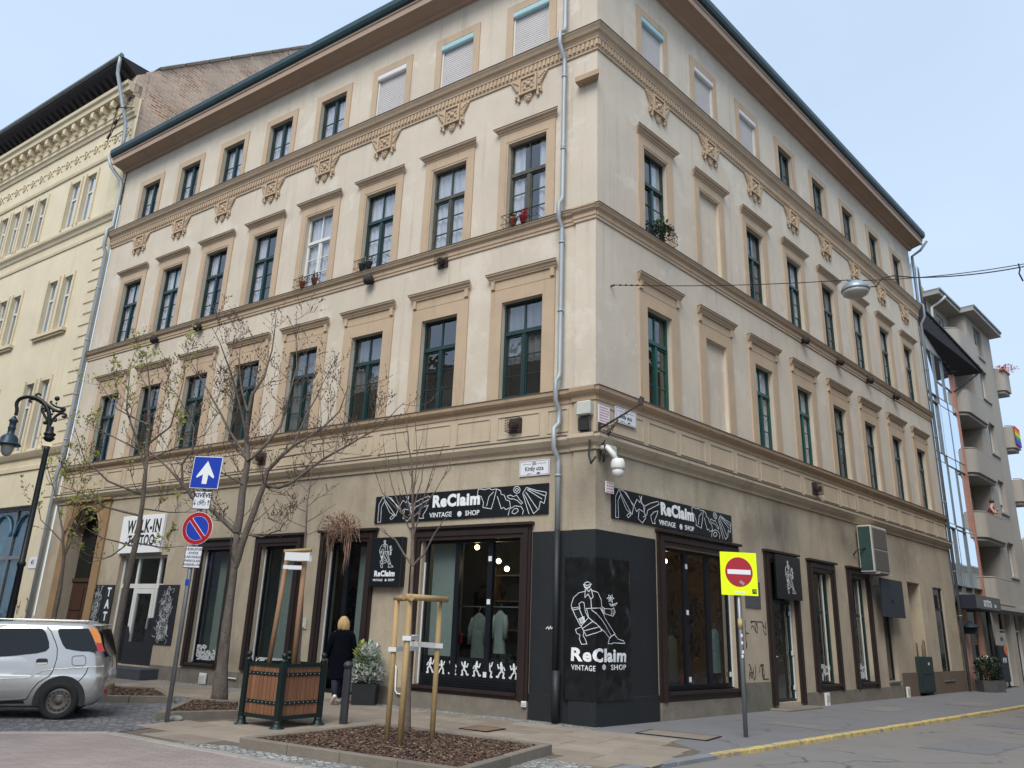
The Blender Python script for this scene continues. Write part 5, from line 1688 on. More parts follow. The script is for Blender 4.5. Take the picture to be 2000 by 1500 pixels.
pipe('long zinc downpipe between the corner house and the yellow house', [(-20.35, -.62, 18.1), (-20.3, -.5, 17.75), (-20.02, -.16, 17.2), (-19.98, -.12, 17.0), (-19.98, -.12, 15.3), (-20.02, -.27, 15.1), (-20.02, -.27, 14.4), (-20.02, -.16, 14.2), (-20.02, -.16, 6.4), (-20.1, -.2, 5.9), (-20.1, -.16, 5.5), (-20.1, -.14, 0)], .065, 'zinc', [(-20.02, -.16, z) for z in (12.8, 10.8, 8.8, 7.2)], ML)
pipe('grey downpipe at the far end of the side street front', [(LEN_R + .55, -.62, 18.05), (LEN_R + .3, -.4, 17.6), (LEN_R + .03, -.12, 17.3), (LEN_R + .03, -.12, 15.2), (LEN_R + .06, -.28, 15.0), (LEN_R + .06, -.28, 14.5), (LEN_R + .03, -.12, 14.2), (LEN_R + .03, -.12, 0)], .055, 'zinc_old', [(LEN_R + .03, -.12, z) for z in (12.2, 9.4, 6.8, 4.2, 2.6)], MR)

# ---- vents, camera cluster, lamp bracket, boxes
def round_vent(label, M_, x, z, r=.14):
    o = thing('wall_vent', label, 'vent', M_ @ T((x, 0, z)), 'flue vents on the corner house')
    MB().lathe([(r * .6, 0), (r * .62, .12), (r, .13), (r, .2), (r * .5, .25), (.01, .26)], 14, M=Matrix.Rotation(R(90), 4, 'X')).build('cowl', MT['vent'], o)
    b = MB()
    for k in range(5):
        b.tube([(r * 1.02 * math.cos(a), -.13 - .014 * k, r * 1.02 * math.sin(a)) for a in [i * .45 for i in range(15)]], .006, 4)
    b.build('wire_guard', MT['rust'], o)
def square_vent(label, M_, x, z, s=.15, y=0.0):
    o = thing('wall_vent', label, 'vent', M_ @ T((x, y, z)), 'flue vents on the corner house')
    MB().box(-s, s, -.03, -.002, -s, s).build('plate', MT['rust'], o)
    MB().lathe([(s * .55, 0), (s * .55, .14), (s * .4, .16)], 12, (0, -.03, -.01), Matrix.Rotation(R(90), 4, 'X')).build('flue', MT['vent'], o)
    b = MB()
    for k in range(6):
        t = -s + .02 + k * (2 * s - .04) / 5
        b.tube([(t, -.03, s), (t, -.2, s), (t, -.2, -s), (t, -.03, -s)], .005, 4).tube([(-s, -.03, t), (-s, -.2, t), (s, -.2, t), (s, -.03, t)], .005, 4)
    b.build('wire_guard', MT['rust'], o)
square_vent('square caged flue vent under the second floor sill near the corner', ML, -4.16, 10.0)
round_vent('round flue vent below the flower boxes on the left front', ML, -6.5, 10.03)
round_vent('round flue vent below the sill course, above the blue one-way sign', ML, -13.6, 10.08)
round_vent('round flue vent below the sill course, nearest the yellow house', ML, -15.85, 10.08)
square_vent('rusty square flue vent in the frieze above the street plate', ML, -1.9, 5.66, .155, -.013)
square_vent('square flue vent in the frieze behind the forked tree', ML, -9.9, 5.66, .15, -.013)
for x, wd_ in ((9.76, 'first of four from the corner'), (12.25, 'second of four from the corner'), (14.7, 'third of four from the corner'), (17.15, 'fourth from the corner')):
    round_vent('flue vent under the side street sill course, ' + wd_, MR, x, 10.08, .13)
square_vent('square flue vent in the side street frieze', MR, 9.77, 5.64, .16, -.013)
cam_ = thing('security_camera', 'white domed security cameras on an arm at the corner', 'camera', MR @ T((.1, 0, 4.75)))
MB().box(-.04, .28, -.2, -.05, .14, .32).build('junction_box', MT['plastic_cream'], cam_, bevel=.02)
MB().tube([(-.06, -.05, .26), (-.08, -.25, .22), (-.02, -.33, .1), (.04, -.36, -.02)], .055, 10).build('arm', MT['plastic_white'], cam_)
MB().lathe([(.02, .02), (.11, .0), (.135, -.07), (.14, -.16), (.13, -.19), (.12, -.2)], 16, (.08, -.36, .02)).build('housing', MT['plastic_white'], cam_)
MB().ball((.08, -.36, -.23), .115, 14, 8).build('dome', MT['plastic_white'], cam_)
MB().tube([(-.11, -.2, .28), (-.16, -.22, .0), (-.05, -.12, -.02), (.0, -.1, .15)], .022, 8).build('cable', MT['car_black'], cam_)
bx_ = thing('junction_box', 'cream junction box on the corner pier with hanging cable', 'junction box', ML @ T((-.2, -.05, 5.78)))
MB().box(-.17, .15, -.16, 0, -.13, .16).build('housing', MT['plastic_cream'], bx_, bevel=.025)
MB().tube([(.1, -.1, -.13), (.14, -.12, -.5), (.12, -.14, -.95), (.2, -.2, -1.12), (.3, -.2, -1.0)], .022, 8).build('cable', MT['car_black'], bx_)
MB().box(-.15, .08, -.09, 0, -.42, -.16).build('socket_box', MT['car_black'], bx_)
br = thing('iron_bracket', 'ornate rusty iron bracket projecting from the corner above the cameras', 'bracket', MR @ T((.02, -.02, 5.35)))
MB().tube([(0, -.05, .05), (.12, -.55, .28), (.2, -.85, .45)], [.022, .02, .018], 8).build('arm', MT['rust'], br)
MB().prism([(.17, -.78, .42), (.23, -.88, .4), (.23, -.92, .56), (.19, -.86, .6)], (.02, 0, .0)).build('hook', MT['rust'], br)
MB().tube([(0, -.04, -.45), (.04, -.16, -.1), (.1, -.4, .18)], .016, 6).build('strut', MT['rust'], br)
sc_ = MB()
for k, (t, r_) in enumerate(((.25, .06), (.45, .07), (.65, .05))):
    c_ = Vector((.05 + .06 * t, -.05 - .35 * t, -.25 + .42 * t + .03))
    sc_.tube([c_ + Vector((.2 * r_ * math.cos(a), -r_ * (1 - a / 9) * math.cos(a), r_ * (1 - a / 9) * math.sin(a))) for a in [i * .5 for i in range(14)]], .012, 5)
sc_.build('scrollwork', MT['rust'], br)
MB().box(-.03, .03, -.03, .0, -.55, .15).build('wall_plate', MT['rust'], br)
# flower boxes and railings on second floor sills
def sill_rail(M_, x, z, label, plants, seed, w=.5):
    o = thing('window_railing', label, 'railing', M_ @ T((x, -.14, z)), 'iron sill railings')
    b = MB()
    for zz in (.03, .26):
        b.tube([(-w, .14, zz), (-w, -.12, zz), (w, -.12, zz), (w, .14, zz)], .007, 5)
    b.build('rails', MT['iron'], o)
    s_ = MB()
    for k in range(5):
        cx = -w + (k + .5) * 2 * w / 5
        s_.tube([(cx - .09, -.12, .03), (cx - .03, -.12, .12), (cx - .09, -.12, .2), (cx, -.12, .255), (cx + .09, -.12, .2), (cx + .03, -.12, .12), (cx + .09, -.12, .03)], .006, 4)
    s_.build('scrolls', MT['iron'], o)
    for k, (dx, kind) in enumerate(plants):
        p = thing('flower_pot', '%s pot on the %s' % (('small', 'round', 'low')[k % 3] + ' ' + kind[0], label.split(' railing on the ')[-1].replace('second floor ', '')), 'flower pot', M_ @ T((x + dx, -.16, z + .005)), 'pots on window sills')
        MB().lathe([(.06, 0), (.09, .14), (.098, .145), (.098, .17), (.085, .17), (.08, .15)], 12).build('pot', MT[kind[1]], p)
        lb = leaf_cloud(MB(), Vector((0, 0, .22)), .11, .1, 70, .07, seed + k)
        lb.build('foliage', MT[kind[2]], p, fix=False)
TC, RD, GP = ('terracotta', 'terracotta', 'leaf_dark'), ('red', 'petal_red', 'petal_red'), ('grey', 'pot_grey', 'leaf_pale')
sill_rail(ML, colsL[0], Z2A, 'iron railing on the second floor sill nearest the corner', [(-.22, TC), (.05, RD)], 1)
sill_rail(ML, colsL[2], Z2A, 'iron railing on the sill of the third second floor window from the corner', [(-.3, GP), (-.05, GP)], 2)
sill_rail(ML, colsL[3], Z2A, 'iron railing on the sill of the white framed second floor window', [(-.22, TC), (.25, TC)], 3)
sill_rail(MR, colsR[0], Z2A, 'iron railing on the side street sill with bushy green plants', [], 4)
pot_plant('sill_plant', 'bushy green plants on the side street sill nearest the corner', None, None, [('foliage', 'leaf_dark', (0, 0, .18), .3, .18, 200, .11), ('foliage', 'leaf_green', (0, 0, .36), .18, .24, 70, .12)], 21, .55, MR @ T((colsR[0], -.12, Z2A)))
# air-conditioning unit, boards, cabinet, white boxes, bars
ac = thing('air_conditioner', 'old tall air conditioning unit with dark green side on the side street wall', 'air conditioner', MR @ T((12.95, 0, 4.22)))
MB().box(-.62, .62, -.5, -.09, -.68, .68).build('casing', MT['ac_white'], ac, bevel=.012)
MB().box(-.626, -.62, -.47, -.12, -.64, .64).build('side_panel', MT['ac_side'], ac)
for k, (z0, z1) in enumerate(((-.62, -.02), (.02, .62))):
    gq = MB().box(-.55, .55, -.512, -.501, z0, z1)
    for j in range(13):
        z = z0 + .03 + j * (z1 - z0 - .06) / 12
        gq.box(-.53, .53, -.524, -.5125, z - .009, z + .009)
    gq.build('grille', MT['grille'], ac)
for x in (-.5, .5):
    MB().box(x - .02, x + .02, -.6, 0, -.73, -.69).build('wall_bracket', MT['zinc'], ac)
MB().tube([(-.62, -.3, 0), (-.8, -.12, -.05), (-.86, -.02, -.2)], .02, 6).build('hose', MT['car_black'], ac)
bd = thing('sign_board', 'blank dark navy board standing off the wall right of the air conditioner', 'sign', MR @ T((14.05, 0, 2.87)))
MB().box(-.88, .88, -.34, -.28, -.56, .56).build('panel', MT['board_navy'], bd, bevel=.006)
MB().tube([(.12 * math.cos(a) - .05, -.345, .12 * math.sin(a)) for a in [R(200) + R(14) * i for i in range(11)]], .014, 5).build('emblem', MT['car_black'], bd)
for x in (-.6, .6):
    MB().box(x - .02, x + .02, -.281, 0, .3, .34).build('stand_off', MT['zinc_old'], bd)
cb = thing('metal_cabinet', 'dark green metal cabinet in the wall recess of the side street front', 'cabinet', MR @ T((16.95, 0, -.1)))
MB().box(-.62, .62, -.14, .1, .2, 1.28).build('body', MT['cabinet'], cb, bevel=.01)
MB().box(-.57, .57, -.152, -.1405, .26, .72).box(-.57, .57, -.152, -.1405, .75, 1.22).build('door_panel', MT['cabinet'], cb)
MB().box(.1, .22, -.158, -.1525, 1.02, 1.1).build('label_plate', MT['plate_white'], cb)
rods = MB()
for x in (-.5, -.42, .0, .1, .22, .32):
    rods.tube([(x, -.05, 1.28), (x, -.05, 1.28 + rnd.uniform(.35, .55))], .01, 5)
rods.build('rods', MT['iron'], cb)
for x, nm in ((9.35, 'below the first narrow side street window'), (15.2, 'left of the metal cabinet')):
    wb = thing('meter_box', 'small white meter box low on the wall ' + nm, 'meter box', MR @ T((x, 0, .0)))
    MB().box(-.12, .12, -.1, -.045, -.08, .3).build('housing', MT['plastic_white'], wb, bevel=.01)
    MB().box(-.1, .1, -.108, -.1005, .1, .24).build('lid', MT['plastic_cream'], wb)
for x, z, nm in ((-11.0, .0, 'narrow shop window behind the forked tree'), (-1.48, .2, 'corner shop window')):
    wb = thing('meter_box', 'small white box low on the wall under the ' + nm, 'meter box', ML @ T((x, 0, z)))
    k_ = 1 if z == 0 else .4
    MB().box(-.13 * k_, .13 * k_, -.1, -.05, .02, .02 + .26 * k_).build('housing', MT['plastic_white'], wb, bevel=.008)
    MB().box(-.1 * k_, .1 * k_, -.108, -.1005, .05, .02 + .2 * k_).build('lid', MT['plastic_cream'], wb)
# dried grasses over the shop door
dg_ = thing('dried_bouquet', 'dried grass bouquet hanging over the shop door', 'bouquet', ML @ T((-6.5, -.16, 3.62)))
b1, b2 = MB(), MB()
r2 = random.Random(5)
for k in range(150):
    a, s_ = r2.uniform(0, 6.28), r2.uniform(.15, .55)
    p0 = Vector((r2.uniform(-.3, .3), r2.uniform(-.05, .05), r2.uniform(-.05, .1)))
    d_ = Vector((math.cos(a), .35 * math.sin(a), r2.uniform(-.3, .9))).normalized()
    p1 = p0 + d_ * s_ * .6
    p2 = p1 + Vector((d_.x * .2, d_.y * .1 - .02, -.3 - .4 * r2.random())) * s_
    b1.tube([p0, p1, p2], [.006, .005, .003], 4, cap=False)
for k in range(16):
    x = r2.choice((-.42, -.3, .1, .2, .3)) + r2.uniform(-.06, .06)
    l = r2.uniform(.3, 1.05)
    b2.tube([(x, -.03, .05), (x + r2.uniform(-.05, .05), -.05, -l * .5), (x + r2.uniform(-.06, .06), -.04, -l)], [.005, .008, .002], 5, cap=False)
b1.build('grass_heads', MT['dry_grass'], dg_, fix=False)
b2.build('trailing_stems', MT['dry_grass'], dg_, fix=False)
leaf_cloud(MB(), Vector((0, -.04, .1)), .42, .3, 420, .14, 8, flat=.22).build('dry_leaves', MT['dry_grass'], dg_, fix=False)
# graffiti on the wall by the green side door
def scrawl(name, label, M_, x0, z0, wd, h, seed, n=3, y=-.004):
    o = thing(name, label, 'graffiti', M_ @ T((x0, y, z0)))
    r2 = random.Random(seed)
    for k in range(n):
        b = MB()
        pts = [(wd * (k + r2.random()) / n, h * r2.random())]
        a = r2.uniform(0, 6.3)
        for j in range(16):
            a += r2.choice((-1.9, -.5, -.4, .5, .7, .9))
            pts.append((max(wd * (k - .25) / n, min(wd * (k + 1.2) / n, pts[-1][0] + .09 * math.cos(a))), max(0, min(h, pts[-1][1] + .13 * math.sin(a)))))
        b.stroke(pts, .02, lambda x, z, d: (x, -d, z), .001)
        b.build('stroke', MT['graffiti'], o)
scrawl('graffiti_tag', 'black scrawled tag high on the wall left of the green side door', MR, 5.5, 1.35, .85, .6, 3)
scrawl('graffiti_tag', 'black scrawled tag low on the wall left of the green side door', MR, 5.55, .68, .8, .32, 4, 4)
scrawl('graffiti_tag', 'black scrawled tag on the pier of the yellow house', ML, -21.3, 1.1, .8, .9, 5, 3, -.05)
wt = thing('graffiti_tag', 'tiny white scrawl on the dark painted corner', 'graffiti', ML @ T((-1.0, -.009, 1.62)))
MB().stroke([(-.07, 0), (-.03, .04), (-.01, -.01), (.03, .05), (.04, 0), (.08, .03)], .014, lambda x, z, d: (x, -d, z), .001).build('stroke', MT['sign_white'], wt)
nb = thing('notice_board', 'blank grey notice panel on the wall behind the no entry sign', 'notice', MR @ T((5.85, 0, 2.55)))
MB().box(-.36, .36, -.02, -.002, -.3, .3).build('panel', MT['pot_grey'], nb)
MB().box(.14, .24, -.024, -.0205, .02, .1).build('sticker', MT['plate_white'], nb)

# ================================================================ yellow house on the left
yel = thing('yellow_house', 'ornate pale yellow town house with bracketed cornice left of the corner house', 'building', T(COR))
YL = 36.0
YW = []
for (sa, sb, za, zb) in ((22.15, 22.95, 16.3, 18.4), (23.35, 24.15, 16.3, 18.4), (26.0, 26.75, 16.3, 18.4), (27.1, 27.85, 16.3, 18.4), (28.2, 28.95, 16.3, 18.4), (29.3, 30.05, 16.3, 18.4),
                         (22.25, 22.95, 11.75, 13.95), (23.35, 24.1, 11.75, 13.95), (26.2, 26.95, 11.75, 13.95), (27.35, 28.1, 11.75, 13.95), (30.3, 31.05, 11.75, 13.95),
                         (22.25, 22.95, 7.15, 9.75), (23.35, 24.05, 7.15, 9.75), (26.2, 26.95, 7.15, 9.75), (27.35, 28.1, 7.15, 9.75)):
    YW.append((-sb, -sa, za, zb))
YM = HL @ T((0, -.04, 0))
wall(MB(), -YL, -19.99, 0, 21.0, YW + [(-26.5, -21.35, 0, 5.1, .35)], .25).build('wall', MT['yellow_wall'], yel, YM, fix=False)
for a, b, c, d in YW:
    f_ = MB().box(a, a + .06, .13, .2, c, d).box(b - .06, b, .13, .2, c, d).box(a + .06, b - .06, .13, .2, d - .06, d).box(a + .06, b - .06, .13, .2, c, c + .06).box(a + .06, b - .06, .12, .2, c + (d - c) * .66 - .04, c + (d - c) * .66 + .04)
    f_.box((a + b) / 2 - .03, (a + b) / 2 + .03, .13, .2, c + .06, c + (d - c) * .66 - .04)
    W = f_.build('window', MT['white_frame'], yel, YM)
    m_ = (a + b) / 2
    zt = c + (d - c) * .66
    for u in ((a + .06, m_ - .03, c + .06, zt - .04), (m_ + .03, b - .06, c + .06, zt - .04), (a + .06, b - .06, zt + .04, d - .06)):
        MB().box(u[0], u[1], .17, .175, u[2], u[3]).build('pane', MT['window_glass'], W)
    MB().quad((a, .32, c), (b, .32, c), (b, .32, d), (a, .32, d)).build('curtain', MT['curtain'], W, fix=False)
    MB().box(a - .12, a - .002, -.05, 0, c - .02, d + .12).box(b + .002, b + .12, -.05, 0, c - .02, d + .12).build('surround', MT['yellow_trim'], W)
for a, b, z in ((-24.35, -21.95, 11.68), (-28.4, -25.9, 11.68)):
    MB().box(a, b, -.16, 0, z - .12, z).box(a + .1, b - .1, -.1, 0, z - .2, z - .121).build('sill', MT['yellow_trim'], yel, YM)
def ycourse(nm, prof, mt='yellow_trim', xb=-20.1):
    return MB().sweep(prof, -YL, xb).build(nm, MT[mt], yel, YM)
ycourse('string_course', [(0, 15.2), (-.04, 15.2), (-.06, 15.3), (-.03, 15.32), (-.03, 15.65), (-.08, 15.68), (-.12, 15.78), (-.2, 15.86), (-.22, 15.95), (0, 16.02)])
ycourse('string_course', [(0, 6.35), (-.05, 6.35), (-.06, 6.5), (-.03, 6.52), (-.03, 6.75), (-.1, 6.8), (-.16, 6.9), (-.2, 6.98), (-.2, 7.03), (0, 7.08)])
ycourse('string_course', [(0, 18.75), (-.05, 18.75), (-.08, 18.85), (-.04, 18.87), (-.04, 19.0), (0, 19.02)])
ycourse('cornice', [(0, 20.2), (-.06, 20.2), (-.1, 20.32), (-.16, 20.36), (-.16, 20.48), (-.2, 20.52), (-.2, 21.1), (-.5, 21.12), (-.52, 21.3), (-.6, 21.36), (-.62, 21.5), (0, 21.55)])
mo = MB().box(-.11, .11, -.46, -.2, 20.78, 21.1).box(-.09, .09, -.34, -.2, 20.62, 20.779).ball((0, -.42, 20.86), .09, 8, 5).ball((0, -.3, 20.62), .07, 8, 5).mesh('modillion', MT['yellow_trim'])
x = -20.6
while x > -YL:
    put('modillion', mo, yel, YM @ T((x, 0, 0)))
    x -= .72
sc_ = MB()
sc_.tube([(.16 * (1 - a / 13) * math.cos(a) , -.02, 19.55 + .22 * (1 - a / 13) * math.sin(a)) for a in [i * .55 for i in range(18)]], .03, 5).ball((.28, -.01, 19.68), .07, 7, 4, (1, .6, 1)).ball((.3, -.01, 19.42), .06, 7, 4, (1, .6, 1)).ball((-.26, -.01, 19.66), .06, 7, 4, (1, .6, 1))
scm = sc_.mesh('frieze_scroll', MT['yellow_trim'])
x = -20.6
while x > -YL:
    put('frieze_scroll', scm, yel, YM @ T((x, 0, 0)))
    x -= .72
q1 = MB().box(-.36, .36, -.025, 0, 0, .38).mesh('quoin', MT['yellow_wall'], bevel=.02)
z, k = 7.15, 0
while z < 15.0:
    put('quoin', q1, yel, YM @ T((-20.62 - (.0 if k % 2 else .14), 0, z)))
    z += .44
    k += 1
z = 5.3
while z < 6.3:
    put('quoin', q1, yel, YM @ T((-20.62, 0, z)))
    z += .44
MB().box(-21.1, -20.13, -.02, 0, 15.95, 18.5).build('pale_patch', MT['yellow_pale'], yel, YM)
ev = MB().sweep([(.2, 21.56), (-.9, 22.25), (-.95, 22.35), (.2, 22.42)], -YL, -20.15)
ev.build('eaves', MT['eave_dark'], yel, YM)
raf = MB().box(-.06, .06, -.85, 0, 0, .12).mesh('rafter_end', MT['eave_dark'])
x = -20.5
while x > -32:
    put('rafter_end', raf, yel, YM @ T((x, -.05, 21.55)) @ Matrix.Rotation(R(-32), 4, 'X'))
    x -= .42
MB().tube([(-YL, -.98, 22.42), (-20.2, -.98, 22.42)], .09, 10).build('gutter', MT['zinc_old'], yel, YM)
MB().tube([(-20.28, -.98, 22.4), (-20.35, -.95, 22.0), (-20.4, -.9, 21.7), (-20.1, -.35, 19.6), (-20.08, -.3, 18.9), (-20.1, -.3, 18.3)], .07, 10).build('downpipe', MT['zinc'], yel, YM)
MB().quad((-YL, .3, 22.2), (-20.2, .3, 22.2), (-20.2, 9, 29.4), (-YL, 9, 29.4)).build('roof', MT['roof_tile'], yel, YM, fix=False)
# brick fire wall rising above the neighbour's roof
MB().prism([(-20.12, 0, 16.5), (-20.12, .0, 22.3), (-20.12, .55, 22.75), (-20.12, 9.5, 30.9), (-20.12, 9.5, 16.5)], (-.35, 0, 0)).build('fire_wall', MT['gable_brick'], yel, HL)
MB().prism([(-20.1, -.35, 21.0), (-20.1, .1, 21.0), (-20.1, .1, 22.3), (-20.1, -.35, 21.9)], (-.4, 0, 0)).build('fire_wall_shoulder', MT['gable_brick'], yel, HL)
for k in range(9):
    y0 = .5 + k * 1.0
    zz = 22.75 + (y0 - .55) * .9106
    M_ = HL @ T((-20.3, y0, zz)) @ Matrix.Rotation(math.atan(.9106), 4, 'X')
    MB().box(-.27, .27, .02, 1.3, 0, .13).build('coping_stone', MT['plinth'], yel, M_, bevel=.02)
# painted shop window
xa, xb = -26.5, -21.35
MB().quad((xa, .35, 0), (xb, .35, 0), (xb, .35, 5.1), (xa, .35, 5.1)).build('painted_shopfront', MT['mural'], yel, YM, fix=False)
fr = MB()
for x in (xa, -24.8, -23.1, xb - .1):
    fr.box(x, x + .1, .24, .34, 0, 5.1)
fr.box(xa, xb, .25, .34, 3.3, 3.42).box(xa, xb, .25, .34, 4.98, 5.1).box(xa, xb, .25, .34, 0, .5)
fr.build('shop_frame', MT['zinc_old'], yel, YM)
for x0_ in (-24.75, -23.05):
    MB().tube([(x0_ + .8 + .7 * math.cos(a), .25, 4.1 + .75 * math.sin(a)) for a in [math.pi * i / 14 for i in range(15)]], .05, 6).build('tracery', MT['mural'], yel, YM)
for u in ((-24.7, -23.1, .5, 3.3), (-23.0, -21.45, .5, 3.3), (-24.7, -23.1, 3.42, 4.98), (-23.0, -21.45, 3.42, 4.98)):
    MB().box(u[0], u[1], .29, .296, u[2], u[3]).build('pane', MT['shop_glass'], yel, YM)
# iron stays of an old wire bracket at the roof corner
st = thing('wire_bracket', 'rusty iron wire bracket at the eaves between the two houses', 'bracket', ML)
b = MB()
for a, c in (((-20.25, -.3, 21.2), (-20.1, -.9, 18.6)), ((-20.25, -.1, 20.6), (-20.0, -.9, 20.0)), ((-20.2, -.2, 19.6), (-19.9, -.9, 18.6)), ((-20.1, -.9, 18.5), (-20.1, -.8, 20.2))):
    b.tube([a, c], .018, 5)
b.build('stays', MT['rust'], st)
for p in ((-20.25, -.5, 20.3), (-20.15, -.75, 19.5), (-20.0, -.85, 20.05), (-20.08, -.9, 18.75), (-20.2, -.4, 20.8)):
    ins = MB()
    for k in range(3):
        ins.ball((p[0] + .06 * (k - 1), p[1], p[2] + .05 * (k - 1)), .055, 7, 4)
    ins.build('insulator', MT['rust'], st)

# ================================================================ glass fronted house and grey apartment block
gls = thing('glass_building', 'narrow mirror glass fronted house between the corner house and the grey block', 'building', T(COR))
GX0, GX1 = LEN_R + .18, 25.2
MB().box(GX0, GX1, .12, 6, 0, 14.6).build('wall', MT['old_wall'], gls, HR)
xs_ = [GX0, 22.61, 22.85, 23.97, GX1]
zsg = [3.75, 5.95, 6.1, 8.55, 8.92, 11.1, 11.42, 13.38]
for i in range(4):
    for j in range(7):
        if j % 2 and False:
            continue
        MB().box(xs_[i] + .02, xs_[i + 1] - .02, .03, .05, zsg[j] + .02, zsg[j + 1] - .02).build('glass_panel', MT['mirror_glass'], gls, HR @ T((0, 0, 0)) @ Matrix.Rotation(rnd.uniform(-.002, .002), 4, 'Z'))
fr = MB()
for x in xs_:
    fr.box(x - .02, x + .02, .0, .1, 3.4, 13.5)
for z in zsg:
    fr.box(GX0, GX1, .005, .1, z - .016, z + .016)
fr.build('mullions', MT['zinc_old'], gls, HR)
MB().box(GX0, GX1, .02, .11, 13.4, 14.6).build('fascia', MT['grey_trim'], gls, HR)
cq = [Vector((GX0 + .02, -.06, 15.1)), Vector((26.4, -.92, 13.2)), Vector((GX1 + .1, -.0, 12.95)), Vector((GX0 + .02, -.0, 14.25))]
cn = MB().prism(cq, (0, .02, .14)).build('canopy', MT['eave_dark'], gls, HR)
for k in range(9):
    t = .1 + k * .1
    a_, b_ = cq[3].lerp(cq[2], t), cq[0].lerp(cq[1], t)
    MB().tube([a_ - Vector((0, 0, .012)), b_ - Vector((0, 0, .012))], .014, 4).build('soffit_batten', MT['zinc_old'], cn)
MB().tube([cq[0] + Vector((0, -.02, .1)), cq[1] + Vector((0, -.02, .1))], .06, 6).build('canopy_edge', MT['gutter'], cn)
MB().tube([(GX1 - .05, -.02, 12.2), (26.2, -.8, 13.15)], .04, 6).build('canopy_strut', MT['eave_dark'], gls, HR)
MB().box(GX1 - .04, GX1 + .06, -.06, .12, 3.4, 13.9).build('corner_strip', MT['copper'], gls, HR)
for x0_, x1_ in ((GX0, GX0 + .62), (GX0 + .66, GX0 + 1.2)):
    MB().prism([(x0_ + .01, .1, 14.3), (x1_ - .01, .1, 14.3), (x1_ - .01, .1, 17.4), (x1_ - .1, .25, 17.9), (x0_ + .01, .25, 17.9), (x0_ + .01, .1, 17.4)][:4] + [(x0_ + .01, .1, 17.4)], (0, .03, 0)).build('upper_glass', MT['mirror_glass'], gls, HR)
for x in (GX0 + .64, GX0 + 1.22):
    MB().tube([(x, .08, 14.3), (x, .08, 17.3), (x - .08, .3, 17.75), (x - .3, .8, 18.0)], .035, 6).build('upper_rail', MT['zinc_old'], gls, HR)
MB().box(GX0, GX0 + 1.2, .16, 5, 14.6, 17.4).build('upper_storey', MT['grey_trim'], gls, HR)
for x in (GX0 + .55, GX0 + 2.35):
    pr_ = MB().box(x, x + .6, .0, .3, -.1, 3.1)
    for z in (.8, 1.6, 2.4):
        pr_.box(x - .004, x + .604, -.004, .2, z, z + .012)
    pr_.build('stone_pier', MT['pink_stone'], gls, HR)
MB().box(GX0 + 1.2, GX0 + 2.3, .05, .1, -.1, 3.0).build('door', MT['car_glass'], gls, HR)
MB().box(GX0, GX1, .04, .11, 3.1, 3.5).build('lintel', MT['grey_trim'], gls, HR)
aw = thing('shop_awning', 'dark box awning with pale lettering over the pink stone entrance', 'awning', MR @ T((23.12, 0, 3.12)))
MB().box(-1.66, 1.66, -.66, -.01, -.26, .26).build('box_canopy', MT['awning'], aw, bevel=.02)
MB().box(-1.63, 1.5, -.675, -.662, -.22, .23).build('front_panel', MT['awning_front'], aw)
text('lettering', 'antra', .5, MT['plate_white'], aw, T((-.2, -.677, .02)), offset=.006, extrude=.002)
text('lettering', 'bar', .2, MT['plate_white'], aw, T((.85, -.677, -.06)), offset=.002, extrude=.002)
al = thing('wall_lantern', 'small dark projecting lantern sign at the end of the corner house', 'lantern', MR @ T((LEN_R + .45, 0, 2.1)))
MB().box(-.05, .05, -.5, -.02, -.12, .1).build('box_sign', MT['awning'], al)
MB().lathe([(.3, .1), (.26, .16), (.08, .3), (.02, .34)], 8, (0, -.3, 0)).build('hood', MT['awning'], al)

gry = thing('apartment_block', 'grey interwar apartment block with rounded balconies down the side street', 'building', T(COR))
G0, G1, G2 = 25.3, 28.45, 32.7
ops_b = []
for z in (4.6, 7.5, 10.3, 13.0, 15.2):
    ops_b.append((29.7, 31.0, z, z + 1.55))
wall(MB(), G1, G2, 3.4, 17.0, ops_b, .22).build('bay_wall', MT['grey_render'], gry, HR @ T((0, -.1, 0)), fix=False)
ops_r = [(26.0, 27.2, z - .4, z + 1.9) for z in (4.6, 7.5, 10.3, 13.2)] + [(26.6, 27.7, 15.35, 16.6)]
wall(MB(), G0, G1, 3.4, 16.9, ops_r, .15).build('recess_wall', MT['grey_render'], gry, HR @ T((0, .65, 0)), fix=False)
sw_ = MB().quad((G1, -.1, 3.4), (G1, .65, 3.4), (G1, .65, 17.0), (G1, -.1, 17.0)).quad((G2, -.1, -.1), (G2, 12, -.1), (G2, 12, 17.6), (G2, -.1, 17.6))
sw_.build('side_wall', MT['grey_render'], gry, HR, fix=False)
for k, (a, b, c, d) in enumerate(ops_b + ops_r):
    y = .08 if k < len(ops_b) else .73
    f_ = MB().box(a, a + .07, y, y + .06, c, d).box(b - .07, b, y, y + .06, c, d).box(a + .07, b - .07, y, y + .06, d - .07, d).box(a + .07, b - .07, y, y + .06, c, c + .07).box((a + b) / 2 - .04, (a + b) / 2 + .04, y, y + .06, c + .07, d - .07)
    W = f_.build('window', MT['white_frame'], gry, HR)
    if k in (1,):
        MB().box(a + .07, b - .07, y - .02, y + .02, c + .45, d - .07).build('roller_blind', MT['shutter'], W)
    for u in ((a + .07, (a + b) / 2 - .04), ((a + b) / 2 + .04, b - .07)):
        MB().box(u[0], u[1], y + .03, y + .036, c + .07, d - .07).build('pane', MT['window_glass'], W)
    MB().box(a - .06, b + .06, y - .25, y - .0, c - .08, c - .005).build('sill', MT['grey_trim'], W)
    MB().quad((a, y + .2, c), (b, y + .2, c), (b, y + .2, d), (a, y + .2, d)).build('curtain', MT['curtain_grey'], W, fix=False)
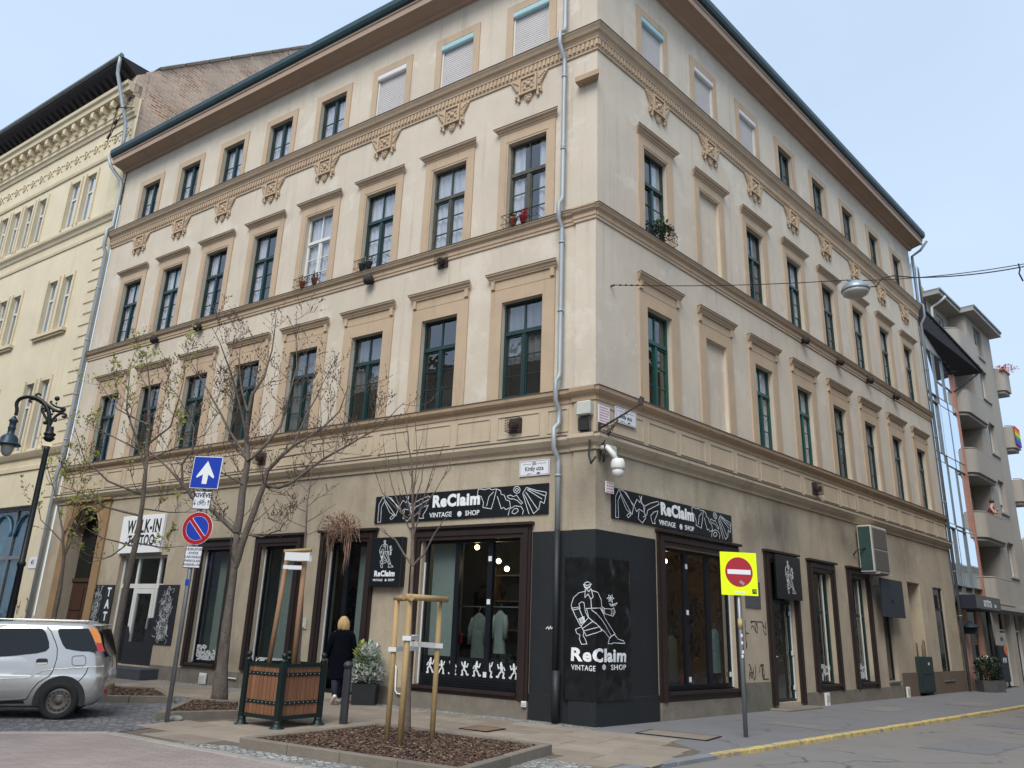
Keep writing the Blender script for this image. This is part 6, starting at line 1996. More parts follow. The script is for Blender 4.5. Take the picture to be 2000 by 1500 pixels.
def balcony(x0, x1, yw, yo, z0, z1, parent, M_, r=.5):
    pts = [(x0, yw), (x0, yo + r)] + [(x0 + r - r * math.cos(R(15 * i)), yo + r - r * math.sin(R(15 * i))) for i in range(1, 7)] + [(x1, yo), (x1, yw)]
    B = MB().prism([(x, y, z0 - .12) for x, y in pts], (0, 0, .12)).build('balcony', MT['grey_render'], parent, M_)
    low = [(x0 + .1, yw), (x0 + .1, yo + r)] + [(x0 + r - (r - .1) * math.cos(R(15 * i)), yo + r - (r - .1) * math.sin(R(15 * i))) for i in range(1, 7)] + [(x1, yo + .1), (x1, yw)]
    MB().prism([(x, y, z0 - .26) for x, y in low], (0, 0, .139)).build('soffit_step', MT['grey_trim'], B)
    pr_ = MB()
    inn = [(x + .1 if i < len(pts) - 2 else x, y + .1) for i, (x, y) in enumerate(pts)]
    for (p, q, s, t) in zip(pts[:-1], pts[1:], inn[:-1], inn[1:]):
        pr_.prism([(p[0], p[1], z0), (q[0], q[1], z0), (t[0], t[1], z0), (s[0], s[1], z0)], (0, 0, z1 - z0))
    pr_.build('parapet', MT['grey_render'], B, fix=True)
    MB().tube([(x, y + .05, z1 + .05) for x, y in pts[1:-1]], .025, 6).build('handrail', MT['grey_trim'], B)
    return B
for z in (3.35, 6.05, 8.8, 11.5, 14.4):
    balcony(G0 + .15, G1 + .25, .65, -.38, z, z + .9, gry, HR)
for x0_, x1_, pr_ in ((G0 - .2, G1 - .302, .0), (G1 - .3, G2 + .25, .6)):
    MB().box(x0_, x1_, -pr_, 4, 16.95, 17.12).build('roof_eaves', MT['grey_trim'], gry, HR)
    MB().box(x0_ - .0, x1_ + .0, -pr_ - .06, 4, 17.121, 17.22).build('roof_edge', MT['zinc_old'], gry, HR)
MB().prism([(G0 - .3, .9, 17.25), (G0 + 1.2, .9, 17.25), (G0 + .9, .9, 17.75), (G0 + .1, .9, 18.0), (G0 - .3, .9, 18.0)], (0, 2.5, 0)).build('attic', MT['stucco_frieze'], gry, HR)
MB().tube([(G0 + .5, -.05, 17.0), (G0 + .3, .2, 16.7), (G0 + .2, .5, 16.5), (G0 + .2, .55, 14.5)], .06, 8).build('downpipe', MT['white_frame'], gry, HR)
for z in (5.6, 8.5, 11.2, 14.2):
    B = balcony(G2 + .005, G2 + 1.1, .6, -.5, z, z + .95, gry, HR, .3)
# street level of the block
wall(MB(), G0, G2 + 4, -.1, 3.4, [(26.3, 28.2, 0, 2.9), (28.9, 30.6, 0, 2.9), (31.2, 32.6, 0, 2.9)], .35).build('ground_wall', MT['grey_render'], gry, HR @ T((0, -.12, 0)), fix=False)
MB().quad((26, .23, -.1), (33, .23, -.1), (33, .23, 3), (26, .23, 3)).build('shop_glazing', MT['car_glass'], gry, HR, fix=False)
for x in (26.3, 27.25, 28.15, 28.9, 30.5, 31.2, 32.5):
    MB().box(x, x + .06, .1, .2, 0, 2.9).build('shop_post', MT['white_frame'], gry, HR)
for x0_, x1_ in ((26.3, 28.2), (28.9, 30.6)):
    MB().box(x0_ + .07, x1_ - .0, .1, .2, 2.2, 2.27).build('shop_transom', MT['white_frame'], gry, HR)
MB().box(G0, G2 + 4, -.5, -.13, 3.0, 3.16).build('ledge', MT['grey_trim'], gry, HR)
ast = thing('shop_board', 'dark cash machine board with pale letters and an orange disc down the side street', 'cash machine', MR @ T((25.35, -.32, .1)))
MB().box(-.5, .6, -.05, .05, .15, 1.5).build('panel', MT['awning'], ast, bevel=.01)
MB().box(-.5, .6, -.06, .05, 1.52, 2.0).build('header', MT['grey_trim'], ast)
text('lettering', 'ATM', .26, MT['sign_white'], ast, T((.05, -.055, .95)), offset=.006, extrude=.002)
text('lettering', 'ATM', .2, MT['letter_black'], ast, T((0, -.065, 1.75)), offset=.004, extrude=.002)
MB().lathe([(.2, 0), (.2, .02)], 20, (.35, -.055, 1.33), Matrix.Rotation(R(90), 4, 'X')).build('disc', MT['petal_orange'], ast)
for k in range(2):
    pot_plant('planter_pot', ('nearer', 'farther')[k] + ' of two grey tubs of dark shrubs past the corner house', RG(21.75 + k * .62, .55 + .1 * k, -.1), (.52, .5, 'pot_grey'), [('foliage', 'leaf_dark', (0, 0, .85), .34, .42, 420, .14), ('flowers', 'petal_white', (0, 0, 1.2), .2, .15, 20, .07)], 31 + k, .7)
# things on the balconies
fb_ = thing('balcony_flowers', 'orange flowers along the highest far balcony', 'flowers', MR @ T((G2 + .55, -.45, 15.15)))
leaf_cloud(MB(), Vector((0, 0, .12)), .6, .16, 260, .12, 3).build('blooms', MT['petal_orange'], fb_, fix=False)
MB().box(-.6, .6, -.1, .1, -.05, .06).build('flower_box', MT['terracotta'], fb_)
fg = thing('rainbow_flag', 'rainbow flag hung on a far balcony', 'flag', MR @ T((G2 + .62, -.54, 11.25)))
for k, c_ in enumerate(('red', 'orange', 'yellow', 'green', 'blue', 'violet')):
    z1 = .95 - k * .16
    MB().prism([(-.5, 0, z1), (.5, 0, z1 - .05), (.5, 0, z1 - .21), (-.5, 0, z1 - .16)], (0, -.012, 0)).build('stripe', MT['flag_' + c_], fg)

# ================================================================ houses across both streets (seen in the window glass)
def facade_row(name, label, M_, x0, x1, hgt, mt, bands=True):
    o = thing(name, label, 'building', M_)
    ops = []
    n = int((x1 - x0) / 2.6)
    for k in range(n):
        cx = x0 + (k + .5) * (x1 - x0) / n
        ops.append((cx - .75, cx + .75, .6, 3.3))
        z = 5.3
        while z + 2.2 < hgt - 1:
            ops.append((cx - .5, cx + .5, z, z + 2.1))
            z += 3.9
    wall(MB(), x0, x1, -.1, hgt, ops, .2).build('wall', MT[mt], o, fix=False)
    for k, u in enumerate(ops):
        f_ = MB().box(u[0], u[0] + .07, .12, .18, u[2], u[3]).box(u[1] - .07, u[1], .12, .18, u[2], u[3]).box(u[0] + .07, u[1] - .07, .12, .18, u[3] - .07, u[3]).box(u[0] + .07, u[1] - .07, .12, .18, u[2], u[2] + .07).box((u[0] + u[1]) / 2 - .03, (u[0] + u[1]) / 2 + .03, .12, .18, u[2] + .07, u[3] - .07)
        W = f_.build('window', MT['white_frame'], o)
        MB().box(u[0] + .07, u[1] - .07, .15, .16, u[2] + .07, u[3] - .07).build('pane', MT['car_glass'], W)
    if bands:
        z = .5
        while z < 4.6:
            b = MB()
            xs = sorted([x0, x1] + [v for u in ops if u[2] < z < u[3] or u[2] < z + .36 < u[3] for v in u[:2]])
            for a, c in zip(xs[::2], xs[1::2]):
                b.box(a, c, -.06, 0, z, z + .36)
            b.build('rustic_course', MT[mt], o)
            z += .42
    MB().sweep([(0, hgt - .4), (-.1, hgt - .4), (-.3, hgt - .15), (-.45, hgt - .1), (-.45, hgt), (0, hgt)], x0, x1).build('cornice', MT[mt], o)
    MB().sweep([(0, 4.7), (-.12, 4.72), (-.18, 4.9), (0, 5.0)], x0, x1).build('string_course', MT[mt], o)
    MB().box(x0, x1, .6, 9, -.1, hgt).build('building_mass', MT['room'], o)
facade_row('facing_house', 'ochre house with banded base across the side street, mirrored in the shop glass', frame(-dR, nR, RG(0, 10.8)), -36, -3, 14.0, 'opposite_wall')
facade_row('facing_house', 'lower pale house further along across the side street', frame(-dR, nR, RG(0, 10.8)), -80, -36.3, 8.0, 'opposite_wall_b', False)
facade_row('facing_house', 'pale house across the main street, mirrored in the upper windows', frame(dL, nL, LG(0, 15.2)), 4, 44, 14.5, 'opposite_wall_b')

# ================================================================ trees
def tree(name, label, Y, trunk, limbs, seed, r0, twig_mt='twig', bark='bark', dens=3.0, tl=.55, leaves=0, leaf_mt='young_leaf', budsize=.024, upw=.5, sub=2, group=None, zbase=0.0, spread=1.0):
    r2 = random.Random(seed)
    base = at(trunk[0][0], trunk[0][1], Y)
    root = thing(name, label, 'tree', T((base.x, base.y, zbase)), group)
    o = Vector((base.x, base.y, zbase))
    tp = [at(px, py, Y) - o for px, py in trunk]
    tp[0].z = -.05
    n = len(tp)
    rr = [r0 * (1 - .55 * i / (n - 1)) for i in range(n)]
    rr[0] *= 1.25
    # finer trunk with slight knots
    P, Rr = [], []
    for i in range(n - 1):
        for t in (0, .33, .66):
            P.append(tp[i].lerp(tp[i + 1], t) + Vector((r2.uniform(-.1, .1), r2.uniform(-.1, .1), 0)) * rr[i] * (.5 if i or t else 0))
            Rr.append((rr[i] + (rr[i + 1] - rr[i]) * t) * r2.uniform(.93, 1.07))
    P.append(tp[-1]); Rr.append(rr[-1])
    MB().tube(P, Rr, 10).build('trunk', MT[bark], root)
    lb, tw, bd_, lv = MB(), MB(), MB(), MB()
    def bud(p, d):
        s = budsize * r2.uniform(.7, 1.3)
        d = d.normalized()
        u = d.cross(Vector((.3, .2, 1))).normalized() * s * .5
        v = d.cross(u).normalized() * s * .5
        bd_.add([p, p + d * s * .9 + u, p + d * s * .9 + v, p + d * s * .9 - u, p + d * s * .9 - v, p + d * s * 2.2], [(0, 1, 2), (0, 2, 3), (0, 3, 4), (0, 4, 1), (5, 2, 1), (5, 3, 2), (5, 4, 3), (5, 1, 4)])
    def leafs(p, d, k):
        for _ in range(k):
            dd = (d.normalized() * .4 + Vector((r2.uniform(-1, 1), r2.uniform(-1, 1), r2.uniform(-.5, .9)))).normalized()
            s = r2.uniform(.04, .1)
            u = dd.cross(Vector((.1, .3, 1))).normalized() * s * .3
            lv.add([p, p + dd * s * .5 + u, p + dd * s, p + dd * s * .5 - u], [(0, 1, 2, 3)])
    def grow(p, d, ln, r, lev):
        pts, d = [p], d.normalized()
        k = 5 if lev else 4
        for i in range(k):
            d = (d + Vector((r2.uniform(-.28, .28), r2.uniform(-.28, .28), r2.uniform(-.12, .22) + .09 * upw))).normalized()
            pts.append(pts[-1] + d * ln / k)
        tw.tube(pts, [r * (1 - .72 * i / k) for i in range(k + 1)], 4, cap=False)
        bud(pts[-1], d)
        if leaves:
            if r2.random() < leaves:
                leafs(pts[-1], d, 5)
        if lev:
            for i in range(1, k + 1):
                for s_ in range(r2.choice((1, 1, 0, 1, 2) if lev == 1 else (1, 1, 0))):
                    side = Vector((r2.uniform(-1, 1), r2.uniform(-.8, .8), r2.uniform(-.3, .8) + upw * .3))
                    side = (side - d * side.dot(d)).normalized()
                    grow(pts[i], d * .75 + side * .75 * spread, ln * r2.uniform(.35, .66), max(.0042, r * .6), lev - 1)
        else:
            for i in range(1, k):
                if r2.random() < .55:
                    sd_ = (d + Vector((r2.uniform(-1, 1), r2.uniform(-1, 1), r2.uniform(-.3, 1)))).normalized()
                    bud(pts[i], sd_)
                    if leaves and r2.random() < leaves * .7:
                        leafs(pts[i], sd_, 4)
    for L in limbs:
        pts_px, ra, rb = L[0], L[1], L[2]
        amp = L[3] if len(L) > 3 else r2.uniform(-.8, .8)
        m_ = len(pts_px)
        lp = [at(px, py, Y + amp * i / (m_ - 1)) - o for i, (px, py) in enumerate(pts_px)]
        Q, q = [], []
        for i in range(m_ - 1):
            for t in (0, .5):
                Q.append(lp[i].lerp(lp[i + 1], t) + Vector((r2.uniform(-1, 1), r2.uniform(-1, 1), r2.uniform(-1, 1))) * .012 * (1 if i or t else 0))
        Q.append(lp[-1])
        q = [ra + (rb - ra) * i / (len(Q) - 1) for i in range(len(Q))]
        lb.tube(Q, q, 7, cap=False)
        bud(Q[-1], Q[-1] - Q[-2])
        for i in range(1, len(Q)):
            seg = Q[i] - Q[i - 1]
            cnt = seg.length * dens * (.45 + .75 * i / len(Q))
            k = int(cnt) + (1 if r2.random() < cnt % 1 else 0)
            for _ in range(k):
                p = Q[i - 1].lerp(Q[i], r2.random())
                d = seg.normalized()
                side = Vector((r2.uniform(-1, 1), r2.uniform(-.9, .9), r2.uniform(-.35, 1) * upw))
                side = (side - d * side.dot(d)).normalized()
                grow(p, d * .7 + side * .8 * spread, tl * r2.uniform(.55, 1.3), max(.007, q[i] * .45) if q[i] < .03 else .0115, max(0, r2.choice((sub, sub - 1))))
    lb.build('limbs', MT[bark], root, fix=False)
    C_ = tw.build('crown', MT[twig_mt], root, fix=False)
    tag(bd_.build('buds', MT['bud'], C_, fix=False), kind='stuff')
    if leaves:
        tag(lv.build('leaves', MT[leaf_mt], C_, fix=False), kind='stuff')
    return root
Z3 = lambda pts: [(250 + x / 3.1255, 580 + y / 3.1255) for x, y in pts]
forked_limbs = [
    (Z3([(665, 1440), (700, 1200), (735, 1000), (725, 870), (730, 700), (760, 600), (830, 480), (880, 330), (905, 110)]), .085, .008, .3),
    (Z3([(652, 1650), (690, 1530), (770, 1300), (825, 1150), (850, 1060), (930, 980), (1010, 910), (1180, 810), (1290, 700), (1340, 560)]), .08, .008, -.5),
    (Z3([(825, 1150), (920, 1162), (1000, 1130), (1180, 1000), (1350, 900), (1480, 830), (1600, 730), (1680, 650)]), .04, .006, -1.0),
    (Z3([(745, 990), (850, 890), (930, 790), (970, 650), (1030, 430), (1030, 100)]), .045, .006, .6),
    (Z3([(665, 1440), (560, 1340), (500, 1290), (390, 1220), (330, 1140), (250, 1050), (150, 960), (30, 880)]), .06, .008, .6),
    (Z3([(330, 1140), (330, 1020), (390, 940), (400, 800), (300, 600), (200, 500)]), .03, .006),
    (Z3([(735, 1000), (640, 850), (560, 700), (480, 560), (400, 420), (330, 310)]), .035, .005, .8),
    (Z3([(725, 870), (690, 700), (640, 500), (600, 380), (560, 280), (520, 200)]), .03, .005, -.7),
    (Z3([(730, 700), (690, 560), (680, 400), (690, 200)]), .025, .005, .8),
    (Z3([(1010, 910), (1100, 700), (1180, 550), (1270, 370)]), .025, .005, .4),
    (Z3([(670, 1440), (820, 1462), (930, 1420), (950, 1380)]), .022, .006, -.8),
    (Z3([(710, 1150), (640, 1105), (580, 1075), (470, 1010), (420, 900)]), .024, .005, -.5),
    (Z3([(930, 980), (1060, 960), (1200, 940), (1330, 960)]), .02, .005, -.9)]
tree('street_tree', 'largest bare street tree with a forked trunk behind the blue signs', 16.4, [(427, 1374), (434, 1300), (443, 1220), (455, 1130), (462.5, 1041)], forked_limbs, 5, .132, dens=2.9, tl=.74, sub=2)
tree('street_tree', 'budding street tree with young yellow green leaves in front of the tattoo shop', 18.0,
     [(212, 1350), (226, 1256), (250, 1130), (268, 1050), (278, 985), (287, 890)],
     [([(287, 890), (290, 830), (293, 760), (285, 690)], .05, .007, .2), ([(273, 1007), (207, 990), (160, 963), (120, 950)], .03, .006, .5), ([(280, 967), (213, 940), (167, 900), (147, 840)], .03, .006, -.5), ([(287, 887), (233, 860), (173, 827)], .026, .006, .6),
      ([(290, 867), (333, 833), (350, 780), (362, 720)], .028, .006, -.4), ([(260, 1067), (200, 1050), (160, 1027)], .022, .005, -.6), ([(263, 1060), (317, 1070), (355, 1067)], .022, .005, .3), ([(277, 993), (333, 1000), (380, 1000)], .022, .005, -.5), ([(283, 913), (247, 800), (253, 733), (262, 690)], .026, .005, .5), ([(285, 900), (330, 880), (400, 850), (430, 800)], .022, .005, .4),
      ([(268, 1045), (220, 1085), (175, 1100)], .02, .005, .2), ([(290, 830), (230, 800), (190, 740)], .022, .005, .3)], 8, .09, dens=2.6, tl=.62, leaves=.34, sub=2)
tree('street_tree', 'thin leaning young tree with fresh leaves by the gateway', 19.8, [(101, 1262), (104, 1215), (118, 1150), (125, 1090), (122, 1035)],
     [([(122, 1035), (108, 965), (90, 905)], .022, .006, .2), ([(125, 1090), (160, 1010), (178, 960)], .02, .005, -.4), ([(123, 1060), (80, 1015), (70, 965)], .018, .005, .4), ([(123, 1050), (150, 985), (150, 940)], .018, .005, .5), ([(122, 1040), (190, 1000), (205, 985)], .016, .005, -.3)], 12, .06, dens=4.0, tl=.5, leaves=.7, sub=1)
bedtree = tree('young_tree', 'slender staked young tree with upright twigs in the wide planting bed', 12.6, [(794, 1446), (797, 1350), (800, 1250), (803, 1165), (806, 1105)],
     [([(806, 1105), (808, 1030), (806, 970), (802, 900), (797, 850), (790, 800)], .032, .004, .15), ([(806, 1108), (790, 1082), (772, 1054), (750, 1038), (733, 1027)], .02, .004, .3), ([(807, 1105), (829, 1081), (850, 1042), (864, 1020), (877, 1006)], .02, .004, -.3),
      ([(808, 1050), (785, 1000), (765, 950), (750, 880), (748, 850)], .014, .003, .3), ([(808, 1045), (825, 980), (845, 920), (862, 880)], .014, .003, -.3), ([(808, 1030), (790, 950), (775, 880), (770, 830)], .013, .003, -.4), ([(807, 1000), (822, 940), (832, 880), (835, 835)], .013, .003, .3), ([(806, 980), (815, 900), (812, 830)], .012, .003, -.2), ([(808, 1010), (850, 960), (880, 900), (890, 870)], .012, .003, .4), ([(807, 1020), (770, 990), (745, 960), (735, 925)], .011, .003, -.3)],
     20, .05, twig_mt='twig_red', bark='bark_young', dens=2.2, tl=.34, sub=0, upw=1.2, spread=.55, budsize=.016)
tree('young_tree', 'thin bare young tree growing in the slatted wooden planter', 13.6, [(582, 1300), (586, 1240), (591, 1150), (596, 1060), (600, 980)],
     [([(600, 980), (607, 930), (610, 893)], .012, .003, .1), ([(597, 1030), (570, 1020), (549, 1004)], .009, .003, .2), ([(598, 1020), (630, 1000), (655, 985)], .009, .003, -.2), ([(598, 1000), (570, 985), (556, 965)], .008, .003, -.3), ([(600, 990), (625, 970), (648, 965)], .008, .003, .3), ([(597, 1045), (625, 1035), (640, 1040)], .008, .003, -.2), ([(601, 960), (580, 940), (572, 925)], .007, .003, .2), ([(602, 955), (622, 935), (628, 915)], .007, .003, -.2)],
     24, .035, twig_mt='twig_red', bark='bark', dens=3.5, tl=.28, sub=1, upw=.7, budsize=.016, zbase=.75)

# ---- stakes round the bed tree
stk = thing('tree_stakes', 'three round wooden stakes with crossbar supporting the young tree in the bed', 'tree support', T(hz(794, 1446, 0)))
so = hz(794, 1446, 0)
posts = [(hz(755, 1450, .08), 1.93, .036), (hz(780, 1460, .08), 1.93, .039), (hz(843, 1449, .08), 1.93, .036)]
for p, h, r in posts:
    q = p - so
    MB().tube([(q.x, q.y, 0), (q.x + .004, q.y, h * .5), (q.x, q.y, h)], [r, r * 1.03, r], 12).build('stake', MT['stake'], stk)
a, b, c = [p - so for p, _, _ in posts]
MB().tube([b + Vector((-.08, -.01, 1.97 - b.z)), c + Vector((.1, .01, 1.97 - c.z))], .042, 12).build('crossbar', MT['stake'], stk)
MB().tube([a + Vector((-.03, .09, 1.955 - a.z)), b + Vector((.03, -.09, 1.955 - b.z))], .04, 12).build('crossbar', MT['stake'], stk)
def strap(z, p, q, parent, wd=.055):
    d = (q - p)
    d.z = 0
    l = d.length
    M_ = frame(d.normalized(), Vector((-d.y, d.x, 0)).normalized(), Vector((p.x, p.y, z)))
    MB().box(-.055, l + .055, -.058, -.052, 0, wd).box(-.055, l + .055, .052, .058, 0, wd).box(-.058, -.052, -.058, .058, 0, wd).box(l + .052, l + .058, -.058, .058, 0, wd).build('strap', MT['strap'], parent, M_)
tr0 = Vector((0.02, 0.0, 0))
strap(1.30, tr0, c, stk, .065); strap(1.40, b, tr0, stk, .06); strap(1.24, a, tr0, stk, .06)

# ---- slatted planter
Np, Wd_, Ed_ = Vector((-3.43, 12.98, 0)), Vector((-.83, .56, 0)).normalized(), Vector((.52, .85, 0)).normalized()
PLN = frame(-Wd_, Ed_ if Ed_.dot(Vector((0, 1, 0))) > 0 else -Ed_, Np)
# x runs to the right along the left face, y runs away along the right face
u_ax, v_ax = Wd_, Vector((-Wd_.y, Wd_.x, 0))
if v_ax.y < 0:
    v_ax = -v_ax
PW = .84
pl = thing('slatted_planter', 'square planter of brown wooden slats in a dark green iron frame', 'planter', frame(u_ax, v_ax, Np) if u_ax.cross(v_ax).z > 0 else frame(-u_ax, v_ax, Np))
sx = 1 if u_ax.cross(v_ax).z > 0 else -1
def PB(b, xa, xb, *r):
    a, c = sorted((sx * xa, sx * xb))
    return b.box(a, c, *r)
for i, (x, y) in enumerate(((0, 0), (PW, 0), (0, PW), (PW, PW))):
    x *= sx
    b = MB().box(x - .045, x + .045, y - .045, y + .045, .12, .97)
    b.lathe([(.05, .97), (.05, 1.0), (.022, 1.01), (.022, 1.035)], 10, (x, y, 0))
    b.ball((x, y, 1.07), .045, 12, 8)
    P_ = b.build('corner_post', MT['planter_metal'], pl)
    MB().lathe([(.115, 0), (.115, .02), (.075, .035), (.06, .1), (.065, .125)], 12, (x, y, 0)).build('foot', MT['planter_metal'], P_)
ns = 8
for side in range(4):
    for k in range(ns):
        t0, t1 = .05 + k * (PW - .1) / ns + .005, .05 + (k + 1) * (PW - .1) / ns - .005
        b = MB()
        if side == 0: PB(b, t0, t1, -.012, .016, .17, .9)
        if side == 1: PB(b, t0, t1, PW - .016, PW + .012, .17, .9)
        if side == 2: PB(b, -.012, .016, t0, t1, .17, .9)
        if side == 3: PB(b, PW - .016, PW + .012, t0, t1, .17, .9)
        b.build('slat', MT['planter_wood'], pl, bevel=.004)
for z0, z1, e in ((.13, .19, .03), (.345, .395, .024), (.765, .815, .024), (.90, .95, .03)):
    b = MB()
    PB(b, .046, PW - .046, -e, -.013, z0, z1); PB(b, .046, PW - .046, PW + .013, PW + e, z0, z1); PB(b, -e, -.013, .046, PW - .046, z0, z1); PB(b, PW + .013, PW + e, .046, PW - .046, z0, z1)
    B_ = b.build('band', MT['planter_metal'], pl)
    if z0 in (.345, .765):
        rv = MB()
        for k in range(ns):
            t = .05 + (k + .5) * (PW - .1) / ns
            rv.ball((sx * t, -e, (z0 + z1) / 2), .009, 6, 4).ball((-sx * e, t, (z0 + z1) / 2), .009, 6, 4)
        rv.build('rivets', MT['zinc'], B_)
b = MB()
PB(b, .02, PW - .02, .02, PW - .02, .7, .84)
b.build('soil', MT['mulch_soil'], pl)
ps = thing('tree_stakes', 'two leaning stakes with white wrap tying the tree in the wooden planter', 'tree support', T(at(582, 1300, 13.6)))
po = at(582, 1300, 13.6)
for a, c, r in (((524, 1300), (562, 1085), .04), ((573, 1300), (597, 1080), .042)):
    MB().tube([at(*a, 13.45) - po - Vector((0, 0, .1)), at(*c, 13.55) - po], r, 10).build('stake', MT['stake_dark'], ps)
MB().tube([at(555, 1077, 13.5) - po, at(609, 1074, 13.5) - po], .032, 10).build('crossbar', MT['stake'], ps)
for pxa, pxb, y0, y1 in ((556, 606, 1080, 1094), (553, 590, 1105, 1111)):
    p, q = at(pxa, y1, 13.42) - po, at(pxb, y0, 13.42) - po
    MB().box(p.x, q.x, -.2, -.19, p.z, q.z).box(p.x, q.x, -.05, -.04, p.z, q.z).build('wrap', MT['strap'], ps)
# bollard
bl2 = thing('bollard', 'dark grey iron bollard between the planter and the wide planting bed', 'bollard', T(hz(670, 1415)))
MB().lathe([(.07, 0), (.066, .85), (.066, .86)], 8, smooth=False).build('post', MT['bollard'], bl2)
MB().lathe([(.06, .861), (.062, .885), (.08, .90), (.082, .93), (.075, .945), (.05, .975), (.012, .99)], 16).build('cap', MT['bollard'], bl2)
# small stone by the sign pole
stn = MB()
stn.ball((0, 0, .04), .1, 9, 6, (1.2, .8, .55))
so_ = stn.build('loose_stone', MT['light_stone'], None, T(hz(343, 1409)))
tag(so_, 'pale loose stone lying beside the left sign pole', 'stone')

# ---- traffic signs
def sign_plate(parent, name, pts, y, mt, th=.006, back=True):
    return MB().prism([(x, y, z) for x, z in pts], (0, th, 0)).build(name, MT[mt], parent)
def ring(r, n=28, cx=0, cz=0):
    return [(cx + r * math.cos(2 * math.pi * k / n), cz + r * math.sin(2 * math.pi * k / n)) for k in range(n)]
pb = hz(325, 1412)
sg = thing('traffic_sign', 'grey sign pole with blue one-way, no-parking and two text plates', 'traffic sign', T(pb) @ Matrix.Rotation(R(-9), 4, 'Z'))
MB().tube([(0, 0, -.05), (0, 0, 4.05)], .036, 12).build('pole', MT['pole_grey'], sg)
MB().tube([(0, 0, 4.05), (0, 0, 4.07)], .04, 12).build('pole_cap', MT['pole_grey'], sg)
def zpx(px, py):
    p = at(px, py, pb.y - .05)
    return p.x - pb.x, p.z
def plate_sq(nm, cx, cz, w_, h_, mt, edge=None, tilt=0.0):
    o = MB().box(-w_ / 2, w_ / 2, 0, .006, -h_ / 2, h_ / 2).build(nm, MT[edge or mt], sg, T((cx, -.05, cz)) @ Matrix.Rotation(tilt, 4, 'Y'), bevel=.002)
    if edge:
        e = .012
        MB().box(-w_ / 2 + e, w_ / 2 - e, -.003, 0, -h_ / 2 + e, h_ / 2 - e).build('face', MT[mt], o)
    return o
cx, cz = zpx(404, 923)
one = plate_sq('one_way_plate', cx, cz, .53, .56, 'sign_blue', 'sign_white', R(2))
MB().prism([(x, -.004, z) for x, z in ((0, .2), (.165, -.07), (.155, -.1), (.05, -.035), (.045, -.2), (-.045, -.2), (-.05, -.035), (-.155, -.1), (-.165, -.07))], (0, -.003, 0)).build('arrow', MT['sign_white'], one)
cx, cz = zpx(396, 977)
kv = plate_sq('exception_plate', cx, cz, .33, .31, 'plate_white', 'letter_black', R(1.5))
text('lettering', 'KIVÉVE', .1, MT['letter_black'], kv, T((0, -.004, .08)), offset=.0035, extrude=.001)
bike = MB()
f = lambda x, z, d: (x, -.004 - d, z)
for s in (-1, 1):
    bike.stroke([(s * .045 + .03 * math.cos(a), -.055 + .03 * math.sin(a)) for a in [i * math.pi / 6 for i in range(13)]], .007, f, .001)
bike.stroke([(-.045, -.055), (-.02, -.005), (.025, -.005), (.045, -.055)], .007, f, .001).stroke([(-.045, -.055), (0, -.055), (.025, -.005), (.022, .015), (.035, .015)], .007, f, .001).stroke([(0, -.055), (-.02, -.005), (-.022, .008)], .007, f, .001)
bike.stroke([(-.125, .0), (-.125, -.08)], .01, f, .001).stroke([(-.142, -.06), (-.125, -.085), (-.108, -.06)], .01, f, .001).stroke([(.125, -.085), (.125, -.01)], .01, f, .001).stroke([(.108, -.03), (.125, .0), (.142, -.03)], .01, f, .001)
bike.build('bicycle_symbol', MT['letter_black'], kv)
cx, cz = zpx(387, 1032)
npk = MB().lathe([(.275, 0), (.275, .006)], 40, M=Matrix.Rotation(R(-90), 4, 'X')).build('no_parking_plate', MT['sign_white'], sg, T((cx, -.055, cz)))
rg_ = MB()
for ra, rb_, mt_, nm in ((.268, .205, 'sign_red', 'red_rim'),):
    A, B = ring(ra, 40), ring(rb_, 40)
    for k in range(40):
        j = (k + 1) % 40
        rg_.prism([(A[k][0], -.001, A[k][1]), (A[j][0], -.001, A[j][1]), (B[j][0], -.001, B[j][1]), (B[k][0], -.001, B[k][1])], (0, -.003, 0))
rg_.build('red_rim', MT['sign_red'], npk)
sign_plate(npk, 'blue_field', ring(.198, 36), -.0035, 'sign_blue', .003)
MB().obox(Matrix.Rotation(R(48), 4, 'Y'), -.2, .2, -.0065, -.004, -.036, .036).build('white_edge', MT['sign_white'], npk)
MB().obox(Matrix.Rotation(R(48), 4, 'Y'), -.205, .205, -.0085, -.007, -.028, .028).build('red_bar', MT['sign_red'], npk)
cx, cz = zpx(378, 1088)
tp_ = plate_sq('time_plate', cx, cz, .31, .36, 'plate_white', 'letter_black', R(1))
for k, (t, s_) in enumerate((('18:00-07:00', .062), ('KIVÉVE', .055), ('LAKOSSÁGI', .055), ('PARKOLÁSI', .055), ('ENGEDÉLLYEL', .05))):
    text('lettering', t, s_, MT['letter_black'], tp_, T((0, -.004, .125 - k * .063)), offset=.0008, extrude=.001)
MB().box(-.03, .03, -.04, -.037, 2.1, 2.2).build('sticker', MT['sign_blue'], sg)
clb = MB()
for z in (3.72, 3.98, 3.35, 3.05, 2.95, 2.6):
    clb.tube([(0, 0, z - .015), (0, 0, z + .015)], .042, 10)
clb.build('clamps', MT['zinc'], sg)
nb_ = hz(1457, 1440)
ne = thing('traffic_sign', 'no entry sign on a fluorescent yellow square plate, grey pole', 'traffic sign', T(nb_) @ Matrix.Rotation(R(8), 4, 'Z'))
MB().tube([(0, 0, -.05), (0, 0, 2.95)], .038, 12).build('pole', MT['pole_grey'], ne)
MB().tube([(0, 0, 1.72), (0, 0, 1.9)], .0395, 12).build('yellow_band', MT['kerb_yellow'], ne)
stt = MB()
for z, a in ((1.5, .3), (1.35, .8), (1.28, -.2), (1.62, .1)):
    stt.box(-.018 + a * .01, .018 + a * .01, -.0405, -.037, z - .025, z + .025)
stt.build('sticker', MT['plate_white'], ne)
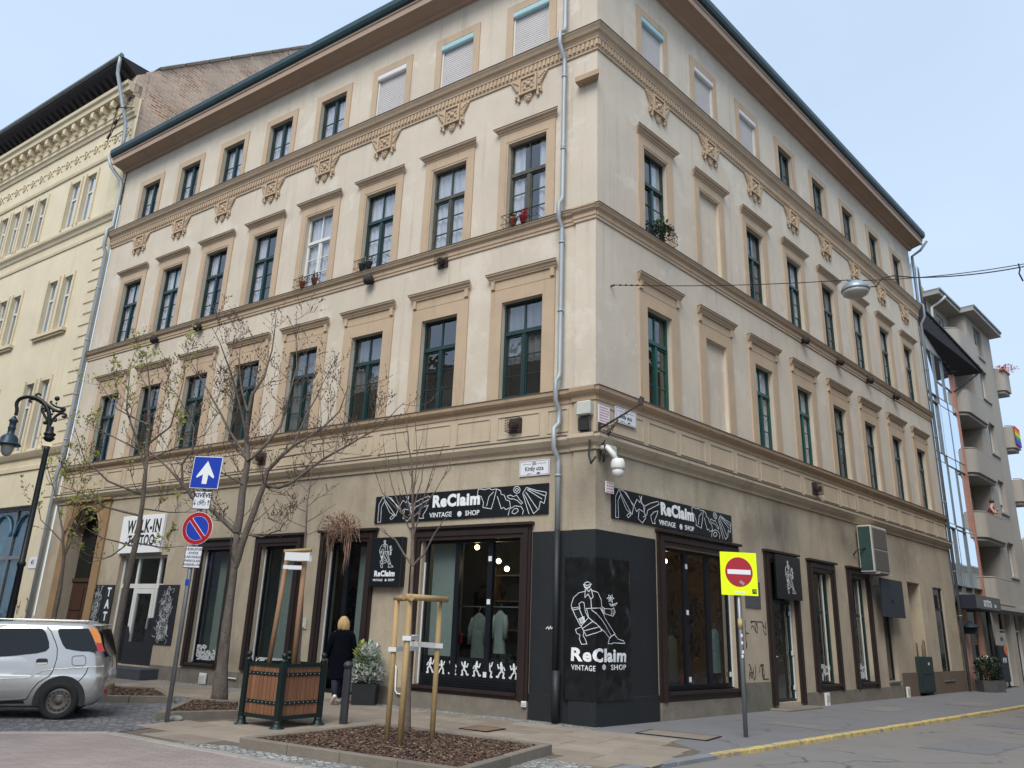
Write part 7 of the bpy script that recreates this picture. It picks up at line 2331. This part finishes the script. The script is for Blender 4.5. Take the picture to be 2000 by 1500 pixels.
q = MB().box(-.34, .34, -.066, -.06, -.37, .37).build('square_plate', MT['sign_neon'], ne, T((.0, 0, 2.66)), bevel=.002)
MB().lathe([(.255, 0), (.255, .004)], 40, (0, -.067, .03), Matrix.Rotation(R(90), 4, 'X')).build('red_disc', MT['sign_red'], q)
MB().box(-.215, .215, -.0745, -.0715, -.01, .07).build('white_bar', MT['sign_white'], q)
MB().obox(T((.045, -.072, -.155)) @ Matrix.Rotation(R(35), 4, 'Y'), -.045, .045, -.002, 0, -.025, .025).build('sticker', MT['letter_grey'], q)
MB().box(.23, .31, -.069, -.0665, -.335, -.255).build('sticker', MT['letter_black'], q)
text('sticker_print', '73', .05, MT['sign_neon'], q, T((.27, -.07, -.295)), extrude=.0006)
MB().box(-.1, .1, -.069, -.0665, -.325, -.3).build('sticker', MT['sign_white'], q)
bk_ = MB().box(-.33, .33, -.059, -.045, .30, .33).box(-.33, .33, -.059, -.045, -.3, -.27)
bk_.build('plate_rail', MT['zinc'], q)

# ---- ornate lamp post at the left
LY = 15.0
lo = at(18, 1210, LY)
lp = thing('street_lamp', 'ornate black lamp post with curved scroll arm and blue grey bell lamp', 'street lamp', T((lo.x, LY, 0)))
def lq(x, y):
    p = at(x / 7.14, 740 + y / 7.14, LY)
    return Vector((p.x - lo.x, 0, p.z))
def lamp_line(pts, r, nm, parent=lp, taper=None):
    P = [lq(*p) for p in pts]
    for _ in range(2):
        Q = [P[0]]
        for a, b in zip(P, P[1:]):
            Q += [a.lerp(b, .25), a.lerp(b, .75)]
        P = Q + [P[-1]]
    rr = [r + ((taper or r) - r) * i / (len(P) - 1) for i in range(len(P))]
    return MB().tube(P, rr, 8).build(nm, MT['lamp_iron'], parent)
top = lq(650, 790)
MB().lathe([(.16, 0), (.16, .25), (.12, .3), (.10, .9), (.085, 1.0), (.07, 1.1), (.055, 2.4), (.075, 2.42), (.075, 2.48), (.055, 2.5), (.05, top.z - .3), (.06, top.z - .22)], 14).build('post', MT['lamp_iron'], lp)
MB().lathe([(.05, 0), (.09, .04), (.11, .07), (.08, .1), (.105, .13), (.11, .16), (.06, .19), (.05, .3)], 14, (0, 0, top.z - .12)).build('collar', MT['lamp_iron'], lp)
arm = lamp_line([(660, 760), (690, 620), (690, 480), (640, 360), (540, 275), (400, 245), (280, 270), (225, 340), (240, 430), (220, 510)], .045, 'arm', taper=.032)
lamp_line([(680, 700), (660, 580), (600, 470), (580, 430), (610, 400), (640, 425), (620, 460)], .026, 'scroll', arm)
lamp_line([(700, 640), (740, 560), (800, 500), (870, 475), (925, 500), (915, 535), (870, 525)], .026, 'scroll', arm)
lamp_line([(480, 255), (600, 310), (700, 400), (800, 455), (880, 455), (905, 425), (880, 400), (850, 430)], .03, 'scroll', arm)
lamp_line([(850, 405), (780, 390), (720, 350), (700, 320), (725, 315)], .02, 'scroll', arm)
lamp_line([(640, 390), (560, 320), (480, 280), (420, 290), (410, 315), (440, 325)], .022, 'scroll', arm)
lamp_line([(520, 260), (495, 230), (520, 205), (560, 210), (570, 230)], .02, 'scroll', arm)
lamp_line([(740, 570), (770, 540), (790, 575), (770, 595), (750, 580)], .02, 'scroll', arm)
bb = MB()
for x, y, r in ((797, 275, .05), (785, 340, .02), (745, 450, .03), (730, 492, .022), (628, 612, .04)):
    bb.ball(lq(x, y), r, 8, 6)
bb.tube([lq(797, 275), lq(790, 390)], .006, 4)
bb.build('berries', MT['lamp_iron'], arm)
bc = lq(205, 520)
MB().lathe([(.02, 0), (.055, -.05), (.085, -.1), (.06, -.14), (.06, -.22), (.075, -.24), (.062, -.27), (.062, -.36), (.12, -.40), (.155, -.45), (.16, -.52), (.225, -.57), (.225, -.59), (.12, -.58)], 18, bc).build('lamp_bell', MT['lamp_bell'], arm)
MB().lathe([(.118, -.575), (.118, -.64), (.1, -.73), (.06, -.79), (.01, -.81)], 16, bc).build('lamp_globe', MT['lamp_glass'], arm)

# ---- suspended street lamp and wires
hp = at(1670, 560, 14.0)
hl = thing('hanging_lamp', 'grey bowl street lamp hung on a wire over the side street', 'street lamp', T(hp))
MB().lathe([(.02, .12), (.1, .1), (.2, .05), (.26, -.03), (.27, -.08), (.265, -.1)], 24).build('shade', MT['lamp_shade'], hl)
MB().lathe([(.255, -.1), (.24, -.16), (.15, -.21), (.01, -.225)], 20).build('bowl', MT['lamp_glass'], hl)
MB().box(-.14, .14, -.02, .02, .12, .15).tube([(0, 0, .1), (0, 0, .2)], .02, 6).build('hanger', MT['zinc_old'], hl)
hook = MR @ Vector((.46, -.1, 8.6))
far = at(2080, 500, 13.0)
wr = thing('overhead_wire', 'thin span wire from the corner house to the hanging lamp and on to the right', 'wire')
def sag(a, b, s, n=14):
    return [a.lerp(b, i / n) - Vector((0, 0, s * 4 * (i / n) * (1 - i / n))) for i in range(n + 1)]
MB().tube(sag(hook, hp + Vector((-.14, 0, .14)), .06), .009, 5).build('span', MT['iron'], wr)
MB().tube(sag(hp + Vector((.14, 0, .14)), far, .1), .009, 5).build('span', MT['iron'], wr)
MB().tube([hp + Vector((.2, 0, .0)), hp + Vector((.42, 0, .02)), hp + Vector((.55, 0, .2)), hp + Vector((.8, 0, .27))] + sag(hp + Vector((1.0, 0, .24)), far + Vector((0, 0, -.02)), .12)[1:], .012, 5).build('feed_cable', MT['iron'], wr)
tb = MB().tube([MR @ Vector((.46, 0, 8.6)), hook], .02, 6)
d_ = (hp - hook).normalized()
for k in range(5):
    tb.ball(hook + d_ * (.12 + .12 * k), .022, 6, 4, (1.5, 1, 1))
tb.build('turnbuckle', MT['rust'], wr)
w2_ = thing('overhead_wire', 'short dangling wire end at the right edge of the sky', 'wire')
p0 = at(1989, 515, 13.2)
MB().tube([p0, p0 + Vector((.01, 0, -.12)), p0 + Vector((-.02, 0, -.2)), p0 + Vector((.03, 0, -.36))], .014, 5).build('strand', MT['iron'], w2_)

# ================================================================ silver car
CY = 13.18          # near side
car_p = Vector((-6.98, CY, 0))
car = thing('parked_car', 'silver compact estate car parked at the left edge', 'car', T(car_p) @ Matrix.Rotation(R(18), 4, 'Z') @ T(-car_p))
xr_ = -6.35
slc = [(.20, .14, 3.3, .70), (.27, .06, 3.38, .755), (.36, .02, 3.42, .78), (.48, .0, 3.45, .79), (.60, .0, 3.45, .79), (.645, .0, 3.45, .785), (.66, .012, 3.44, .775), (.75, .03, 3.40, .775), (.86, .05, 3.25, .768), (.93, .07, 2.62, .755), (1.05, .12, 2.45, .735), (1.20, .18, 2.22, .705), (1.33, .235, 2.0, .675), (1.39, .25, 1.9, .655), (1.43, .26, 1.8, .62), (1.455, .45, 1.6, .5), (1.462, .7, 1.3, .25)]
def hw_at(z):
    for a, b in zip(slc, slc[1:]):
        if a[0] <= z <= b[0]:
            return a[3] + (b[3] - a[3]) * (z - a[0]) / (b[0] - a[0])
    return slc[-1][3]
CYC = CY + .79
b = MB()
NC = 8
rows = []
for z, ar, af, hw in slc:
    rad = min(.24, hw * .6)
    xa, xb = xr_ - af, xr_ - ar
    pts = []
    for cx, cy, a0 in ((xb - rad, CYC + hw - rad, 0), (xa + rad, CYC + hw - rad, 90), (xa + rad, CYC - hw + rad, 180), (xb - rad, CYC - hw + rad, 270)):
        for k in range(NC):
            a = R(a0 + 90 * k / (NC - 1))
            pts.append((cx + rad * math.cos(a), cy + rad * math.sin(a), z))
    rows.append(pts)
n = len(rows[0])
b.add([p for r_ in rows for p in r_], [(i * n + k, i * n + (k + 1) % n, (i + 1) * n + (k + 1) % n, (i + 1) * n + k) for i in range(len(rows) - 1) for k in range(n)] + [tuple((len(rows) - 1) * n + k for k in range(n))], True)
body = b.build('body', MT['car_silver'], car)
cz_ = lambda x, y: (x / 6.25, 1190 + y / 6.25)
def on_car(pts, out=.004):
    res = []
    for x, y in pts:
        p = at(*cz_(x, y), CY)
        for _ in range(3):
            yy = CYC - hw_at(p.z)
            p = at(*cz_(x, y), yy)
        res.append(Vector((p.x, CYC - hw_at(p.z) - out, p.z)))
    return res
def car_panel(name, pts, mt, out=.004, parent=car, sub=6):
    # fan of strips so that the panel follows the curved side
    P = on_car(pts, out)
    c = sum(P, Vector()) / len(P)
    m_ = MB()
    n = len(P)
    rings = [[c.lerp(p, t) for p in P] for t in (.35, .7, 1)]
    for rg in rings:
        for p in rg:
            p.y = CYC - hw_at(p.z) - out
    c.y = CYC - hw_at(c.z) - out
    vs = [c] + [p for rg in rings for p in rg]
    fs = [(0, 1 + k, 1 + (k + 1) % n) for k in range(n)]
    for j in range(2):
        fs += [(1 + j * n + k, 1 + j * n + (k + 1) % n, 1 + (j + 1) * n + (k + 1) % n, 1 + (j + 1) * n + k) for k in range(n)]
    m_.add(vs, fs, True)
    return m_.build(name, MT[mt], parent, fix=True)
door = car_panel('door', [(-60, 215), (110, 190), (600, 190), (660, 215), (700, 300), (728, 430), (728, 500), (700, 640), (660, 740), (620, 800), (500, 870), (430, 960), (370, 1080), (200, 1098), (-60, 1100)], 'car_silver', .003)
car_panel('window', [(140, 232), (560, 232), (600, 245), (625, 290), (645, 400), (640, 470), (600, 510), (500, 535), (250, 560), (40, 572), (80, 420)], 'car_glass', .009, door)
car_panel('handle', [(490, 610), (520, 597), (600, 597), (615, 615), (610, 655), (590, 668), (500, 670), (482, 655)], 'car_black', .008, door)
car_panel('handle_pull', [(482, 648), (605, 645), (602, 664), (500, 672)], 'white_frame', .012, door)
car_panel('quarter_window', [(770, 238), (1095, 236), (1130, 340), (1165, 470), (1172, 516), (1000, 516), (900, 500), (820, 480), (790, 430), (760, 320), (755, 265)], 'car_glass', .008)
fdoor = car_panel('front_door', [(-900, 240), (-420, 205), (-75, 205), (-75, 1100), (-800, 1110), (-860, 900), (-900, 600)], 'car_silver', .003)
car_panel('window', [(-60 - 700, 470), (-500, 240), (-100, 236), (-70, 240), (-130, 560), (-700, 590)], 'car_glass', .009, fdoor)
lm = car_panel('tail_lamp', [(1098, 236), (1180, 236), (1215, 320), (1225, 412), (1155, 412), (1130, 330)], 'lamp_amber', .012)
car_panel('tail_lamp_red', [(1157, 414), (1225, 414), (1250, 518), (1176, 518)], 'lamp_red', .012, lm)
def car_line(name, pts, wd=.006, mt='car_black'):
    P = on_car(pts, .006)
    MB().tube(P, wd, 4, cap=False).build(name, MT[mt], car)
car_line('door_seam', [(640, 200), (680, 270), (715, 400), (728, 480), (712, 600), (670, 725), (640, 790), (610, 815), (500, 885), (430, 970), (385, 1060), (360, 1090), (0, 1102)])
car_line('seam', [(1052, 710), (1020, 790), (960, 860), (925, 890)])
car_line('crease', [(-40, 836), (380, 832), (480, 790), (560, 750), (640, 732), (1230, 700)], .005, 'car_silver')
car_line('fuel_flap', [(880, 590), (900, 572), (1010, 568), (1030, 590), (1028, 660), (1005, 688), (900, 690), (875, 670), (880, 590)], .004)
car_panel('sill_trim', [(-700, 1115), (340, 1105), (360, 1140), (-700, 1165)], 'car_black', .01)
# wheels and arches
for dx, near in ((0, 1), (0, 0), (-2.16, 1), (-2.16, 0)):
    p = at(113, 1372, CY)
    wx, wz, wr_ = p.x + dx, .28, .28
    s = 1 if near else -1
    y_side = CYC - s * .79
    if near:
        A = [(wx + (wr_ + .085) * math.cos(a), wz + .005 + (wr_ + .085) * math.sin(a)) for a in [R(-14 + 208 * i / 20) for i in range(21)]]
        ar = MB()
        A2 = [(wx + .24 * math.cos(a), wz + .24 * math.sin(a)) for a in [R(-14 + 208 * i / 20) for i in range(21)]]
        for k in range(20):
            ar.prism([(x, y_side - .008, max(.19, z)) for x, z in (A[k], A[k + 1], A2[k + 1], A2[k])], (0, .05, 0))
        ar.build('wheel_arch', MT['car_black'], car)
    RY = T((wx, y_side - s * .035, wz)) @ Matrix.Rotation(R(90) * s, 4, 'X')
    ty = MB().lathe([(.185, 0), (.19, .012), (.25, .02), (wr_ - .008, .005), (wr_, -.03), (wr_, -.15), (wr_ - .02, -.175), (.19, -.18)], 32, cap=False).build('wheel', MT['tyre'], car, RY)
    rim = MB().lathe([(.186, -.012), (.186, -.018), (.176, -.045), (.15, -.04), (.125, -.03), (.1, -.034), (.09, -.05), (.05, -.045), (.045, -.03), (.002, -.028)], 28, cap=False).build('rim', MT['steel_wheel'], ty)
    hl_ = MB()
    for k in range(14):
        a = 2 * math.pi * k / 14
        hl_.lathe([(.0135, 0), (.0135, .004)], 8, (.138 * math.cos(a), .138 * math.sin(a), -.034))
    hl_.build('rim_holes', MT['car_black'], ty)
# rear face: glass, bumper joint, plate
rear = MB().add([(xr_ - .055, CYC - .6, .93), (xr_ - .055, CYC + .6, .93), (xr_ - .2, CYC + .52, 1.36), (xr_ - .2, CYC - .52, 1.36)], [(0, 1, 2, 3)])
rear.build('rear_window', MT['car_glass'], car, fix=False)
MB().box(xr_ - .4, xr_ - .2, CYC - .56, CYC + .56, 1.405, 1.435).build('spoiler', MT['car_silver'], car, bevel=.012)
MB().box(xr_ - .02, xr_ + .012, CYC - .26, CYC + .26, .62, .73).build('number_plate', MT['plate_white'], car)
MB().box(xr_ - .03, xr_ + .02, CYC - .4, CYC - .2, .36, .42).build('reflector', MT['lamp_red'], car)
for s in (-1, 1):
    MB().tube([(xr_ - 1.9, CYC + s * .52, 1.45), (xr_ - 1.7, CYC + s * .52, 1.475), (xr_ - .6, CYC + s * .5, 1.478), (xr_ - .42, CYC + s * .5, 1.45)], .014, 6).build('roof_rail', MT['car_silver'], car)
MB().box(xr_ - 3.2, xr_ - .3, CYC - .68, CYC + .68, .17, .24).build('underbody', MT['car_black'], car)

# ================================================================ people
def skin_mesh(name, verts, edges, radii, mt, sub=2, rootv=0):
    me = bpy.data.meshes.new(name)
    me.from_pydata(verts, edges, [])
    o = bpy.data.objects.new(name, me)
    col.objects.link(o)
    sk = o.modifiers.new('skin', 'SKIN')
    sk.use_smooth_shade = True
    for i, v in enumerate(me.skin_vertices[0].data):
        r_ = radii[i]
        v.radius = (r_, r_) if not hasattr(r_, '__len__') else r_
        v.use_root = (i == rootv)
    ss = o.modifiers.new('sub', 'SUBSURF')
    ss.levels = ss.render_levels = sub
    dg = bpy.context.evaluated_depsgraph_get()
    m2 = bpy.data.meshes.new_from_object(o.evaluated_get(dg))
    bpy.data.objects.remove(o)
    m2.name = name
    m2.materials.clear()
    m2.materials.append(mt)
    for p in m2.polygons:
        p.use_smooth = True
    return m2
def loft(rings, mt, name, parent, n=18, M_=None):
    vs, fs = [], []
    for (cx, cy, cz, rx, ry) in rings:
        for k in range(n):
            a = 2 * math.pi * k / n
            vs.append((cx + rx * math.cos(a), cy + ry * math.sin(a), cz + (0 if len(rings) < 2 else .0)))
    for i in range(len(rings) - 1):
        fs += [(i * n + k, i * n + (k + 1) % n, (i + 1) * n + (k + 1) % n, (i + 1) * n + k) for k in range(n)]
    fs += [tuple(range(n))[::-1], tuple((len(rings) - 1) * n + k for k in range(n))]
    return MB().add(vs, fs, True).build(name, MT[mt], parent, M_)
pp = Vector((-3.36, 17.15, .02))
per = thing('person', 'blonde person in a long dark coat and white shoes walking towards the shop door', 'person', T(pp) @ Matrix.Rotation(R(24), 4, 'Z'))
V = [(0, 0, .92), (0, .01, 1.15), (0, .02, 1.36), (0, .03, 1.44), (0, .04, 1.50), (0, .05, 1.59), (0, .05, 1.66),            # pelvis..head
     (-.17, .02, 1.38), (-.24, .03, 1.12), (-.27, .10, .90), (-.28, .13, .80),                              # left arm (viewer's left)
     (.17, .02, 1.38), (.24, .0, 1.12), (.25, .08, .92), (.25, .12, .82),
     (-.09, 0, .88), (-.11, -.06, .50), (-.13, -.30, .18), (-.135, -.33, .12), (-.135, -.2, .035),                        # trailing leg, heel lifted
     (.09, 0, .88), (.09, .16, .50), (.09, .20, .10), (.09, .34, .05)]
E_ = [(0, 1), (1, 2), (2, 3), (3, 4), (4, 5), (5, 6), (2, 7), (7, 8), (8, 9), (9, 10), (2, 11), (11, 12), (12, 13), (13, 14), (0, 15), (15, 16), (16, 17), (17, 18), (18, 19), (0, 20), (20, 21), (21, 22), (22, 23)]
Rd = [(.13, .1), (.11, .09), (.10, .08), .05, .05, (.078, .092), (.055, .065), .04, .04, .036, .03, .04, .045, .036, .03, .085, .062, .04, .036, .034, .085, .062, .04, .034]
put('body', skin_mesh('body', V, E_, Rd, MT['skin'], 2), per)
def limb(name, pts, rr, mt, parent=per):
    return MB().tube(pts, rr, 12).build(name, MT[mt], parent)
limb('trouser_leg', [(-.09, 0, .85), (-.11, -.05, .52), (-.12, -.19, .33), (-.13, -.30, .17)], [.095, .075, .065, .055], 'jeans_dark')
limb('trouser_leg', [(.09, 0, .85), (.09, .15, .5), (.09, .185, .3), (.09, .2, .1)], [.095, .075, .065, .055], 'jeans_dark')
def shoe(M_):
    prof = []
    s_ = MB()
    for t, w_, h_ in ((0, .02, .05), (.02, .035, .075), (.08, .038, .085), (.15, .042, .065), (.21, .046, .045), (.255, .034, .03), (.27, .012, .02)):
        prof.append([(w_ * math.cos(a), t, h_ / 2 + h_ / 2 * math.sin(a)) for a in [2 * math.pi * k / 12 for k in range(12)]])
    vs = [p for r_ in prof for p in r_]
    s_.add(vs, [(i * 12 + k, i * 12 + (k + 1) % 12, (i + 1) * 12 + (k + 1) % 12, (i + 1) * 12 + k) for i in range(len(prof) - 1) for k in range(12)] + [tuple(range(12))[::-1], tuple((len(prof) - 1) * 12 + k for k in range(12))], True)
    s_.build('shoe', MT['shoe_white'], per, M_)
shoe(T((-.135, -.39, .155)) @ Matrix.Rotation(R(-38), 4, 'X'))
shoe(T((.09, .13, .0)))
coat = loft([(0, -.01, .46, .25, .2), (0, -.01, .5, .252, .2), (0, 0, .7, .235, .18), (0, .0, .9, .222, .165), (0, 0, 1.05, .2, .148), (0, .01, 1.2, .205, .14), (0, .01, 1.32, .215, .13), (0, .02, 1.39, .19, .11), (0, .03, 1.44, .11, .085), (0, .035, 1.475, .072, .075), (0, .035, 1.48, .06, .065)], 'coat_navy', 'coat', per, 24)
limb('sleeve', [(-.15, .02, 1.38), (-.2, .025, 1.3), (-.25, .03, 1.12), (-.275, .09, .93), (-.28, .11, .88)], [.07, .075, .066, .056, .055], 'coat_navy', coat)
limb('sleeve', [(.15, .02, 1.38), (.2, .02, 1.3), (.25, .0, 1.12), (.26, .07, .95), (.26, .1, .9)], [.07, .075, .066, .056, .055], 'coat_navy', coat)
hair = loft([(0, .02, 1.455, .085, .07), (0, .02, 1.475, .112, .095), (0, .03, 1.53, .118, .105), (0, .04, 1.60, .108, .11), (0, .045, 1.66, .088, .098), (0, .05, 1.70, .055, .065), (0, .05, 1.715, .02, .03)], 'hair_blonde', 'hair', per, 20)
st_ = MB()
r2 = random.Random(3)
for k in range(60):
    a = math.pi * (1 + k / 60.0) + r2.uniform(-.05, .05)
    x, y = math.cos(a), math.sin(a)
    st_.tube([(x * .05, .05 + y * .06, 1.705), (x * .112, .04 + y * .115, 1.61), (x * .122, .03 + y * .11, 1.53), (x * .112 + r2.uniform(-.01, .01), .02 + y * .1, 1.445 + r2.uniform(-.015, .015))], [.006, .008, .008, .003], 4, cap=False)
st_.build('hair_strands', MT['hair_blonde'], hair)
for s, M_ in ((-1, T((-.28, .125, .85))), (1, T((.26, .12, .87)))):
    palm = [(0, 0, 0), (0, .01, -.05), (0, .015, -.085)]
    vv, ee, rr_ = list(palm), [(0, 1), (1, 2)], [.026, .034, .03]
    for k in range(4):
        i0 = len(vv)
        y = -.03 + .02 * k
        vv += [(0, y + .01, -.10), (s * -.008, y + .016, -.13), (s * -.02, y + .02, -.15 - .006 * (k in (1, 2)))]
        ee += [(2, i0), (i0, i0 + 1), (i0 + 1, i0 + 2)]
        rr_ += [.0092, .0088, .0078]
    i0 = len(vv)
    vv += [(0, .045, -.055), (s * -.01, .055, -.085)]
    ee += [(1, i0), (i0, i0 + 1)]
    rr_ += [.011, .009]
    put('hand', skin_mesh('hand', vv, ee, rr_, MT['skin'], 1), per, M_)
# somebody leaning on a balcony far down the side street
bp = MR @ Vector((27.6, -.12, 6.05))
ob = thing('person', 'person in dark red leaning on a balcony of the grey block', 'person', T(bp) @ Matrix.Rotation(R(45), 4, 'Z'))
V2 = [(0, 0, .9), (0, -.03, 1.15), (0, -.1, 1.36), (0, -.14, 1.5), (0, -.16, 1.6), (-.17, -.1, 1.34), (-.2, -.22, 1.1), (-.06, -.34, 1.12), (.17, -.1, 1.34), (.2, -.22, 1.1), (.06, -.32, 1.3), (-.09, 0, .85), (-.09, 0, .45), (-.09, 0, .05), (.09, 0, .85), (.09, 0, .45), (.09, 0, .05)]
E2 = [(0, 1), (1, 2), (2, 3), (3, 4), (2, 5), (5, 6), (6, 7), (2, 8), (8, 9), (9, 10), (0, 11), (11, 12), (12, 13), (0, 14), (14, 15), (15, 16)]
put('body', skin_mesh('body', V2, E2, [.13, .13, .13, .05, .09, .06, .045, .035, .06, .045, .035, .08, .06, .045, .08, .06, .045], MT['skin'], 2), ob)
loft([(0, 0, .85, .16, .12), (0, -.02, 1.1, .17, .13), (0, -.08, 1.3, .2, .12), (0, -.11, 1.39, .13, .09), (0, -.12, 1.42, .07, .07)], 'shirt_red', 'shirt', ob)
MB().ball((0, -.14, 1.62), .1, 12, 8, (1, 1.05, 1)).build('hair', MT['gate_wood'], ob)
acb = thing('air_conditioner', 'small white air conditioner on a balcony wall of the grey block', 'air conditioner', MR @ T((25.9, 1.05, 8.1)))
MB().box(-.4, .4, -.25, .2, -.28, .28).build('casing', MT['ac_white'], acb, bevel=.01)
MB().lathe([(.2, 0), (.2, .02), (.05, .03)], 16, (.1, -.251, 0), Matrix.Rotation(R(90), 4, 'X')).build('fan_grille', MT['grille'], acb)
# motor scooter by the shop board
mcy = thing('parked_scooter', 'small pale scooter parked beside the dark shop board down the side street', 'scooter', MR @ T((28.2, -1.0, -.1)))
for x in (-.5, .55):
    MB().tube([(x + .2 * math.cos(a), 0, .22 + .2 * math.sin(a)) for a in [math.pi * i / 8 for i in range(17)]], .05, 8).build('wheel', MT['tyre'], mcy)
MB().prism([(-.75, -.13, .35), (-.2, -.13, .32), (.25, -.13, .3), (.42, -.13, .9), (.5, -.13, .9), (.42, -.13, .25), (.2, -.13, .2), (-.3, -.13, .22), (-.35, -.13, .6), (-.8, -.13, .62)], (0, .26, 0)).build('body', MT['plastic_white'], mcy, bevel=.03)
MB().box(-.8, -.25, -.12, .12, .66, .76).build('seat', MT['car_black'], mcy, bevel=.03)
MB().tube([(.44, -.3, 1.0), (.46, 0, 1.02), (.44, .3, 1.0)], .018, 6).tube([(.46, 0, .85), (.46, 0, 1.02)], .025, 6).build('handlebar', MT['car_black'], mcy)
